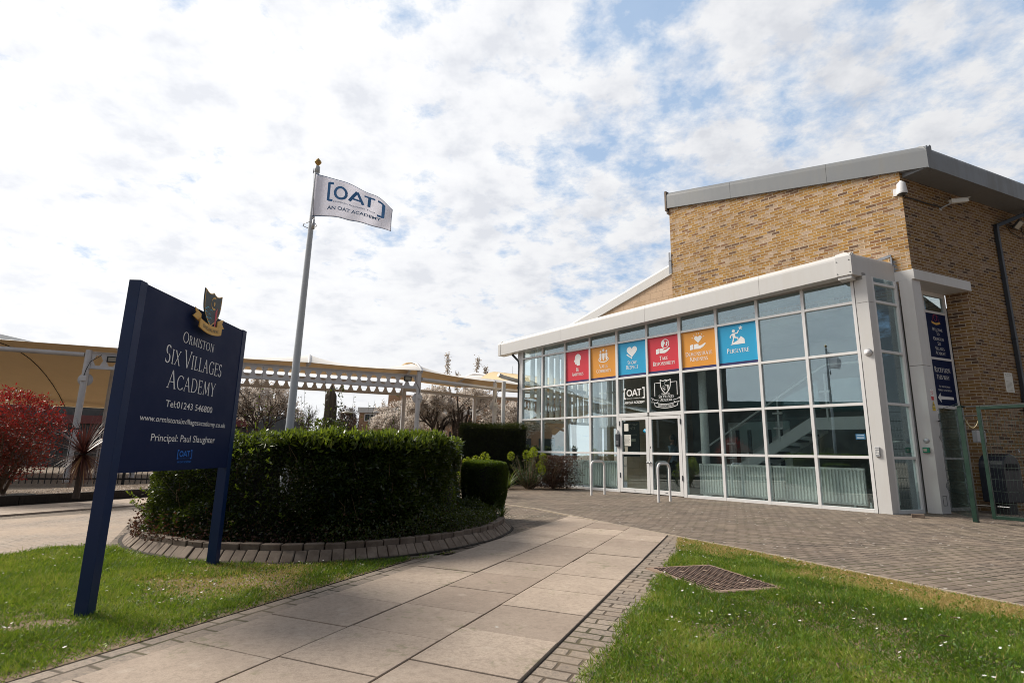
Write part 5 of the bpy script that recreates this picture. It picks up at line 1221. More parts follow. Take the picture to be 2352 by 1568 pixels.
def ic_people(m, cx):
    for dx, s in ((-.12, .8), (.12, .8), (0, 1)):
        disc2(m, dp_, cx+dx, 4.27+(0 if s < 1 else .04), .042*s, h=H_+.0002*(s == 1)); poly2(m, dp_, [(cx+dx-.055*s, 4.19), (cx+dx-.03, 4.215), (cx+dx+.03, 4.215), (cx+dx+.055*s, 4.19), (cx+dx+.04*s, 4.06), (cx+dx+.022*s, 3.99), (cx+dx-.022*s, 3.99), (cx+dx-.04*s, 4.06)], H_+.0003*(s == 1))
    _, P, W_ = arc(cx, 4.02, .19, .085, 140, 400, .03, .03, 24); strip2(m, dp_, P, W_, H_+.0006)
def heart(m, cx, cy, s, h=H_): 
    P = []
    for i in range(32): a = 2*PI*i/32; P.append((cx+s*.0625*16*math.sin(a)**3, cy+s*.0625*(13*math.cos(a)-5*math.cos(2*a)-2*math.cos(3*a)-math.cos(4*a))))
    poly2(m, dp_, P, h)
def ic_heart(m, cx):
    heart(m, cx, 4.14, .19)
    for i in range(4): line2(m, dp_, [(cx-.19+.05*i, 4.06-.035*i), (cx-.15+.05*i, 4.02-.035*i)], .035, H_+.0003*(i+1))
def ic_hand(m, cx, dy=0):
    poly2(m, dp_, [(cx-.25, 3.93+dy), (cx-.15, 3.945+dy), (cx-.15, 4.09+dy), (cx-.25, 4.07+dy)], H_)
    poly2(m, dp_, [(cx-.13, 3.95+dy), (cx+.05, 3.94+dy), (cx+.15, 3.99+dy), (cx+.23, 4.07+dy), (cx+.19, 4.085+dy), (cx+.09, 4.035+dy), (cx-.02, 4.03+dy), (cx+.03, 4.06+dy), (cx-.03, 4.085+dy), (cx-.13, 4.08+dy)], H_+.0002)
def ic_globe(m, cx):
    ic_hand(m, cx); strip2(m, dp_, *arc(cx+.06, 4.21, .125, .125, 0, 360, .02, .02, 26)[1:], H_+.0004)
    poly2(m, dp_, [(cx-.05, 4.13), (cx+.0, 4.10), (cx+.02, 4.18), (cx+.06, 4.22), (cx+.03, 4.30), (cx-.02, 4.30), (cx-.06, 4.22)], H_+.0006); poly2(m, dp_, [(cx+.10, 4.27), (cx+.15, 4.25), (cx+.12, 4.14), (cx+.08, 4.16)], H_+.0006)
def ic_kind(m, cx):
    ic_hand(m, cx, -.02); heart(m, cx+.0, 4.20, .115, H_+.0004)
    for a in (20, 50, 80, 105, 135, 162): line2(m, dp_, [(cx+.15*math.cos(rad(a)), 4.19+.14*math.sin(rad(a))), (cx+.20*math.cos(rad(a)), 4.19+.185*math.sin(rad(a)))], .014, H_)
def ic_climb(m, cx):
    poly2(m, dp_, [(cx-.19, 3.90), (cx+.20, 3.90), (cx+.19, 4.02), (cx+.10, 4.10), (cx+.02, 4.00), (cx-.10, 3.955)], H_)
    disc2(m, dp_, cx-.09, 4.255, .042, h=H_+.0002); poly2(m, dp_, [(cx-.13, 4.19), (cx-.06, 4.20), (cx-.035, 4.08), (cx-.11, 4.06)], H_+.0003)
    for i, P in enumerate(([(-.06, 4.19), (.01, 4.19), (.05, 4.26)], [(-.12, 4.18), (-.18, 4.13), (-.18, 4.08)], [(-.05, 4.08), (.02, 4.07), (.02, 4.01)], [(-.095, 4.07), (-.11, 4.01), (-.14, 3.93)])): line2(m, dp_, [(cx+x, y) for x, y in P], .032, H_+.0004+i*.0002)
    S = [(cx+.10+(.065 if i % 2 == 0 else .028)*math.sin(2*PI*i/10), 4.315+(.065 if i % 2 == 0 else .028)*math.cos(2*PI*i/10)) for i in range(10)]; poly2(m, dp_, S, H_)
poster(7, 'd_red', 'Be', 'Ambitious', 'red window poster reading Be Ambitious with a white head icon', ic_head)
poster(6, 'd_orange', 'Value', 'Community', 'orange window poster reading Value Community with three white figures', ic_people)
poster(5, 'd_cyan', 'Show', 'Respect', 'blue window poster reading Show Respect with a heart handshake', ic_heart)
poster(4, 'd_red', 'Take', 'Responsibility', 'red window poster reading Take Responsibility with a globe in a hand', ic_globe)
poster(3, 'd_orange', 'Demonstrate', 'Kindness', 'orange window poster reading Demonstrate Kindness with a heart over a hand', ic_kind)
poster(2, 'd_cyan', 'Persevere', '', 'blue window poster reading Persevere with a climber reaching a star', ic_climb)
o = bthing('window_decal', 'white bracketed trust logo on the glass above the left entrance door', 'window decal', -6.0, .045, 2.5)
m = MB(); oat_logo(m, dp_, -6.385, -5.635, 2.70, 3.03, .004); m.build('logo', 't_white', o)
m = MB(); sans(m, dp_, 'AN OAT ACADEMY', -6.37, -5.64, 2.565, .068, .004, .028); m.build('lettering', 't_white', o)
o = bthing('window_decal', 'white outlined academy crest and ribbon on the glass above the right entrance door', 'window decal', -4.93, .045, 2.4)
m = MB(); cx = -4.93; h = .004
S = shield(.33, .40, cx, 3.185); line2(m, dp_, S+[S[0]], .022, h)
line2(m, dp_, [(cx-.17, 3.10), (cx-.36, 3.10), (cx-.36, 2.73)], .018, h); line2(m, dp_, [(cx+.17, 3.10), (cx+.37, 3.10), (cx+.37, 2.73)], .018, h)
rr = lambda x, y: (cx+x, y+.45*x*x)
bnd = [rr(x, 2.49) for x in np.linspace(-.39, .39, 15)]+[rr(x, 2.385) for x in np.linspace(.36, -.36, 15)]; line2(m, dp_, bnd+[bnd[0]], .016, h)
for s_ in (-1, 1): line2(m, dp_, [(cx+s_*.30, 2.54), (cx+s_*.22, 2.60), (cx+s_*.36, 2.62), (cx+s_*.50, 2.70), (cx+s_*.44, 2.63), (cx+s_*.49, 2.56), (cx+s_*.39, 2.555)], .014, h)
_, P, W_ = arc(cx+.03, 3.07, .055, .06, 60, 290, .005, .022, 14); strip2(m, dp_, P, W_, h)
for (x, y) in ((-.07, 2.98), (-.02, 2.965), (-.1, 2.94), (-.05, 2.93), (-.02, 2.90), (-.07, 2.895), (-.03, 2.87)): strip2(m, dp_, *arc(cx+x, y, .026, .018, 20, 200, .002, .012, 8)[1:], h)
poly2(m, dp_, [(cx+.075, 2.86), (cx+.09, 2.86), (cx+.10, 2.98), (cx+.065, 2.98)], h); disc2(m, dp_, cx+.083, 3.0, .02, .035, h=h+.0002)
m.build('crest_outline', 't_white', o)
m = MB(); serif(m, dp_, 'Ormiston', cx, 2.755, .052, .82, .95, .05, h, 1.2); serif(m, dp_, 'Six Villages', cx+.01, 2.67, .082, .84, .88, .05, h, 1.2); serif(m, dp_, 'Academy', cx+.01, 2.575, .082, .84, .9, .05, h, 1.2)
serif(m, dp_, 'Excellence for all', cx, 0, .058, .85, .80, .05, h, 1.35, path=lambda x, y: (x, 2.415+.45*(x-cx)**2+y)); m.build('lettering', 't_white', o)
# notices and fittings on the front
def card(name, label, cat, x0, x1, z0, z1, mat='paper', y=.005, d=.004, lines=0, fr=FB, group=None):
    o = bthing(name, label, cat, (x0+x1)/2, y, z0, group); m = BMB(); m.box((x0, y-d, z0), (x1, y, z1)); m.build('sheet', mat, o)
    if lines:
        m = BMB()
        for i in range(lines): z = z1-(i+1.2)*(z1-z0)/(lines+1.6); m.box((x0+.02, y-d-.001, z), (x1-.02-random.uniform(0, .04), y-d-.0003, z+.006))
        m.build('print', 'slate_pipe', o)
    return o
card('door_notice', 'blank white notice at the top of the left entrance door', 'notice', -6.375, -6.225, 1.76, 1.975, y=.0185)
card('door_notice', 'printed white notice with a small crest on the left entrance door', 'notice', -6.375, -6.145, 1.33, 1.655, y=.0185, lines=11)
card('door_notice', 'small pale blue sticker low on the left entrance door upper pane', 'sticker', -6.37, -6.265, 1.165, 1.305, 'lens_grey', y=.0185)
o = bthing('hearing_sticker', 'round blue ear symbol sticker on the left entrance door', 'sticker', -5.63, .018, 1.70)
m = BMB(); m.lathe([(0, 0), (.055, 0), (.055, .002), (0, .003)], (-5.64, .019, 1.757), 20, (0, -1, 0)); m.build('disc', 'd_cyan', o)
m = MB(); pl3 = Plane(bw(0, .016, 0), BU, (0, 0, 1), bdir((0, -1, 0))); strip2(m, pl3, *arc(-5.64, 1.765, .026, .028, -60, 200, .009, .009, 12)[1:], .001); m.build('symbol', 't_white', o)
o = bthing('entry_intercom', 'dark grey entry intercom with keypad left of the entrance doors', 'intercom', -6.60, -.04, 1.31)
m = BMB(); m.box((-6.66, -.06, 1.31), (-6.52, -.006, 1.68)); m.build('case', 'slate_pipe', o, bevel=.008); m = BMB()
for i in range(3):
    for j in range(4): m.box((-6.615+i*.026, -.064, 1.38+j*.028), (-6.598+i*.026, -.061, 1.398+j*.028))
m.build('buttons', 'galv', o)
m = BMB(); m.box((-6.64, -.05, 1.70), (-6.59, -.006, 1.80)); o2 = m.build('door_sensor', 'cam_white', None); recentre(o2, bw(-6.6, -.03, 1.7)); tag(o2, 'small white box above the entry intercom', 'sensor')
m = BMB(); m.box((.07, -.035, 1.13), (.155, -.001, 1.33)); o2 = thing('keypad', 'pale grey numeric keypad on the white corner column', 'keypad', bw(.11, -.02, 1.13), BA); m.build('case', 'galv', o2, bevel=.006); m = BMB()
for i in range(3):
    for j in range(4): m.box((.085+i*.021, -.039, 1.175+j*.032), (.099+i*.021, -.036, 1.195+j*.032))
m.build('buttons', 't_white', o2)
o2 = thing('wall_light', 'small round bulkhead light high on the white corner column', 'light', bw(.142, -.02, 3.28), BA); m = BMB(); m.lathe([(.0, 0), (.075, 0), (.075, .03), (.05, .07), (0, .085)], (.142, -.002, 3.316), 18, (0, -1, -.3)); m.build('lens', 'cam_white', o2)
m = BMB(); m.lathe([(.08, 0), (.08, .028), (.075, .03)], (.142, -.001, 3.318), 18, (0, -1, -.3)); m.build('rim', 'galv', o2)
o2 = thing('door_release', 'green emergency door release box on the right white column', 'door release', bw(.72, 1.04, 1.25), BA); m = BMB(); m.box((.655, 1.0, 1.235), (.775, 1.06, 1.345)); m.build('case', 'box_green', o2, bevel=.006); m = BMB(); m.box((.67, .997, 1.26), (.73, .9995, 1.32)); m.build('label', 'lens_grey', o2)
o2 = thing('blank_plate', 'round grey blanking plate above the green release box', 'plate', bw(.73, 1.05, 1.45), BA); m = BMB(); m.lathe([(0, 0), (.055, 0), (.052, .006), (0, .007)], (.73, 1.06, 1.484), 20, (0, -1, 0)); m.build('plate', 'galv', o2)
pc = Plane(bw(.841, 1.061, 0), bdir(DL), (0, 0, 1), bdir(NR))
def side_label(name, label, t, z, w_, h, mat): 
    o = thing(name, label, 'label', pc.pt(t, z, .0), BA); m = MB(); a = [tuple(pc.pt(x, y, .002)) for x, y in ((t-w_/2, z), (t+w_/2, z), (t+w_/2, z+h), (t-w_/2, z+h))]; b = [tuple(pc.pt(x, y, .005)) for x, y in ((t-w_/2, z), (t+w_/2, z), (t+w_/2, z+h), (t-w_/2, z+h))]
    m.add(a+b, [(3, 2, 1, 0), (4, 5, 6, 7), (0, 1, 5, 4), (1, 2, 6, 5), (2, 3, 7, 6), (3, 0, 4, 7)]); m.build('plate', mat, o); return o
o = side_label('no_smoking_sign', 'small no smoking sign on the right white column', .175, 2.34, .10, .24, 't_white'); m = MB(); strip2(m, pc, *arc(.175, 2.51, .036, .048, 0, 360, .010, .010, 20)[1:], .0055); line2(m, pc, [(.15, 2.54), (.20, 2.48)], .010, .0057); quad2(m, pc, .13, 2.345, .22, 2.43, .0055); m.build('red_mark', 'red', o)
m = MB(); line2(m, pc, [(.155, 2.51), (.20, 2.51)], .007, .0056); m.build('cigarette', 'slate_pipe', o)
o = side_label('camera_warning_sign', 'small yellow camera warning sign below the no smoking sign', .185, 2.12, .10, .09, 'yellow'); m = MB(); poly2(m, pc, [(.135, 2.22), (.235, 2.22), (.185, 2.335)], .004); m.build('triangle', 'yellow', o)
m = MB(); line2(m, pc, [(.137, 2.222), (.233, 2.222), (.185, 2.332), (.137, 2.222)], .005, .0045); quad2(m, pc, .165, 2.24, .205, 2.265, .0045); line2(m, pc, [(.145, 2.18), (.225, 2.18)], .006, .006); line2(m, pc, [(.145, 2.15), (.225, 2.15)], .006, .006); m.build('black_mark', 'black_metal', o)
m = MB(); line2(m, pc, [(.08, .17), (.08, .36), (.20, .36), (.20, .17), (.09, .17)], .014, .003); o = bpy.data.objects['corner_column.003']; m.build('patch_seam', 'slate_pipe', o)
o = bthing('window_tag', 'small blue notice on the glass beside the keypad column', 'sticker', -.17, .03, 1.49); m = BMB(); m.box((-.28, .045, 1.49), (-.10, .0485, 1.60)); m.build('sheet', 'blue_tag', o); m = BMB()
for z in (1.515, 1.54, 1.57): m.box((-.26, .0435, z), (-.12, .0448, z+.006))
m.build('print', 't_white', o)
# side entrance signs
ps = Plane(FB @ SO, bdir(DL), (0, 0, 1), bdir(NR)); tc_ = (t0+t1)/2; tw = t1-t0
def sidepanel(name, label, z0, z1):
    o = thing(name, label, 'sign', ps.pt(tc_, z0, 0), BA); m = BMB(); rbox(t0+.001, t1-.001, z0, z1, .012, .03, m, SO); m.build('board', 'navy_panel', o); return o
ps.o = ps.o-bdir(NR)*.010
o = sidepanel('welcome_sign', 'navy welcome sign with gold crest in the side entrance window', 3.448, 4.513)
m = MB()
for tx, z in (('Welcome', 4.09), ('To', 3.985), ('Ormiston', 3.865), ('Six', 3.75), ('Villages', 3.63), ('Academy', 3.52)): serif(m, ps, tx, tc_+.0, z, .082, .80, .92, .05, .001, 1.1)
m.build('lettering', 't_white', o)
m = MB(); cx = tc_-.02; bnd = [(cx+x, 4.25+.9*x*x+y) for x, y in [(-.13, .05), (0, .04), (.13, .05), (.13, .0), (0, -.01), (-.13, .0)]]; poly2(m, ps, bnd, .001)
for s_ in (-1, 1): poly2(m, ps, [(cx+s_*.12, 4.30), (cx+s_*.165, 4.34), (cx+s_*.155, 4.31), (cx+s_*.175, 4.28), (cx+s_*.12, 4.27)], .0014)
m.build('ribbon', 'gold', o); m = MB(); S = shield(.13, .16, cx, 4.49); line2(m, ps, S+[S[0]], .008, .001); line2(m, ps, [(cx-.07, 4.46), (cx-.11, 4.46), (cx-.11, 4.32)], .006, .001); line2(m, ps, [(cx+.07, 4.46), (cx+.11, 4.46), (cx+.11, 4.32)], .006, .001); m.build('crest', 'c_red', o)
o = sidepanel('reception_sign', 'navy reception this way sign with a white arrow pointing left', 2.327, 3.388)
m = MB(); serif(m, ps, 'Reception', tc_-.02, 3.10, .125, .82, .86, .045, .001, 1.05); serif(m, ps, 'This way', tc_-.03, 2.935, .105, .9, .86, .045, .001, 1.05); serif(m, ps, 'All visitors must', tc_-.02, 2.745, .045, .85, .95, .045, .001, 1.2); serif(m, ps, 'Report to reception', tc_-.02, 2.66, .045, .85, .95, .045, .001, 1.2)
m.build('lettering', 't_white', o)
m = MB(); a = t0+.055; poly2(m, ps, [(a, 2.50), (a+.115, 2.385), (a+.115, 2.462), (a+.60, 2.475), (a+.60, 2.535), (a+.115, 2.54), (a+.115, 2.615)], .001); m.build('arrow', 't_white', o)
# cameras, lights, notices on the brick
wl = Plane(FB @ b0, bdir(DL), (0, 0, 1), bdir(NR)); wl.o = wl.o
def W3(t, o, z): return wl.o+wl.U*t+wl.N*o+Vector((0, 0, z))
o = thing('dome_camera', 'white domed security camera on the brick corner under the grey roof', 'security camera', W3(.02, .06, 7.2), BA)
c = FB @ Vector((.90, .97, 7.03)); m = MB(); m.lathe([(.10, .0), (.108, .02), (.105, .05), (.10, .10), (.085, .26), (.06, .285), (.035, .29), (.035, .32), (.022, .33), (.0, .33)], c, 22); m.build('housing', 'cam_white', o)
m = MB(); m.lathe([(0, -.062), (.04, -.055), (.07, -.03), (.085, 0), (.085, .02)], c, 20); m.build('dome', 'lens', o)
m = MB(FB); m.box((.70, 1.085, 7.08), (.84, 1.117, 7.25)); m.box((.80, 1.0, 7.12), (.86, 1.09, 7.20)); m.build('bracket', 'cam_white', o)
o = thing('bullet_camera', 'small off-white bullet camera on the shaded brick wall', 'security camera', W3(1.6, .05, 7.2), BA)
a = W3(1.55, .16, 7.16); b = W3(2.02, .28, 7.25); d = (b-a).normalized(); s = d.cross(Vector((0, 0, 1))).normalized(); u = s.cross(d)
m = MB(); m.obox((a+b)/2, (b-a)/2, s*.045, u*.045); m.build('housing', 'paper', o, bevel=.01); m = MB(); m.obox((a+b)/2+u*.052+d*.03, (b-a)/2*1.1, s*.052, u*.005); m.build('sunshade', 'paper', o)
m = MB(); m.lathe([(0, 0), (.035, 0), (.035, .01), (0, .012)], b, 14, d); m.build('lens', 'teal_dark', o); m = MB(); m.tube([W3(1.42, .01, 7.02), W3(1.45, .08, 7.06), W3(1.6, .17, 7.14)], .018, 8); m.lathe([(.05, 0), (.05, .012), (.02, .02)], W3(1.42, .001, 7.02), 14, wl.N); m.build('arm', 'galv', o)
m = MB(); m.obox(W3(1.95, .07, 7.33), wl.U*.06, wl.N*.05, (0, 0, .06)); m.build('junction_box', 'far_brick', o)
m = MB(); m.tube([W3(.06, .03, 7.02), W3(.35, .03, 7.04), W3(.8, .03, 7.03), W3(1.42, .03, 7.05)], .014, 6); m2 = m.build('camera_cable', 'black_metal'); recentre(m2, W3(.06, 0, 7.02)); tag(m2, 'black cable running along the brick between the two cameras', 'cable')
def flood(t, z, label, tilt):
    o = thing('floodlight', label, 'floodlight', W3(t, .05, z), BA, 0); c = W3(t, .16, z); n_ = (wl.N*.8-Vector((0, 0, 1))*.75+wl.U*tilt).normalized(); s = n_.cross(Vector((0, 0, 1))).normalized(); u = s.cross(n_)
    m = MB(); m.obox(c, s*.15, u*.12, n_*.025); m.build('housing', 'black_metal', o, bevel=.01); m = MB(); m.obox(c+n_*.028, s*.125, u*.095, n_*.004); m.build('lens', 'lens_grey', o)
    m = MB(); m.tube([W3(t, .0, z+.02), W3(t, .08, z+.03), W3(t, .14, z)], .015, 6); m.build('bracket', 'black_metal', o)
    m = MB(); m.tube([W3(t-.25, .02, z+.15), W3(t-.28, .03, z), W3(t-.1, .03, z-.17), W3(t+.3, .03, z-.25), W3(t+.6, .03, z-.22)], .008, 5); m.build('cable', 'black_metal', o)
    return o
flood(4.42, 7.12, 'black floodlight with a glass face on the shaded brick right of the pipe', .1)
flood(5.15, 7.06, 'dark floodlight at the right edge of the view high on the pale pier', .5)
o = thing('camera_notice', 'white CCTV notice screwed to the brick beside the pipe', 'notice', W3(3.1, .01, 2.7), BA)
m = MB(); m.obox(W3(3.15, .008, 2.935), wl.U*.165, wl.N*.005, (0, 0, .237)); m.build('sheet', 'paper', o)
pn = Plane(wl.o, wl.U, (0, 0, 1), wl.N); m = MB(); sans(m, pn, 'CCTV', 3.02, 3.28, 3.085, .06, .0145, .0)
for i in range(9): quad2(m, pn, 3.02, 2.73+i*.028, 3.28-random.uniform(0, .06), 2.738+i*.028, .0145)
m.build('print', 'lens_grey', o)
o = thing('waste_bin', 'dark blue round topped waste bin against the brick behind the green gate', 'bin', W3(1.6, .3, 0), BA)
m = MB(); prof = [(-.33, .24), (.33, .24), (.33, .95)]+[(.33*math.cos(rad(a)), .95+.30*math.sin(rad(a))) for a in range(15, 180, 15)]+[(-.33, .95)]
m.ext(prof, W3(1.62, .06, 0), wl.U, (0, 0, 1), wl.N*.45); m.build('body', 'bin_blue', o, bevel=.02); m = MB(); m.obox(W3(1.62, .515, .97), wl.U*.2, wl.N*.006, (0, 0, .07)); m.build('opening', 'black_soft', o); m = MB(); m.obox(W3(1.62, .28, .12), wl.U*.16, wl.N*.14, (0, 0, .12)); m.build('foot', 'black_metal', o)
m = MB(); m.obox(W3(1.5, .06, 1.62), wl.U*.16, wl.N*.05, (0, 0, .13)); o2 = m.build('wall_box', 'galv', bevel=.006); recentre(o2, W3(1.5, .01, 1.49)); tag(o2, 'grey metal box fixed to the brick above the waste bin', 'box')
m = MB(); m.tube([W3(2.96, .0, 1.36), W3(2.96, .06, 1.37), W3(2.96, .07, 1.30)], .014, 7); m.lathe([(.0, 0), (.03, 0), (.03, .012), (0, .014)], W3(2.96, .065, 1.375), 10); o2 = m.build('garden_tap', 'galv'); recentre(o2, W3(2.96, 0, 1.3)); tag(o2, 'small metal tap on the brick seen through the gate mesh', 'tap')
# gate and mesh fence
GP = Vector((8.45, 10.27, 0)); GD = Vector((.5, -.87, 0)).normalized(); GN = Vector((GD.y, -GD.x, 0)); ga = math.atan2(GD.y, GD.x)
fe = thing('mesh_fence', 'dark green mesh fence panel joining the white column to the gate post', 'fence', GP)
FE = Vector((9.14, 11.70, 0)); fd = (GP-FE).normalized(); fl_ = (GP-FE).length; fn = Vector((fd.y, -fd.x, 0))
m = MB(); m.obox(GP+Vector((0, 0, 1.04)), GD*.038, GN*.038, (0, 0, 1.04)); m.obox(GP+Vector((0, 0, 2.088)), GD*.052, GN*.052, (0, 0, .008)); m.build('post', 'green_metal', fe, bevel=.005)
def mesh_panel(m, A, D, N_, L_, z0, z1, dx, dz, r_):
    n = int(L_/dx)
    for i in range(n+1):
        P = []; x = L_*i/n; q = A+D*x
        for z in np.arange(z0, z1+.001, .1):
            kink = .03 if (abs((z-z0) % 1.0-.5) < .06) else 0; P.append(q+N_*kink+Vector((0, 0, z)))
        m.tube(P, r_, 4, False)
    k = int((z1-z0)/dz)
    for j in range(k+1):
        z = z0+(z1-z0)*j/k; m.tube([A+Vector((0, 0, z)), A+D*L_+Vector((0, 0, z))], r_*1.1, 4, False)
m = MB(); mesh_panel(m, FE, fd, fn, fl_-.05, .06, 2.14, .055, .2, .0042); m.build('mesh', 'mesh_wire', fe)
m = MB(); m.obox(FE+fd*.02+Vector((0, 0, 1.9)), fd*.03, fn*.02, (0, 0, .012)); m.build('fixing_clip', 'black_metal', fe)
gt = thing('mesh_gate', 'open dark green steel gate leaf filled with wire mesh', 'gate', GP+GD*.28, ga); g0 = GP+GD*.28
m = MB()
for s_ in (0, 2.3): m.obox(g0+GD*s_+Vector((0, 0, 1.075)), GD*.028, GN*.022, (0, 0, .995))
for z in (.115, 2.035): m.obox(g0+GD*1.15+Vector((0, 0, z)), GD*(1.15-.028), GN*.021, (0, 0, .030))
m.build('frame', 'green_metal', gt, bevel=.004); m = MB(); mesh_panel(m, g0+GD*.04, GD, GN, 2.22, .15, 2.0, .05, .2, .0028); m.build('mesh', 'mesh_wire', gt)
for z in (.3, 1.9): m = MB(); m.tube([GP+GN*.02+GD*.045+Vector((0, 0, z)), g0-GD*.03+Vector((0, 0, z))], .014, 6); m.build('hinge', 'black_metal', gt)
m = MB(); m.obox(g0+GD*.55-GN*.045+Vector((0, 0, 2.075)), GD*.85, GN*.015, (0, 0, .015)); m.build('closer_arm', 'black_metal', gt); m = MB(); m.obox(g0+GD*1.40-GN*.045+Vector((0, 0, 2.09)), GD*.05, GN*.02, (0, 0, .022)); m.build('closer_bracket', 'galv', gt)
m = MB(); m.tube([g0-GN*.03+GD*.05+Vector((0, 0, .30)), g0-GN*.03+GD*.22+Vector((0, 0, .30))], .012, 6); m.build('drop_bolt', 'galv', gt)
m = MB(); P = []
for i in range(13): q = i/12; P.append(GP.lerp(g0, q)-GN*.05+Vector((0, 0, 1.98-.30*math.sin(PI*q)**.8)))
m.tube(P, .009, 6); o2 = m.build('loop_cable', 'rope'); recentre(o2, GP+Vector((0, 0, 1.7))); tag(o2, 'pale looped cable hanging between the gate and its post', 'cable')
# door barriers (hoops)
def hoop(a, b, label):
    a, b = Vector((*a, 0)), Vector((*b, 0)); d = (b-a).normalized(); L_ = (b-a).length; r_ = .13; H = .88; P = [a-Vector((0, 0, .02)), a+Vector((0, 0, H-r_))]
    for i in range(1, 7): t_ = PI/2*i/6; P.append(a+d*(r_-r_*math.cos(t_))+Vector((0, 0, H-r_+r_*math.sin(t_))))
    for i in range(0, 7): t_ = PI/2*i/6; P.append(b-d*(r_-r_*math.sin(t_))+Vector((0, 0, H-r_+r_*math.cos(t_))))
    P.append(b-Vector((0, 0, .02))); m = MB(); m.tube(P, .030, 12); o = m.build('door_barrier', 'hoop_white'); recentre(o, a); tag(o, label, 'barrier', 'white hoop barriers before the entrance doors')
hoop((2.20, 15.05), (2.62, 15.45), 'white tubular hoop standing left of the entrance doors'); hoop((3.50, 13.20), (3.88, 13.58), 'white tubular hoop standing before the right entrance door')
m = MB(); m.obox((7.82, 10.84, .035), Vector((.09, -.05, 0)), Vector((.03, .045, 0)), (0, 0, .035)); o2 = m.build('loose_brick', 'kerb_brick', bevel=.006); recentre(o2, (7.82, 10.84, 0)); tag(o2, 'loose dark brick lying at the foot of the glass between the white columns', 'brick')
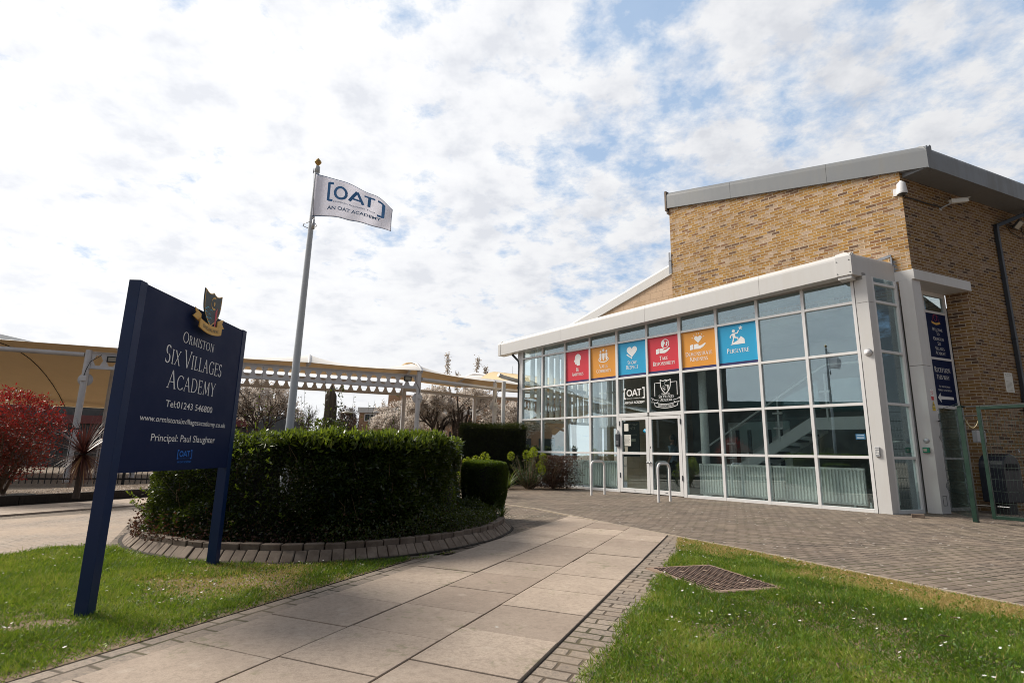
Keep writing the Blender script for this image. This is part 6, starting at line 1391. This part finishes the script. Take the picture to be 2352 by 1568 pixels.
# inside: notice board, person
o = bthing('display_board', 'dark attendance display board behind the glass left of the entrance doors', 'board', -7.2, 1.2, 1.0); m = BMB(); m.box((-7.62, 1.20, 1.02), (-6.72, 1.24, 2.12)); m.build('board', 'black_metal', o)
pb = Plane(bw(0, 1.198, 0), BU, (0, 0, 1), bdir((0, -1, 0))); m = MB(); sans(m, pb, 'EVERY DAY', -7.35, -6.75, 1.99, .07, .001, .01); sans(m, pb, 'COUNTS', -7.35, -6.85, 1.88, .07, .001, .01); sans(m, pb, '90%', -7.5, -7.25, 1.50, .08, .001, .01); sans(m, pb, '85%', -7.5, -7.25, 1.28, .08, .001, .01)
quad2(m, pb, -7.1, 1.5, -6.85, 1.58, .001); quad2(m, pb, -7.5, 1.70, -6.8, 1.715, .001); m.build('lettering', 'lens_grey', o)
def person(x, y):
    o = bthing('person', 'person in a pale blue shirt and dark trousers walking left behind the glass door', 'person', x, y)
    J = {'pel': (0, 0, .88), 'bel': (.0, 0, 1.0), 'ch': (0, 0, 1.20), 'sh': (0, 0, 1.34), 'nk': (-.01, 0, 1.42), 'nk2': (-.025, 0, 1.49),
         'lh': (.0, .09, .84), 'lk': (-.10, .09, .47), 'la': (.06, .09, .09), 'lt': (-.08, .09, .03), 'rh': (0, -.09, .84), 'rk': (-.14, -.09, .48), 'ra': (-.20, -.09, .09), 'rt': (-.34, -.09, .04),
         'ls': (0, .17, 1.34), 'le': (.06, .20, 1.08), 'lw': (-.05, .19, .87), 'rs': (0, -.17, 1.34), 're': (.07, -.20, 1.09), 'rw': (-.05, -.20, .88)}
    R_ = {'pel': .135, 'bel': .115, 'ch': .135, 'sh': .11, 'nk': .055, 'nk2': .052, 'lh': .085, 'lk': .058, 'la': .04, 'lt': .03, 'rh': .085, 'rk': .058, 'ra': .04, 'rt': .03, 'ls': .055, 'le': .040, 'lw': .028, 'rs': .055, 're': .040, 'rw': .028}
    E = [('pel', 'bel'), ('bel', 'ch'), ('ch', 'sh'), ('sh', 'nk'), ('nk', 'nk2'), ('pel', 'lh'), ('lh', 'lk'), ('lk', 'la'), ('la', 'lt'), ('pel', 'rh'), ('rh', 'rk'), ('rk', 'ra'), ('ra', 'rt'), ('sh', 'ls'), ('ls', 'le'), ('le', 'lw'), ('sh', 'rs'), ('rs', 're'), ('re', 'rw')]
    for s_, w_ in ((1, 'lw'), (-1, 'rw')):
        px = J[w_]
        for i, (dx, l) in enumerate(((-.03, .075), (-.012, .085), (.006, .08), (.022, .065))):
            J[w_+'k%d' % i] = (px[0]-.01+dx, px[1], px[2]-.08); J[w_+'f%d' % i] = (px[0]-.02+dx, px[1]-s_*.01, px[2]-.08-l); R_[w_+'k%d' % i] = .012; R_[w_+'f%d' % i] = .008; E += [(w_, w_+'k%d' % i), (w_+'k%d' % i, w_+'f%d' % i)]
        J[w_+'t'] = (px[0]-.06, px[1]-s_*.015, px[2]-.075); R_[w_+'t'] = .009; E.append((w_, w_+'t'))
    names = list(J); me = bpy.data.meshes.new('body'); me.from_pydata([J[n] for n in names], [(names.index(a), names.index(b)) for a, b in E], []); ob = bpy.data.objects.new('body', me); C.objects.link(ob); ob.parent = o
    md = ob.modifiers.new('skin', 'SKIN'); md.use_smooth_shade = True
    for i, n in enumerate(names): me.skin_vertices[0].data[i].radius = (R_[n]*(.8 if n in ('ch', 'sh', 'bel', 'pel') else 1), R_[n])
    me.skin_vertices[0].data[0].use_root = True
    sb = ob.modifiers.new('sub', 'SUBSURF'); sb.levels = 1; sb.render_levels = 1
    dg = bpy.context.evaluated_depsgraph_get(); me2 = bpy.data.meshes.new_from_object(ob.evaluated_get(dg)); ob.modifiers.clear(); ob.data = me2; me2.name = 'body'
    me2.materials.clear(); [me2.materials.append(MATS[k]) for k in ('skin', 'shirt', 'trouser')]
    for pg in me2.polygons:
        c = pg.center; pg.material_index = 2 if (c.z < .90 and abs(c.y) < .165) else (1 if (.90 <= c.z < 1.41 and not (abs(c.y) > .17 and c.z < 1.14)) else 0)
    def part(nm, fn, mat, nu=20, nv=14): m = MB(Matrix.LocRotScale(o.location, o.rotation_euler, None)); m.grid(fn, nu, nv); return m.build(nm, mat, o)
    def hd(u, v):
        a = 2*PI*u; s = math.sin(PI*v); z = 1.60-.118*math.cos(PI*v); x = .092*s*math.cos(a); yy = .074*s*math.sin(a)
        if math.cos(a) < -.6 and 0: pass
        x -= .012; f = -math.cos(a)
        if f > .9 and .42 < v < .56: x -= .022*(1-abs(v-.5)*10)
        if f > .85 and v < .35: x -= .006
        return (x, yy, z)
    h = part('head', hd, 'skin', 28, 24)
    part('hair', lambda u, v: (.012+.100*math.sin(PI*v*.62)*math.cos(2*PI*u)*(1 if math.cos(2*PI*u) > -.35 else .82), .083*math.sin(PI*v*.62)*math.sin(2*PI*u), 1.605+.124*math.cos(PI*v*.62)), 'hair')
    part('hair', lambda u, v: (.10+.035*math.sin(PI*v)*math.cos(2*PI*u), .035*math.sin(PI*v)*math.sin(2*PI*u), 1.50-.14*math.cos(PI*v)), 'hair', 12, 10)
    for s_ in (-1, 1): part('eye', lambda u, v: (-.088+.008*math.cos(PI*v), s_*.03+.010*math.sin(PI*v)*math.cos(2*PI*u), 1.615+.006*math.sin(PI*v)*math.sin(2*PI*u)), 'black_soft', 8, 6)
    part('mouth', lambda u, v: (-.092, -.022+.044*v, 1.535+.006*math.cos(2*PI*u)*math.sin(PI*v)), 'd_red', 8, 6)
    return o
pe = person(-5.90, 1.8)
# ================================================================== CANOPIES
FLp = Vector((-12.56, 16.0, 0)); FMp = Vector((-3.35, 19.7, 0)); CDv = (FMp-FLp).normalized(); CNv = Vector((-CDv.y, CDv.x, 0)); CW = 2.65
can = thing('walkway_canopy', 'long tensile walkway canopy on white posts with cellular beams', 'canopy', FLp, math.atan2(CDv.y, CDv.x))
def cellbeam(a, b, z0, z1, n, name='cellular_beam'):
    """web with hexagonal openings, between flanges"""
    L_ = (b-a).length; d = (b-a).normalized(); nn = Vector((-d.y, d.x, 0)); m = MB(); p_ = L_/n; h = z1-z0; zm = (z0+z1)/2; hh = h*.31; ww = p_*.37; wt = p_*.17
    for i in range(n):
        c = p_*(i+.5); H = [(c-ww, zm), (c-wt, zm+hh), (c+wt, zm+hh), (c+ww, zm), (c+wt, zm-hh), (c-wt, zm-hh)]; l, r_ = p_*i, p_*(i+1)
        polys = [[(l, zm), H[0], H[1], (c-wt, z1), (l, z1)], [H[1], H[2], (c+wt, z1), (c-wt, z1)], [H[2], H[3], (r_, zm), (r_, z1), (c+wt, z1)],
                 [(l, z0), (c-wt, z0), H[5], H[0], (l, zm)], [(c-wt, z0), (c+wt, z0), H[4], H[5]], [(c+wt, z0), (r_, z0), (r_, zm), H[3], H[4]]]
        for q in polys:
            for s_ in (-.011, .011): vs = [tuple(a+d*x+nn*s_+Vector((0, 0, z))) for x, z in q]; m.add(vs, [tuple(range(len(q)))[::(1 if s_ < 0 else -1)]])
        for k in range(6):
            q0, q1 = H[k], H[(k+1) % 6]; m.add([tuple(a+d*q0[0]-nn*.011+Vector((0, 0, q0[1]))), tuple(a+d*q1[0]-nn*.011+Vector((0, 0, q1[1]))), tuple(a+d*q1[0]+nn*.011+Vector((0, 0, q1[1]))), tuple(a+d*q0[0]+nn*.011+Vector((0, 0, q0[1])))], [(0, 1, 2, 3)])
    for z in (z0-.006, z1+.006): m.obox((a+b)/2+Vector((0, 0, z)), d*L_/2, nn*.075, (0, 0, .0055))
    return m.build(name, 'canopy_steel', can)
A_ = FLp+CDv*.09; B_ = FMp-CDv*.09
cellbeam(A_, B_, 3.265, 3.745, 29); cellbeam(A_+CNv*CW, B_+CNv*CW, 3.265, 3.745, 29)
posts = [(FLp, 3.80), (FMp, 3.95), (Vector((-.66, 22.3, 0)), 3.85), (Vector((-20.5, 12.8, 0)), 3.8)]
posts += [(FLp+CNv*CW, 3.6), (FMp+CNv*CW, 3.6), (Vector((-1.62, 24.5, 0)), 3.6)]
FNp = posts[2][0]
for q, z in posts: m = MB(); m.tube([q, q+Vector((0, 0, z))], .085, 16); m.build('post', 'canopy_steel', can)
for q in (FLp+CNv*CW+Vector((.45, 0, 0)), FLp+CNv*CW+Vector((.95, .3, 0))): m = MB(); m.tube([q, q+Vector((.1, .2, 3.4))], .08, 12); m.build('post', 'canopy_steel', can)
def memb(a, b, wd, ze0, ze1, c0, c1, sag, wn=None, nm='membrane', nu=22, nv=14, wd2=None, zr_=None):
    wn = wn or CNv
    def f(off):
        def g(u, v):
            W_ = wd*(1-u)+(wd2 or wd)*u; ze = ze0*(1-u)+ze1*u; zrr = ze if zr_ is None else zr_[0]*(1-u)+zr_[1]*u
            cr = (c0*(1-u)+c1*u)-sag*4*u*(1-u); z = ze*(1-v)+zrr*v+cr*math.sin(PI*v)**.85 if 0 < v < 1 else (ze if v == 0 else zrr)
            z -= .10*4*u*(1-u)*(1-v)**3*.4
            q = a.lerp(b, u)+wn*(W_*v); return (q.x, q.y, z+off)
        return g
    m = MB(); m.grid(f(0), nu, nv); o = m.build(nm, 'membrane', can); m = MB(); m.grid(f(.014), nu, nv); m.build('outer_skin', 'membrane_top', o)
    for u in (.25, .5, .75):
        m = MB(); m.tube([Vector(f(-.012)(u, v/10)) for v in range(11)], .014, 5, False); m.build('seam', 'timber', o) if wd > 5 else None
hoops_ = [FLp+CDv*.75, FLp+CDv*6.15, FMp+CDv*.05, FNp+CDv*.05]
o0 = -CNv*.12
def hp(P, w_, ze, c, wn=None):
    wn = wn or CNv; m = MB(); m.tube([P+wn*(w_*i/12)+Vector((0, 0, ze+c*math.sin(PI*i/12)**.85-.02 if 0 < i < 12 else ze-.03)) for i in range(13)], .062, 10); m.build('hoop', 'canopy_steel', can)
for P in hoops_[:3]: hp(P-CNv*.12, CW+.2, 3.90, .46)
WN2 = Vector((-.72, .69, 0)).normalized(); hp(FNp, 2.5, 3.92, .45, WN2)
memb(hoops_[0]+o0, hoops_[1]+o0, CW+.24, 3.90, 3.90, .46, .46, .30)
memb(hoops_[1]+o0, hoops_[2]+o0, CW+.24, 3.90, 3.92, .46, .46, .30)
memb(hoops_[2]+o0, FNp, CW+.24, 3.92, 3.90, .46, .45, .26, (CNv+WN2).normalized())
memb(FNp, Vector((3.6, 24.6, 0)), 2.6, 3.90, 3.85, .45, .4, .25, WN2)
memb(Vector((-25, 11.0, 0)), hoops_[0]+o0, 10.5, 4.0, 3.90, 1.7, .46, .1, nv=22, wd2=7.2, zr_=(2.7, 2.5))
for a, b in ((Vector((-25, 11.0, 3.70)), FLp+Vector((-.1, -.03, 3.66))), (FMp+Vector((.1, .05, 3.62)), FNp+Vector((0, 0, 3.62))), (FMp+CNv*CW+Vector((0, 0, 3.5)), Vector((-1.62, 24.5, 3.5))), (FNp+Vector((0, 0, 3.6)), Vector((3.5, 24.5, 3.6))), (Vector((-1.62, 24.5, 3.5)), Vector((3, 26.5, 3.5)))):
    m = MB(); m.tube([a, b], .07, 12); m.build('tie_tube', 'canopy_steel', can)
P = [Vector((-25, 11.0, 0)).lerp(hoops_[0], i/16) for i in range(17)]; m = MB(); m.tube([q+CNv*(9.3-1.9*i/16)+Vector((0, 0, 2.95+.45*math.sin(PI*i/16))) for i, q in enumerate(P)], .09, 10); m.build('arch_tube', 'canopy_steel', can)
for k, q in enumerate((FLp, FMp, FNp)):
    c = q-CNv*.10+Vector((0, 0, 2.98 if k else 2.95)); m = MB(); m.obox(c, CDv*.07, CNv*.03, (0, 0, .075)); m.build('junction_box', 'cam_white', can, bevel=.01)
    m = MB(); m.lathe([(0, 0), (.19, 0), (.19, .012), (.10, .03), (0, .035)], q+CNv*.09+Vector((0, 0, 2.93)), 24, CNv); m.build('round_plate', 'cam_white', can)
    m = MB(); m.tube([c+Vector((0, 0, .06)), c+Vector((.02, .02, .25)), c+CDv*(.10 if k != 1 else -.12)+Vector((0, 0, .5)), c+CDv*(.35 if k != 1 else -.15)+Vector((0, 0, .72))], .010, 5); m.build('cable', 'black_metal', can)
def beamlight(c, label):
    o = thing('floodlight', label, 'floodlight', c, math.atan2(CDv.y, CDv.x)); m = MB(); m.obox(c-CNv*.05, CDv*.135, CNv*.025, (0, 0, .09)); m.build('housing', 'black_metal', o, bevel=.008)
    m = MB(); m.obox(c-CNv*.078, CDv*.095, CNv*.004, (0, 0, .058)); m.build('lens', 'lens_grey', o)
beamlight(FLp+CDv*.62+Vector((0, 0, 3.56))-CNv*.02, 'small black floodlight on the left end of the canopy beam by the navy sign')
beamlight(FMp-CDv*.42+Vector((0, 0, 3.60))-CNv*.02, 'small black floodlight at the right end of the cellular canopy beam')
c2n = thing('porch_canopy', 'small white tube framed canopy behind the left end of the glass front', 'canopy', (-.27, 20, 0))
m = MB(); m.tube([(-.27, 20, 0), (-.27, 20, 3.62)], .075, 14); m.build('post', 'far_white', c2n)
m = MB(); m.tube([(-.47, 19.85, 3.86), (-.30, 20, 3.80), (.6, 20.6, 3.66), (3, 22, 3.5)], .075, 12); m.build('beam', 'far_white', c2n)
m = MB(); m.grid(lambda u, v: (-.40+3*u-.8*v, 19.9+2*u+1.6*v, 3.95+.02*u+.12*math.sin(PI*v)), 6, 6); o = m.build('membrane', 'membrane', c2n); m = MB(); m.tube([(.05, 20.2, 3.95), (.05, 20.2, 4.25)], .006, 5); m.build('spike', 'black_metal', c2n)

# ================================================================== LEFT BED PLANTS
def leafcloud(c, r_, n, dens=.6, seed=1, zsq=1.0):
    u = unit(rng.normal(0, 1, (n, 3))); rr = rng.random(n)**.45; k = vnoise(u[:, :2]*2+u[:, 2:]*1.7, 2.5, seed)
    return np.array(c)+u*np.array(r_)*(rr*(.78+.42*k))[:, None], u
o = thing('red_bush', 'red tipped evergreen bush growing in the mulch bed at the left edge', 'bush', (-9.35, 10.4, .13))
P, u = leafcloud((-9.42, 10.4, 1.18), (.98, .78, .84), 17000, seed=3)
kp = vnoise(P[:, :2]*1.0+P[:, 2:]*.8, 3.4, 21) > .30; P = P[kp]; u = u[kp]
topf = np.clip((P[:, 2]-.8)/1.3, 0, 1)*.5+np.clip(np.linalg.norm((P-np.array([-9.42, 10.4, 1.18]))/np.array([.95, .75, .8]), axis=1)-.75, 0, 1)*.8
rv = np.where(rng.random(len(P)) < topf, rng.uniform(.42, 1, len(P)), rng.uniform(0, .40, len(P)))
npmesh('foliage', leaves(P, u*.6+np.array([0, 0, .6]), .062, .024, .7), 4, 'photinia_leaf', rv, o)
V = []; 
for i in range(90):
    a = random.uniform(0, 2*PI); el = random.uniform(.15, 1.4); d = Vector((math.cos(a)*math.cos(el), math.sin(a)*math.cos(el), math.sin(el))); b = Vector((-9.42, 10.4, 1.15))+Vector((d.x*.85, d.y*.65, d.z*.72)); V += sprig(b, d+Vector((0, 0, .9)), 12, random.uniform(.08, .22), .06, .022)
V = np.array([[tuple(q) for q in f] for f in V]); npmesh('red_tips', V, 4, 'photinia_leaf', rng.uniform(.55, 1, len(V)), o)
m = MB()
for i in range(9):
    a = random.uniform(0, 2*PI); m.tube([(-9.35+random.gauss(0, .05), 10.4+random.gauss(0, .05), .1), (-9.38+.2*math.cos(a), 10.4+.2*math.sin(a), .6), (-9.4+.6*math.cos(a), 10.4+.5*math.sin(a), 1.4)], [.03, .022, .008], 6)
m.build('stems', 'stem', o)
o = thing('cordyline', 'dark red spiky cordyline with drooping brown lower leaves beside the red bush', 'plant', (-7.82, 10.25, .13))
V = []; R_ = []
for i in range(330):
    a = random.uniform(0, 2*PI); el = random.uniform(-1.15, 1.45); l = random.uniform(.55, .88)*(1 if el > -.3 else .85); P0 = Vector((-7.82, 10.25, .88)); d = Vector((math.cos(a), math.sin(a), 0)); s = Vector((-d.y, d.x, 0)); pr = None; rv = random.uniform(.0, .55) if el > -.2 else random.uniform(.5, 1)
    P_ = P0
    for k in range(5):
        q = k/4; ang = el-q*q*.35; P_ = P_+(d*math.cos(ang)+Vector((0, 0, math.sin(ang))))*l/4 if k else P0; ww = .015*(1-q*.95); cur = (P_-s*ww, P_+s*ww)
        if pr: V.append([pr[0], pr[1], cur[1], cur[0]]); R_.append(rv)
        pr = cur
npmesh('leaves', np.array([[tuple(q) for q in f] for f in V]), 4, 'cordyline_leaf', np.array(R_), o); m = MB(); m.tube([(-7.82, 10.25, .1), (-7.81, 10.25, .5), (-7.82, 10.25, .88)], [.06, .05, .045], 10); m.build('trunk', 'bark', o)
m = MB(); m.grid(lambda u, v: (-8.55+.28*math.sin(PI*v)*math.cos(2*PI*u), 9.98+.12*math.sin(PI*v)*math.sin(2*PI*u), .15+.045*math.cos(PI*v)*-1), 16, 8); o = m.build('flat_stone', 'rock'); recentre(o, (-8.55, 9.98, .13)); tag(o, 'flat dark stone on the mulch below the red bush', 'stone')
n = 2600; s_ = rng.uniform(-2.5, 4.4, n); w_ = rng.uniform(.1, 1.6, n); P = np.c_[TL0.x+PD.x*s_-PN.x*w_, TL0.y+PD.y*s_-PN.y*w_, np.full(n, .135)]; V = leaves(P, np.tile([0, 0, .15], (n, 1)), .035, .022, 1.2); V[:, :, 2] = np.clip(V[:, :, 2], .132, .16)
o = npmesh('bark_chips', V, 4, 'blossom', rng.uniform(0, .6, n)); tag(o, 'pale bark chips lying over the mulch bed', 'bark chips', kind='stuff')
# railing
o = thing('railing', 'black vertical bar railing behind the spiky cordyline', 'railing', (-15.5, 12.6, 0)); Ra, Rb = Vector((-18, 11.9, 0)), Vector((-7.6, 15.9, 0)); rd = (Rb-Ra).normalized(); rl = (Rb-Ra).length; rn_ = Vector((-rd.y, rd.x, 0))
for z in (.18, 1.45): m = MB(); m.obox((Ra+Rb)/2+Vector((0, 0, z)), rd*rl/2, rn_*.008, (0, 0, .022)); m.build('rail', 'black_metal', o)
m = MB(); 
for i in range(int(rl/.13)): q = Ra+rd*(.13*i+.05); m.obox(q+Vector((0, 0, .80)), rd*.009, rn_*.009, (0, 0, .74))
b_ = m.build('bars', 'black_metal', o); b_['kind'] = 'stuff'
for i in range(5): m = MB(); q = Ra+rd*(rl*i/4); m.obox(q+Vector((0, 0, .78)), rd*.03, rn_*.03, (0, 0, .80)); m.build('post', 'black_metal', o)
# dark low building under the big canopy
o = thing('low_building', 'dark low building with a dark red fascia under the big left canopy', 'building', (-20, 27, 0)); m = MB(); m.box((-34, 27, 0), (-12.6, 33, 2.9)); m.build('wall', 'int_dark', o)
m = MB(); m.box((-34, 26.8, 2.05), (-12.8, 26.99, 2.45)); m.build('fascia', 'red_fascia', o)
for i in range(9): m = MB(); m.box((-33+i*2.2, 26.95, .8), (-31.7+i*2.2, 26.995, 1.9)); m.build('window', 'far_glass', o)
o = thing('grey_roof', 'pale grey pitched roof with a small flue above the left canopy', 'roof', (-33, 30, 0)); m = MB(); m.ext([(-9, 0), (9, 0), (9, 4), (0, 8.4), (-9, 4)], (-35.3, 32, 0), (1, 0, 0), (0, 0, 1), (0, 10, 0)); m.build('gable', 'grey_clad', o); m = MB(); m.tube([(-30.0, 31.6, 4.5), (-29.9, 31.6, 6.95)], .18, 12); m.build('flue', 'galv', o)

# ================================================================== FAR THINGS
def tree(name, label, cat, base, h, spread, depth, mat, nleaf, leaf, seed, group=None, tmat='bark', trunk_h=.28, upright=.5, r0=.11, nb=3, leafw=None, lj=.06):
    random.seed(seed); o = thing(name, label, cat, base, 0, group); m = MB(); tips = []
    def br(p, d, l, r_, k):
        q = p+d*l*.5+Vector([random.gauss(0, .05*l) for _ in range(3)]); e = p+d*l+Vector([random.gauss(0, .06*l) for _ in range(3)])
        m.tube([p, q, e], [r_, r_*.82, r_*.62], 6 if k < 3 else 4, False); 
        if k >= depth-2: tips.append((p, q, e))
        if k >= depth: return
        for i in range(nb if k else nb+2):
            a = random.uniform(0, 2*PI); tl = random.uniform(.35, .85)*spread; s = d.orthogonal().normalized(); b2 = d.cross(s); nd = (d+(s*math.cos(a)+b2*math.sin(a))*tl+Vector((0, 0, upright*.25))).normalized()
            br(p+d*l*random.uniform(.55, 1.0) if k else p+d*l*random.uniform(.75, 1), nd, l*random.uniform(.62, .82), r_*.60, k+1)
    H0 = h*trunk_h; br(Vector(base), Vector((random.gauss(0, .04), random.gauss(0, .04), 1)).normalized(), H0, r0, 0)
    m.build('trunk', tmat, o)
    if nleaf:
        T = np.array([[tuple(a), tuple(b), tuple(c)] for a, b, c in tips]); i = rng.integers(0, len(T), nleaf); q = rng.random((nleaf, 1)); P = T[i, 0]*(1-q)+T[i, 2]*q+rng.normal(0, lj, (nleaf, 3))
        npmesh('crown', leaves(P, np.tile([0, 0, .4], (nleaf, 1)), leaf, leafw or leaf*.75, 1.0), 4, mat, rng.beta(2.2, 1.8, nleaf), o)
    return o
tree('cherry_tree', 'large blossoming cherry tree behind the right end of the walkway canopy', 'tree', (-3.4, 26.3, 0), 6.6, 1.15, 6, 'blossom', 30000, .085, 21, 'blossoming cherry trees', trunk_h=.235, upright=.35, r0=.13, nb=3)
tree('cherry_tree', 'blossoming cherry tree left of the flagpole behind the hedge', 'tree', (-11.2, 25.0, 0), 5.9, .9, 6, 'blossom', 21000, .08, 33, 'blossoming cherry trees', trunk_h=.235, upright=.6, r0=.10)
tree('cherry_tree', 'blossoming cherry tree just beyond the left corner of the glass front', 'tree', (.4, 29.5, 0), 6.0, 1.1, 6, 'blossom', 19000, .09, 45, 'blossoming cherry trees', trunk_h=.235, upright=.3, r0=.12)
tree('cherry_tree', 'blossoming cherry tree low behind the pale post of the walkway canopy', 'tree', (-6.3, 29.0, 0), 5.4, 1.1, 6, 'blossom', 19000, .09, 46, 'blossoming cherry trees', trunk_h=.235, upright=.3, r0=.11)
# tall flowering shoots above the canopy
random.seed(5); o = thing('cherry_shoots', 'thin upright blossoming shoots rising above the white canopy', 'tree', (-3.2, 27.5, 0)); m = MB(); V = []
for (x, h) in ((-3.15, 5.95), (-2.65, 4.9), (-1.75, 5.75), (-1.35, 5.25), (-2.3, 4.7), (-3.45, 4.8)):
    P_ = [Vector((-2.5, 27.3, 0)), Vector((-2.5+(x+2.5)*.4, 27.3, 2.6)), Vector((x-.05, 27.3, h*.8)), Vector((x+random.gauss(0, .08), 27.3, h))]; m.tube(P_, [.09, .06, .03, .014], 5)
    for k in range(260): q = random.random()**.6; b = P_[1].lerp(P_[3], q) if q < .3 else P_[2].lerp(P_[3], (q-.3)/.7); V += sprig(b+Vector(rng.normal(0, .07, 3)), Vector(rng.normal(0, 1, 3)), 1, .02, .09, .07)
m.build('stems', 'bark', o); V = np.array([[tuple(q) for q in f] for f in V]); npmesh('blossom_clusters', V, 4, 'blossom', rng.uniform(0, .5, len(V)), o)
tree('bare_tree', 'leafless tree in the distance just right of the flagpole', 'tree', (-16.0, 44, 0), 5.9, .95, 6, None, 0, 0, 61, 'distant leafless trees', trunk_h=.26, upright=.5, r0=.13)
tree('bare_tree', 'leafless brown twigged tree in the distance right of the standing stone', 'tree', (-14.0, 47, 0), 6.4, .85, 6, 'dry_leaf', 2500, .10, 62, 'distant leafless trees', trunk_h=.26, upright=.5, r0=.15)
tree('bare_tree', 'leafless tree in the distance partly behind the standing stone', 'tree', (-13.0, 43, 0), 5.0, .95, 6, 'dry_leaf', 1500, .09, 64, 'distant leafless trees', trunk_h=.26, upright=.5, r0=.12)
o = thing('lamp_post', 'black lamp post with a flat round head beyond the hedge', 'lamp post', (-11.9, 40, 0)); m = MB(); m.tube([(-11.85, 40, 0), (-11.85, 40, 2.95)], .07, 10)
for s_ in (-1, 1): m.tube([(-11.85, 40, 2.9), (-11.85+s_*.26, 40, 3.5), (-11.85+s_*.36, 40, 3.66)], .045, 8)
m.build('column', 'black_metal', o); m = MB(); m.lathe([(.35, 0), (.50, .02), (.50, .06), (.25, .16), (0, .18)], (-11.85, 40, 3.64), 24); m.build('head', 'lens_grey', o)
o = thing('brick_annexe', 'single storey orange brick building with white fascia and a clock beyond the hedge', 'building', (-8, 45, 0)); m = MB(); m.box((-12.38, 45, 0), (-2.5, 53, 4.05)); m.build('wall', 'far_brick', o); m = MB(); m.box((-12.5, 44.85, 4.052), (-2.4, 53.1, 4.50)); m.build('fascia', 'far_white', o)
fw = MB(); x0, x1, z0, z1 = -11.93, -11.02, 3.38, 3.98
fw.box((x0, 44.93, z0), (x0+.06, 44.999, z1)); fw.box((x1-.06, 44.93, z0), (x1, 44.999, z1)); fw.box((x0+.06, 44.93, z0), (x1-.06, 44.999, z0+.06)); fw.box((x0+.06, 44.93, z1-.06), (x1-.06, 44.999, z1)); fw.box(((x0+x1)/2-.03, 44.93, z0+.06), ((x0+x1)/2+.03, 44.999, z1-.06))
f = fw.build('window', 'far_white', o); m = MB(); m.box((x0+.06, 44.97, z0+.06), (x1-.06, 44.995, z1-.06)); m.build('pane', 'far_glass', f)
m = MB(); m.lathe([(0, 0), (.13, 0), (.13, .05), (0, .06)], (-11.50, 44.99, 3.20), 20, (0, -1, 0)); c = m.build('clock', 'far_white', o); m = MB(); m.box((-11.51, 44.91, 3.2), (-11.49, 44.925, 3.29)); m.box((-11.49, 44.91, 3.19), (-11.43, 44.925, 3.205)); m.build('hands', 'black_metal', c)
o = thing('distant_block', 'taller brick school block hidden behind the blossoming trees', 'building', (-5, 58, 0)); m = MB(); m.box((-13.0, 58, 0), (6, 68, 6.9)); m.build('wall', 'far_brick', o)
for i in range(7):
    for z in (1.2, 4.2): m = MB(); m.box((-12+i*2.5, 57.93, z), (-10.3+i*2.5, 57.99, z+1.4)); m.build('window', 'far_glass', o)
# dark conifer hedge by the building corner, iron gate post area
o = thing('conifer_hedge', 'dark clipped conifer hedge behind the clipped bush, left of the glass front', 'hedge', (-.8, 19.6, 0)); n = 42000
P = np.c_[rng.uniform(-1.68, .55, n), rng.uniform(19.1, 20.5, n), rng.uniform(0, 2.0, n)]; f = rng.integers(0, 4, n)
P[f == 0, 1] = 19.1; P[f == 1, 1] = 19.1; P[f == 2, 0] = -1.68; P[f == 3, 2] = 1.96
P += rng.normal(0, .05, P.shape); P[:, 2] += (vnoise(P[:, :2], 3, 4)-.5)*.16*(f == 3); npmesh('foliage', leaves(P, np.tile([-.1, -.8, .7], (n, 1)), .06, .016, .6), 4, 'conifer_leaf', rng.beta(2, 3, n), o)
m = MB(); m.box((-1.62, 19.16, 0), (.55, 20.4, 1.88)); m.build('shade_core', 'black_soft', o)  # black core standing for the shade within the conifers
o = thing('metal_cage', 'dark metal bar gate beyond the gap between the hedges', 'gate', (-2.0, 19.5, 0)); m = MB()
for i in range(7): m.box((-2.6+i*.14, 19.5, .1), (-2.575+i*.14, 19.52, 1.30))
m.box((-2.6, 19.49, 1.27), (-1.7, 19.53, 1.32)); m.box((-2.6, 19.49, .12), (-1.7, 19.53, .16)); m.build('bars', 'black_metal', o); m = MB(); m.box((-2.15, 19.46, 0), (-2.08, 19.53, 1.75)); m.build('post', 'black_metal', o)
o = thing('far_hedge', 'dark hedge line closing the yard beyond the canopy', 'hedge', (-9, 33, 0)); n = 20000; P = np.c_[rng.uniform(-30, 4, n), rng.normal(33, .2, n), rng.uniform(0, 1.5, n)]; npmesh('foliage', leaves(P, np.tile([0, -.6, .6], (n, 1)), .14, .09, .8), 4, 'conifer_leaf', rng.random(n), o)
m = MB(); m.box((-30, 33.1, 0), (4, 33.7, 1.4)); m.build('shade_core', 'black_soft', o)  # black block added inside as the far hedge's inner shade
# school block standing to the left of the camera (mirrored in the glass)
o = thing('facing_block', 'stepped two storey school block facing the entrance from the left of the camera', 'building', (-30, 0, 0)); m = MB(); m.box((-36, -26, 0), (-27, 6.5, 5.0)); m.box((-36.5, 6.5, 0), (-26.5, 16, 8.4)); m.build('wall', 'int_dark', o); m = MB(); m.box((-36.2, -26.2, 5.001), (-26.7, 6.45, 5.6)); m.build('fascia', 'teal_dark', o)
for i in range(12):
    for z in (.9, 3.1): m = MB(); m.box((-26.995, -25+i*2.6, z), (-26.95, -23.2+i*2.6, z+1.3)); m.build('window', 'far_glass', o)
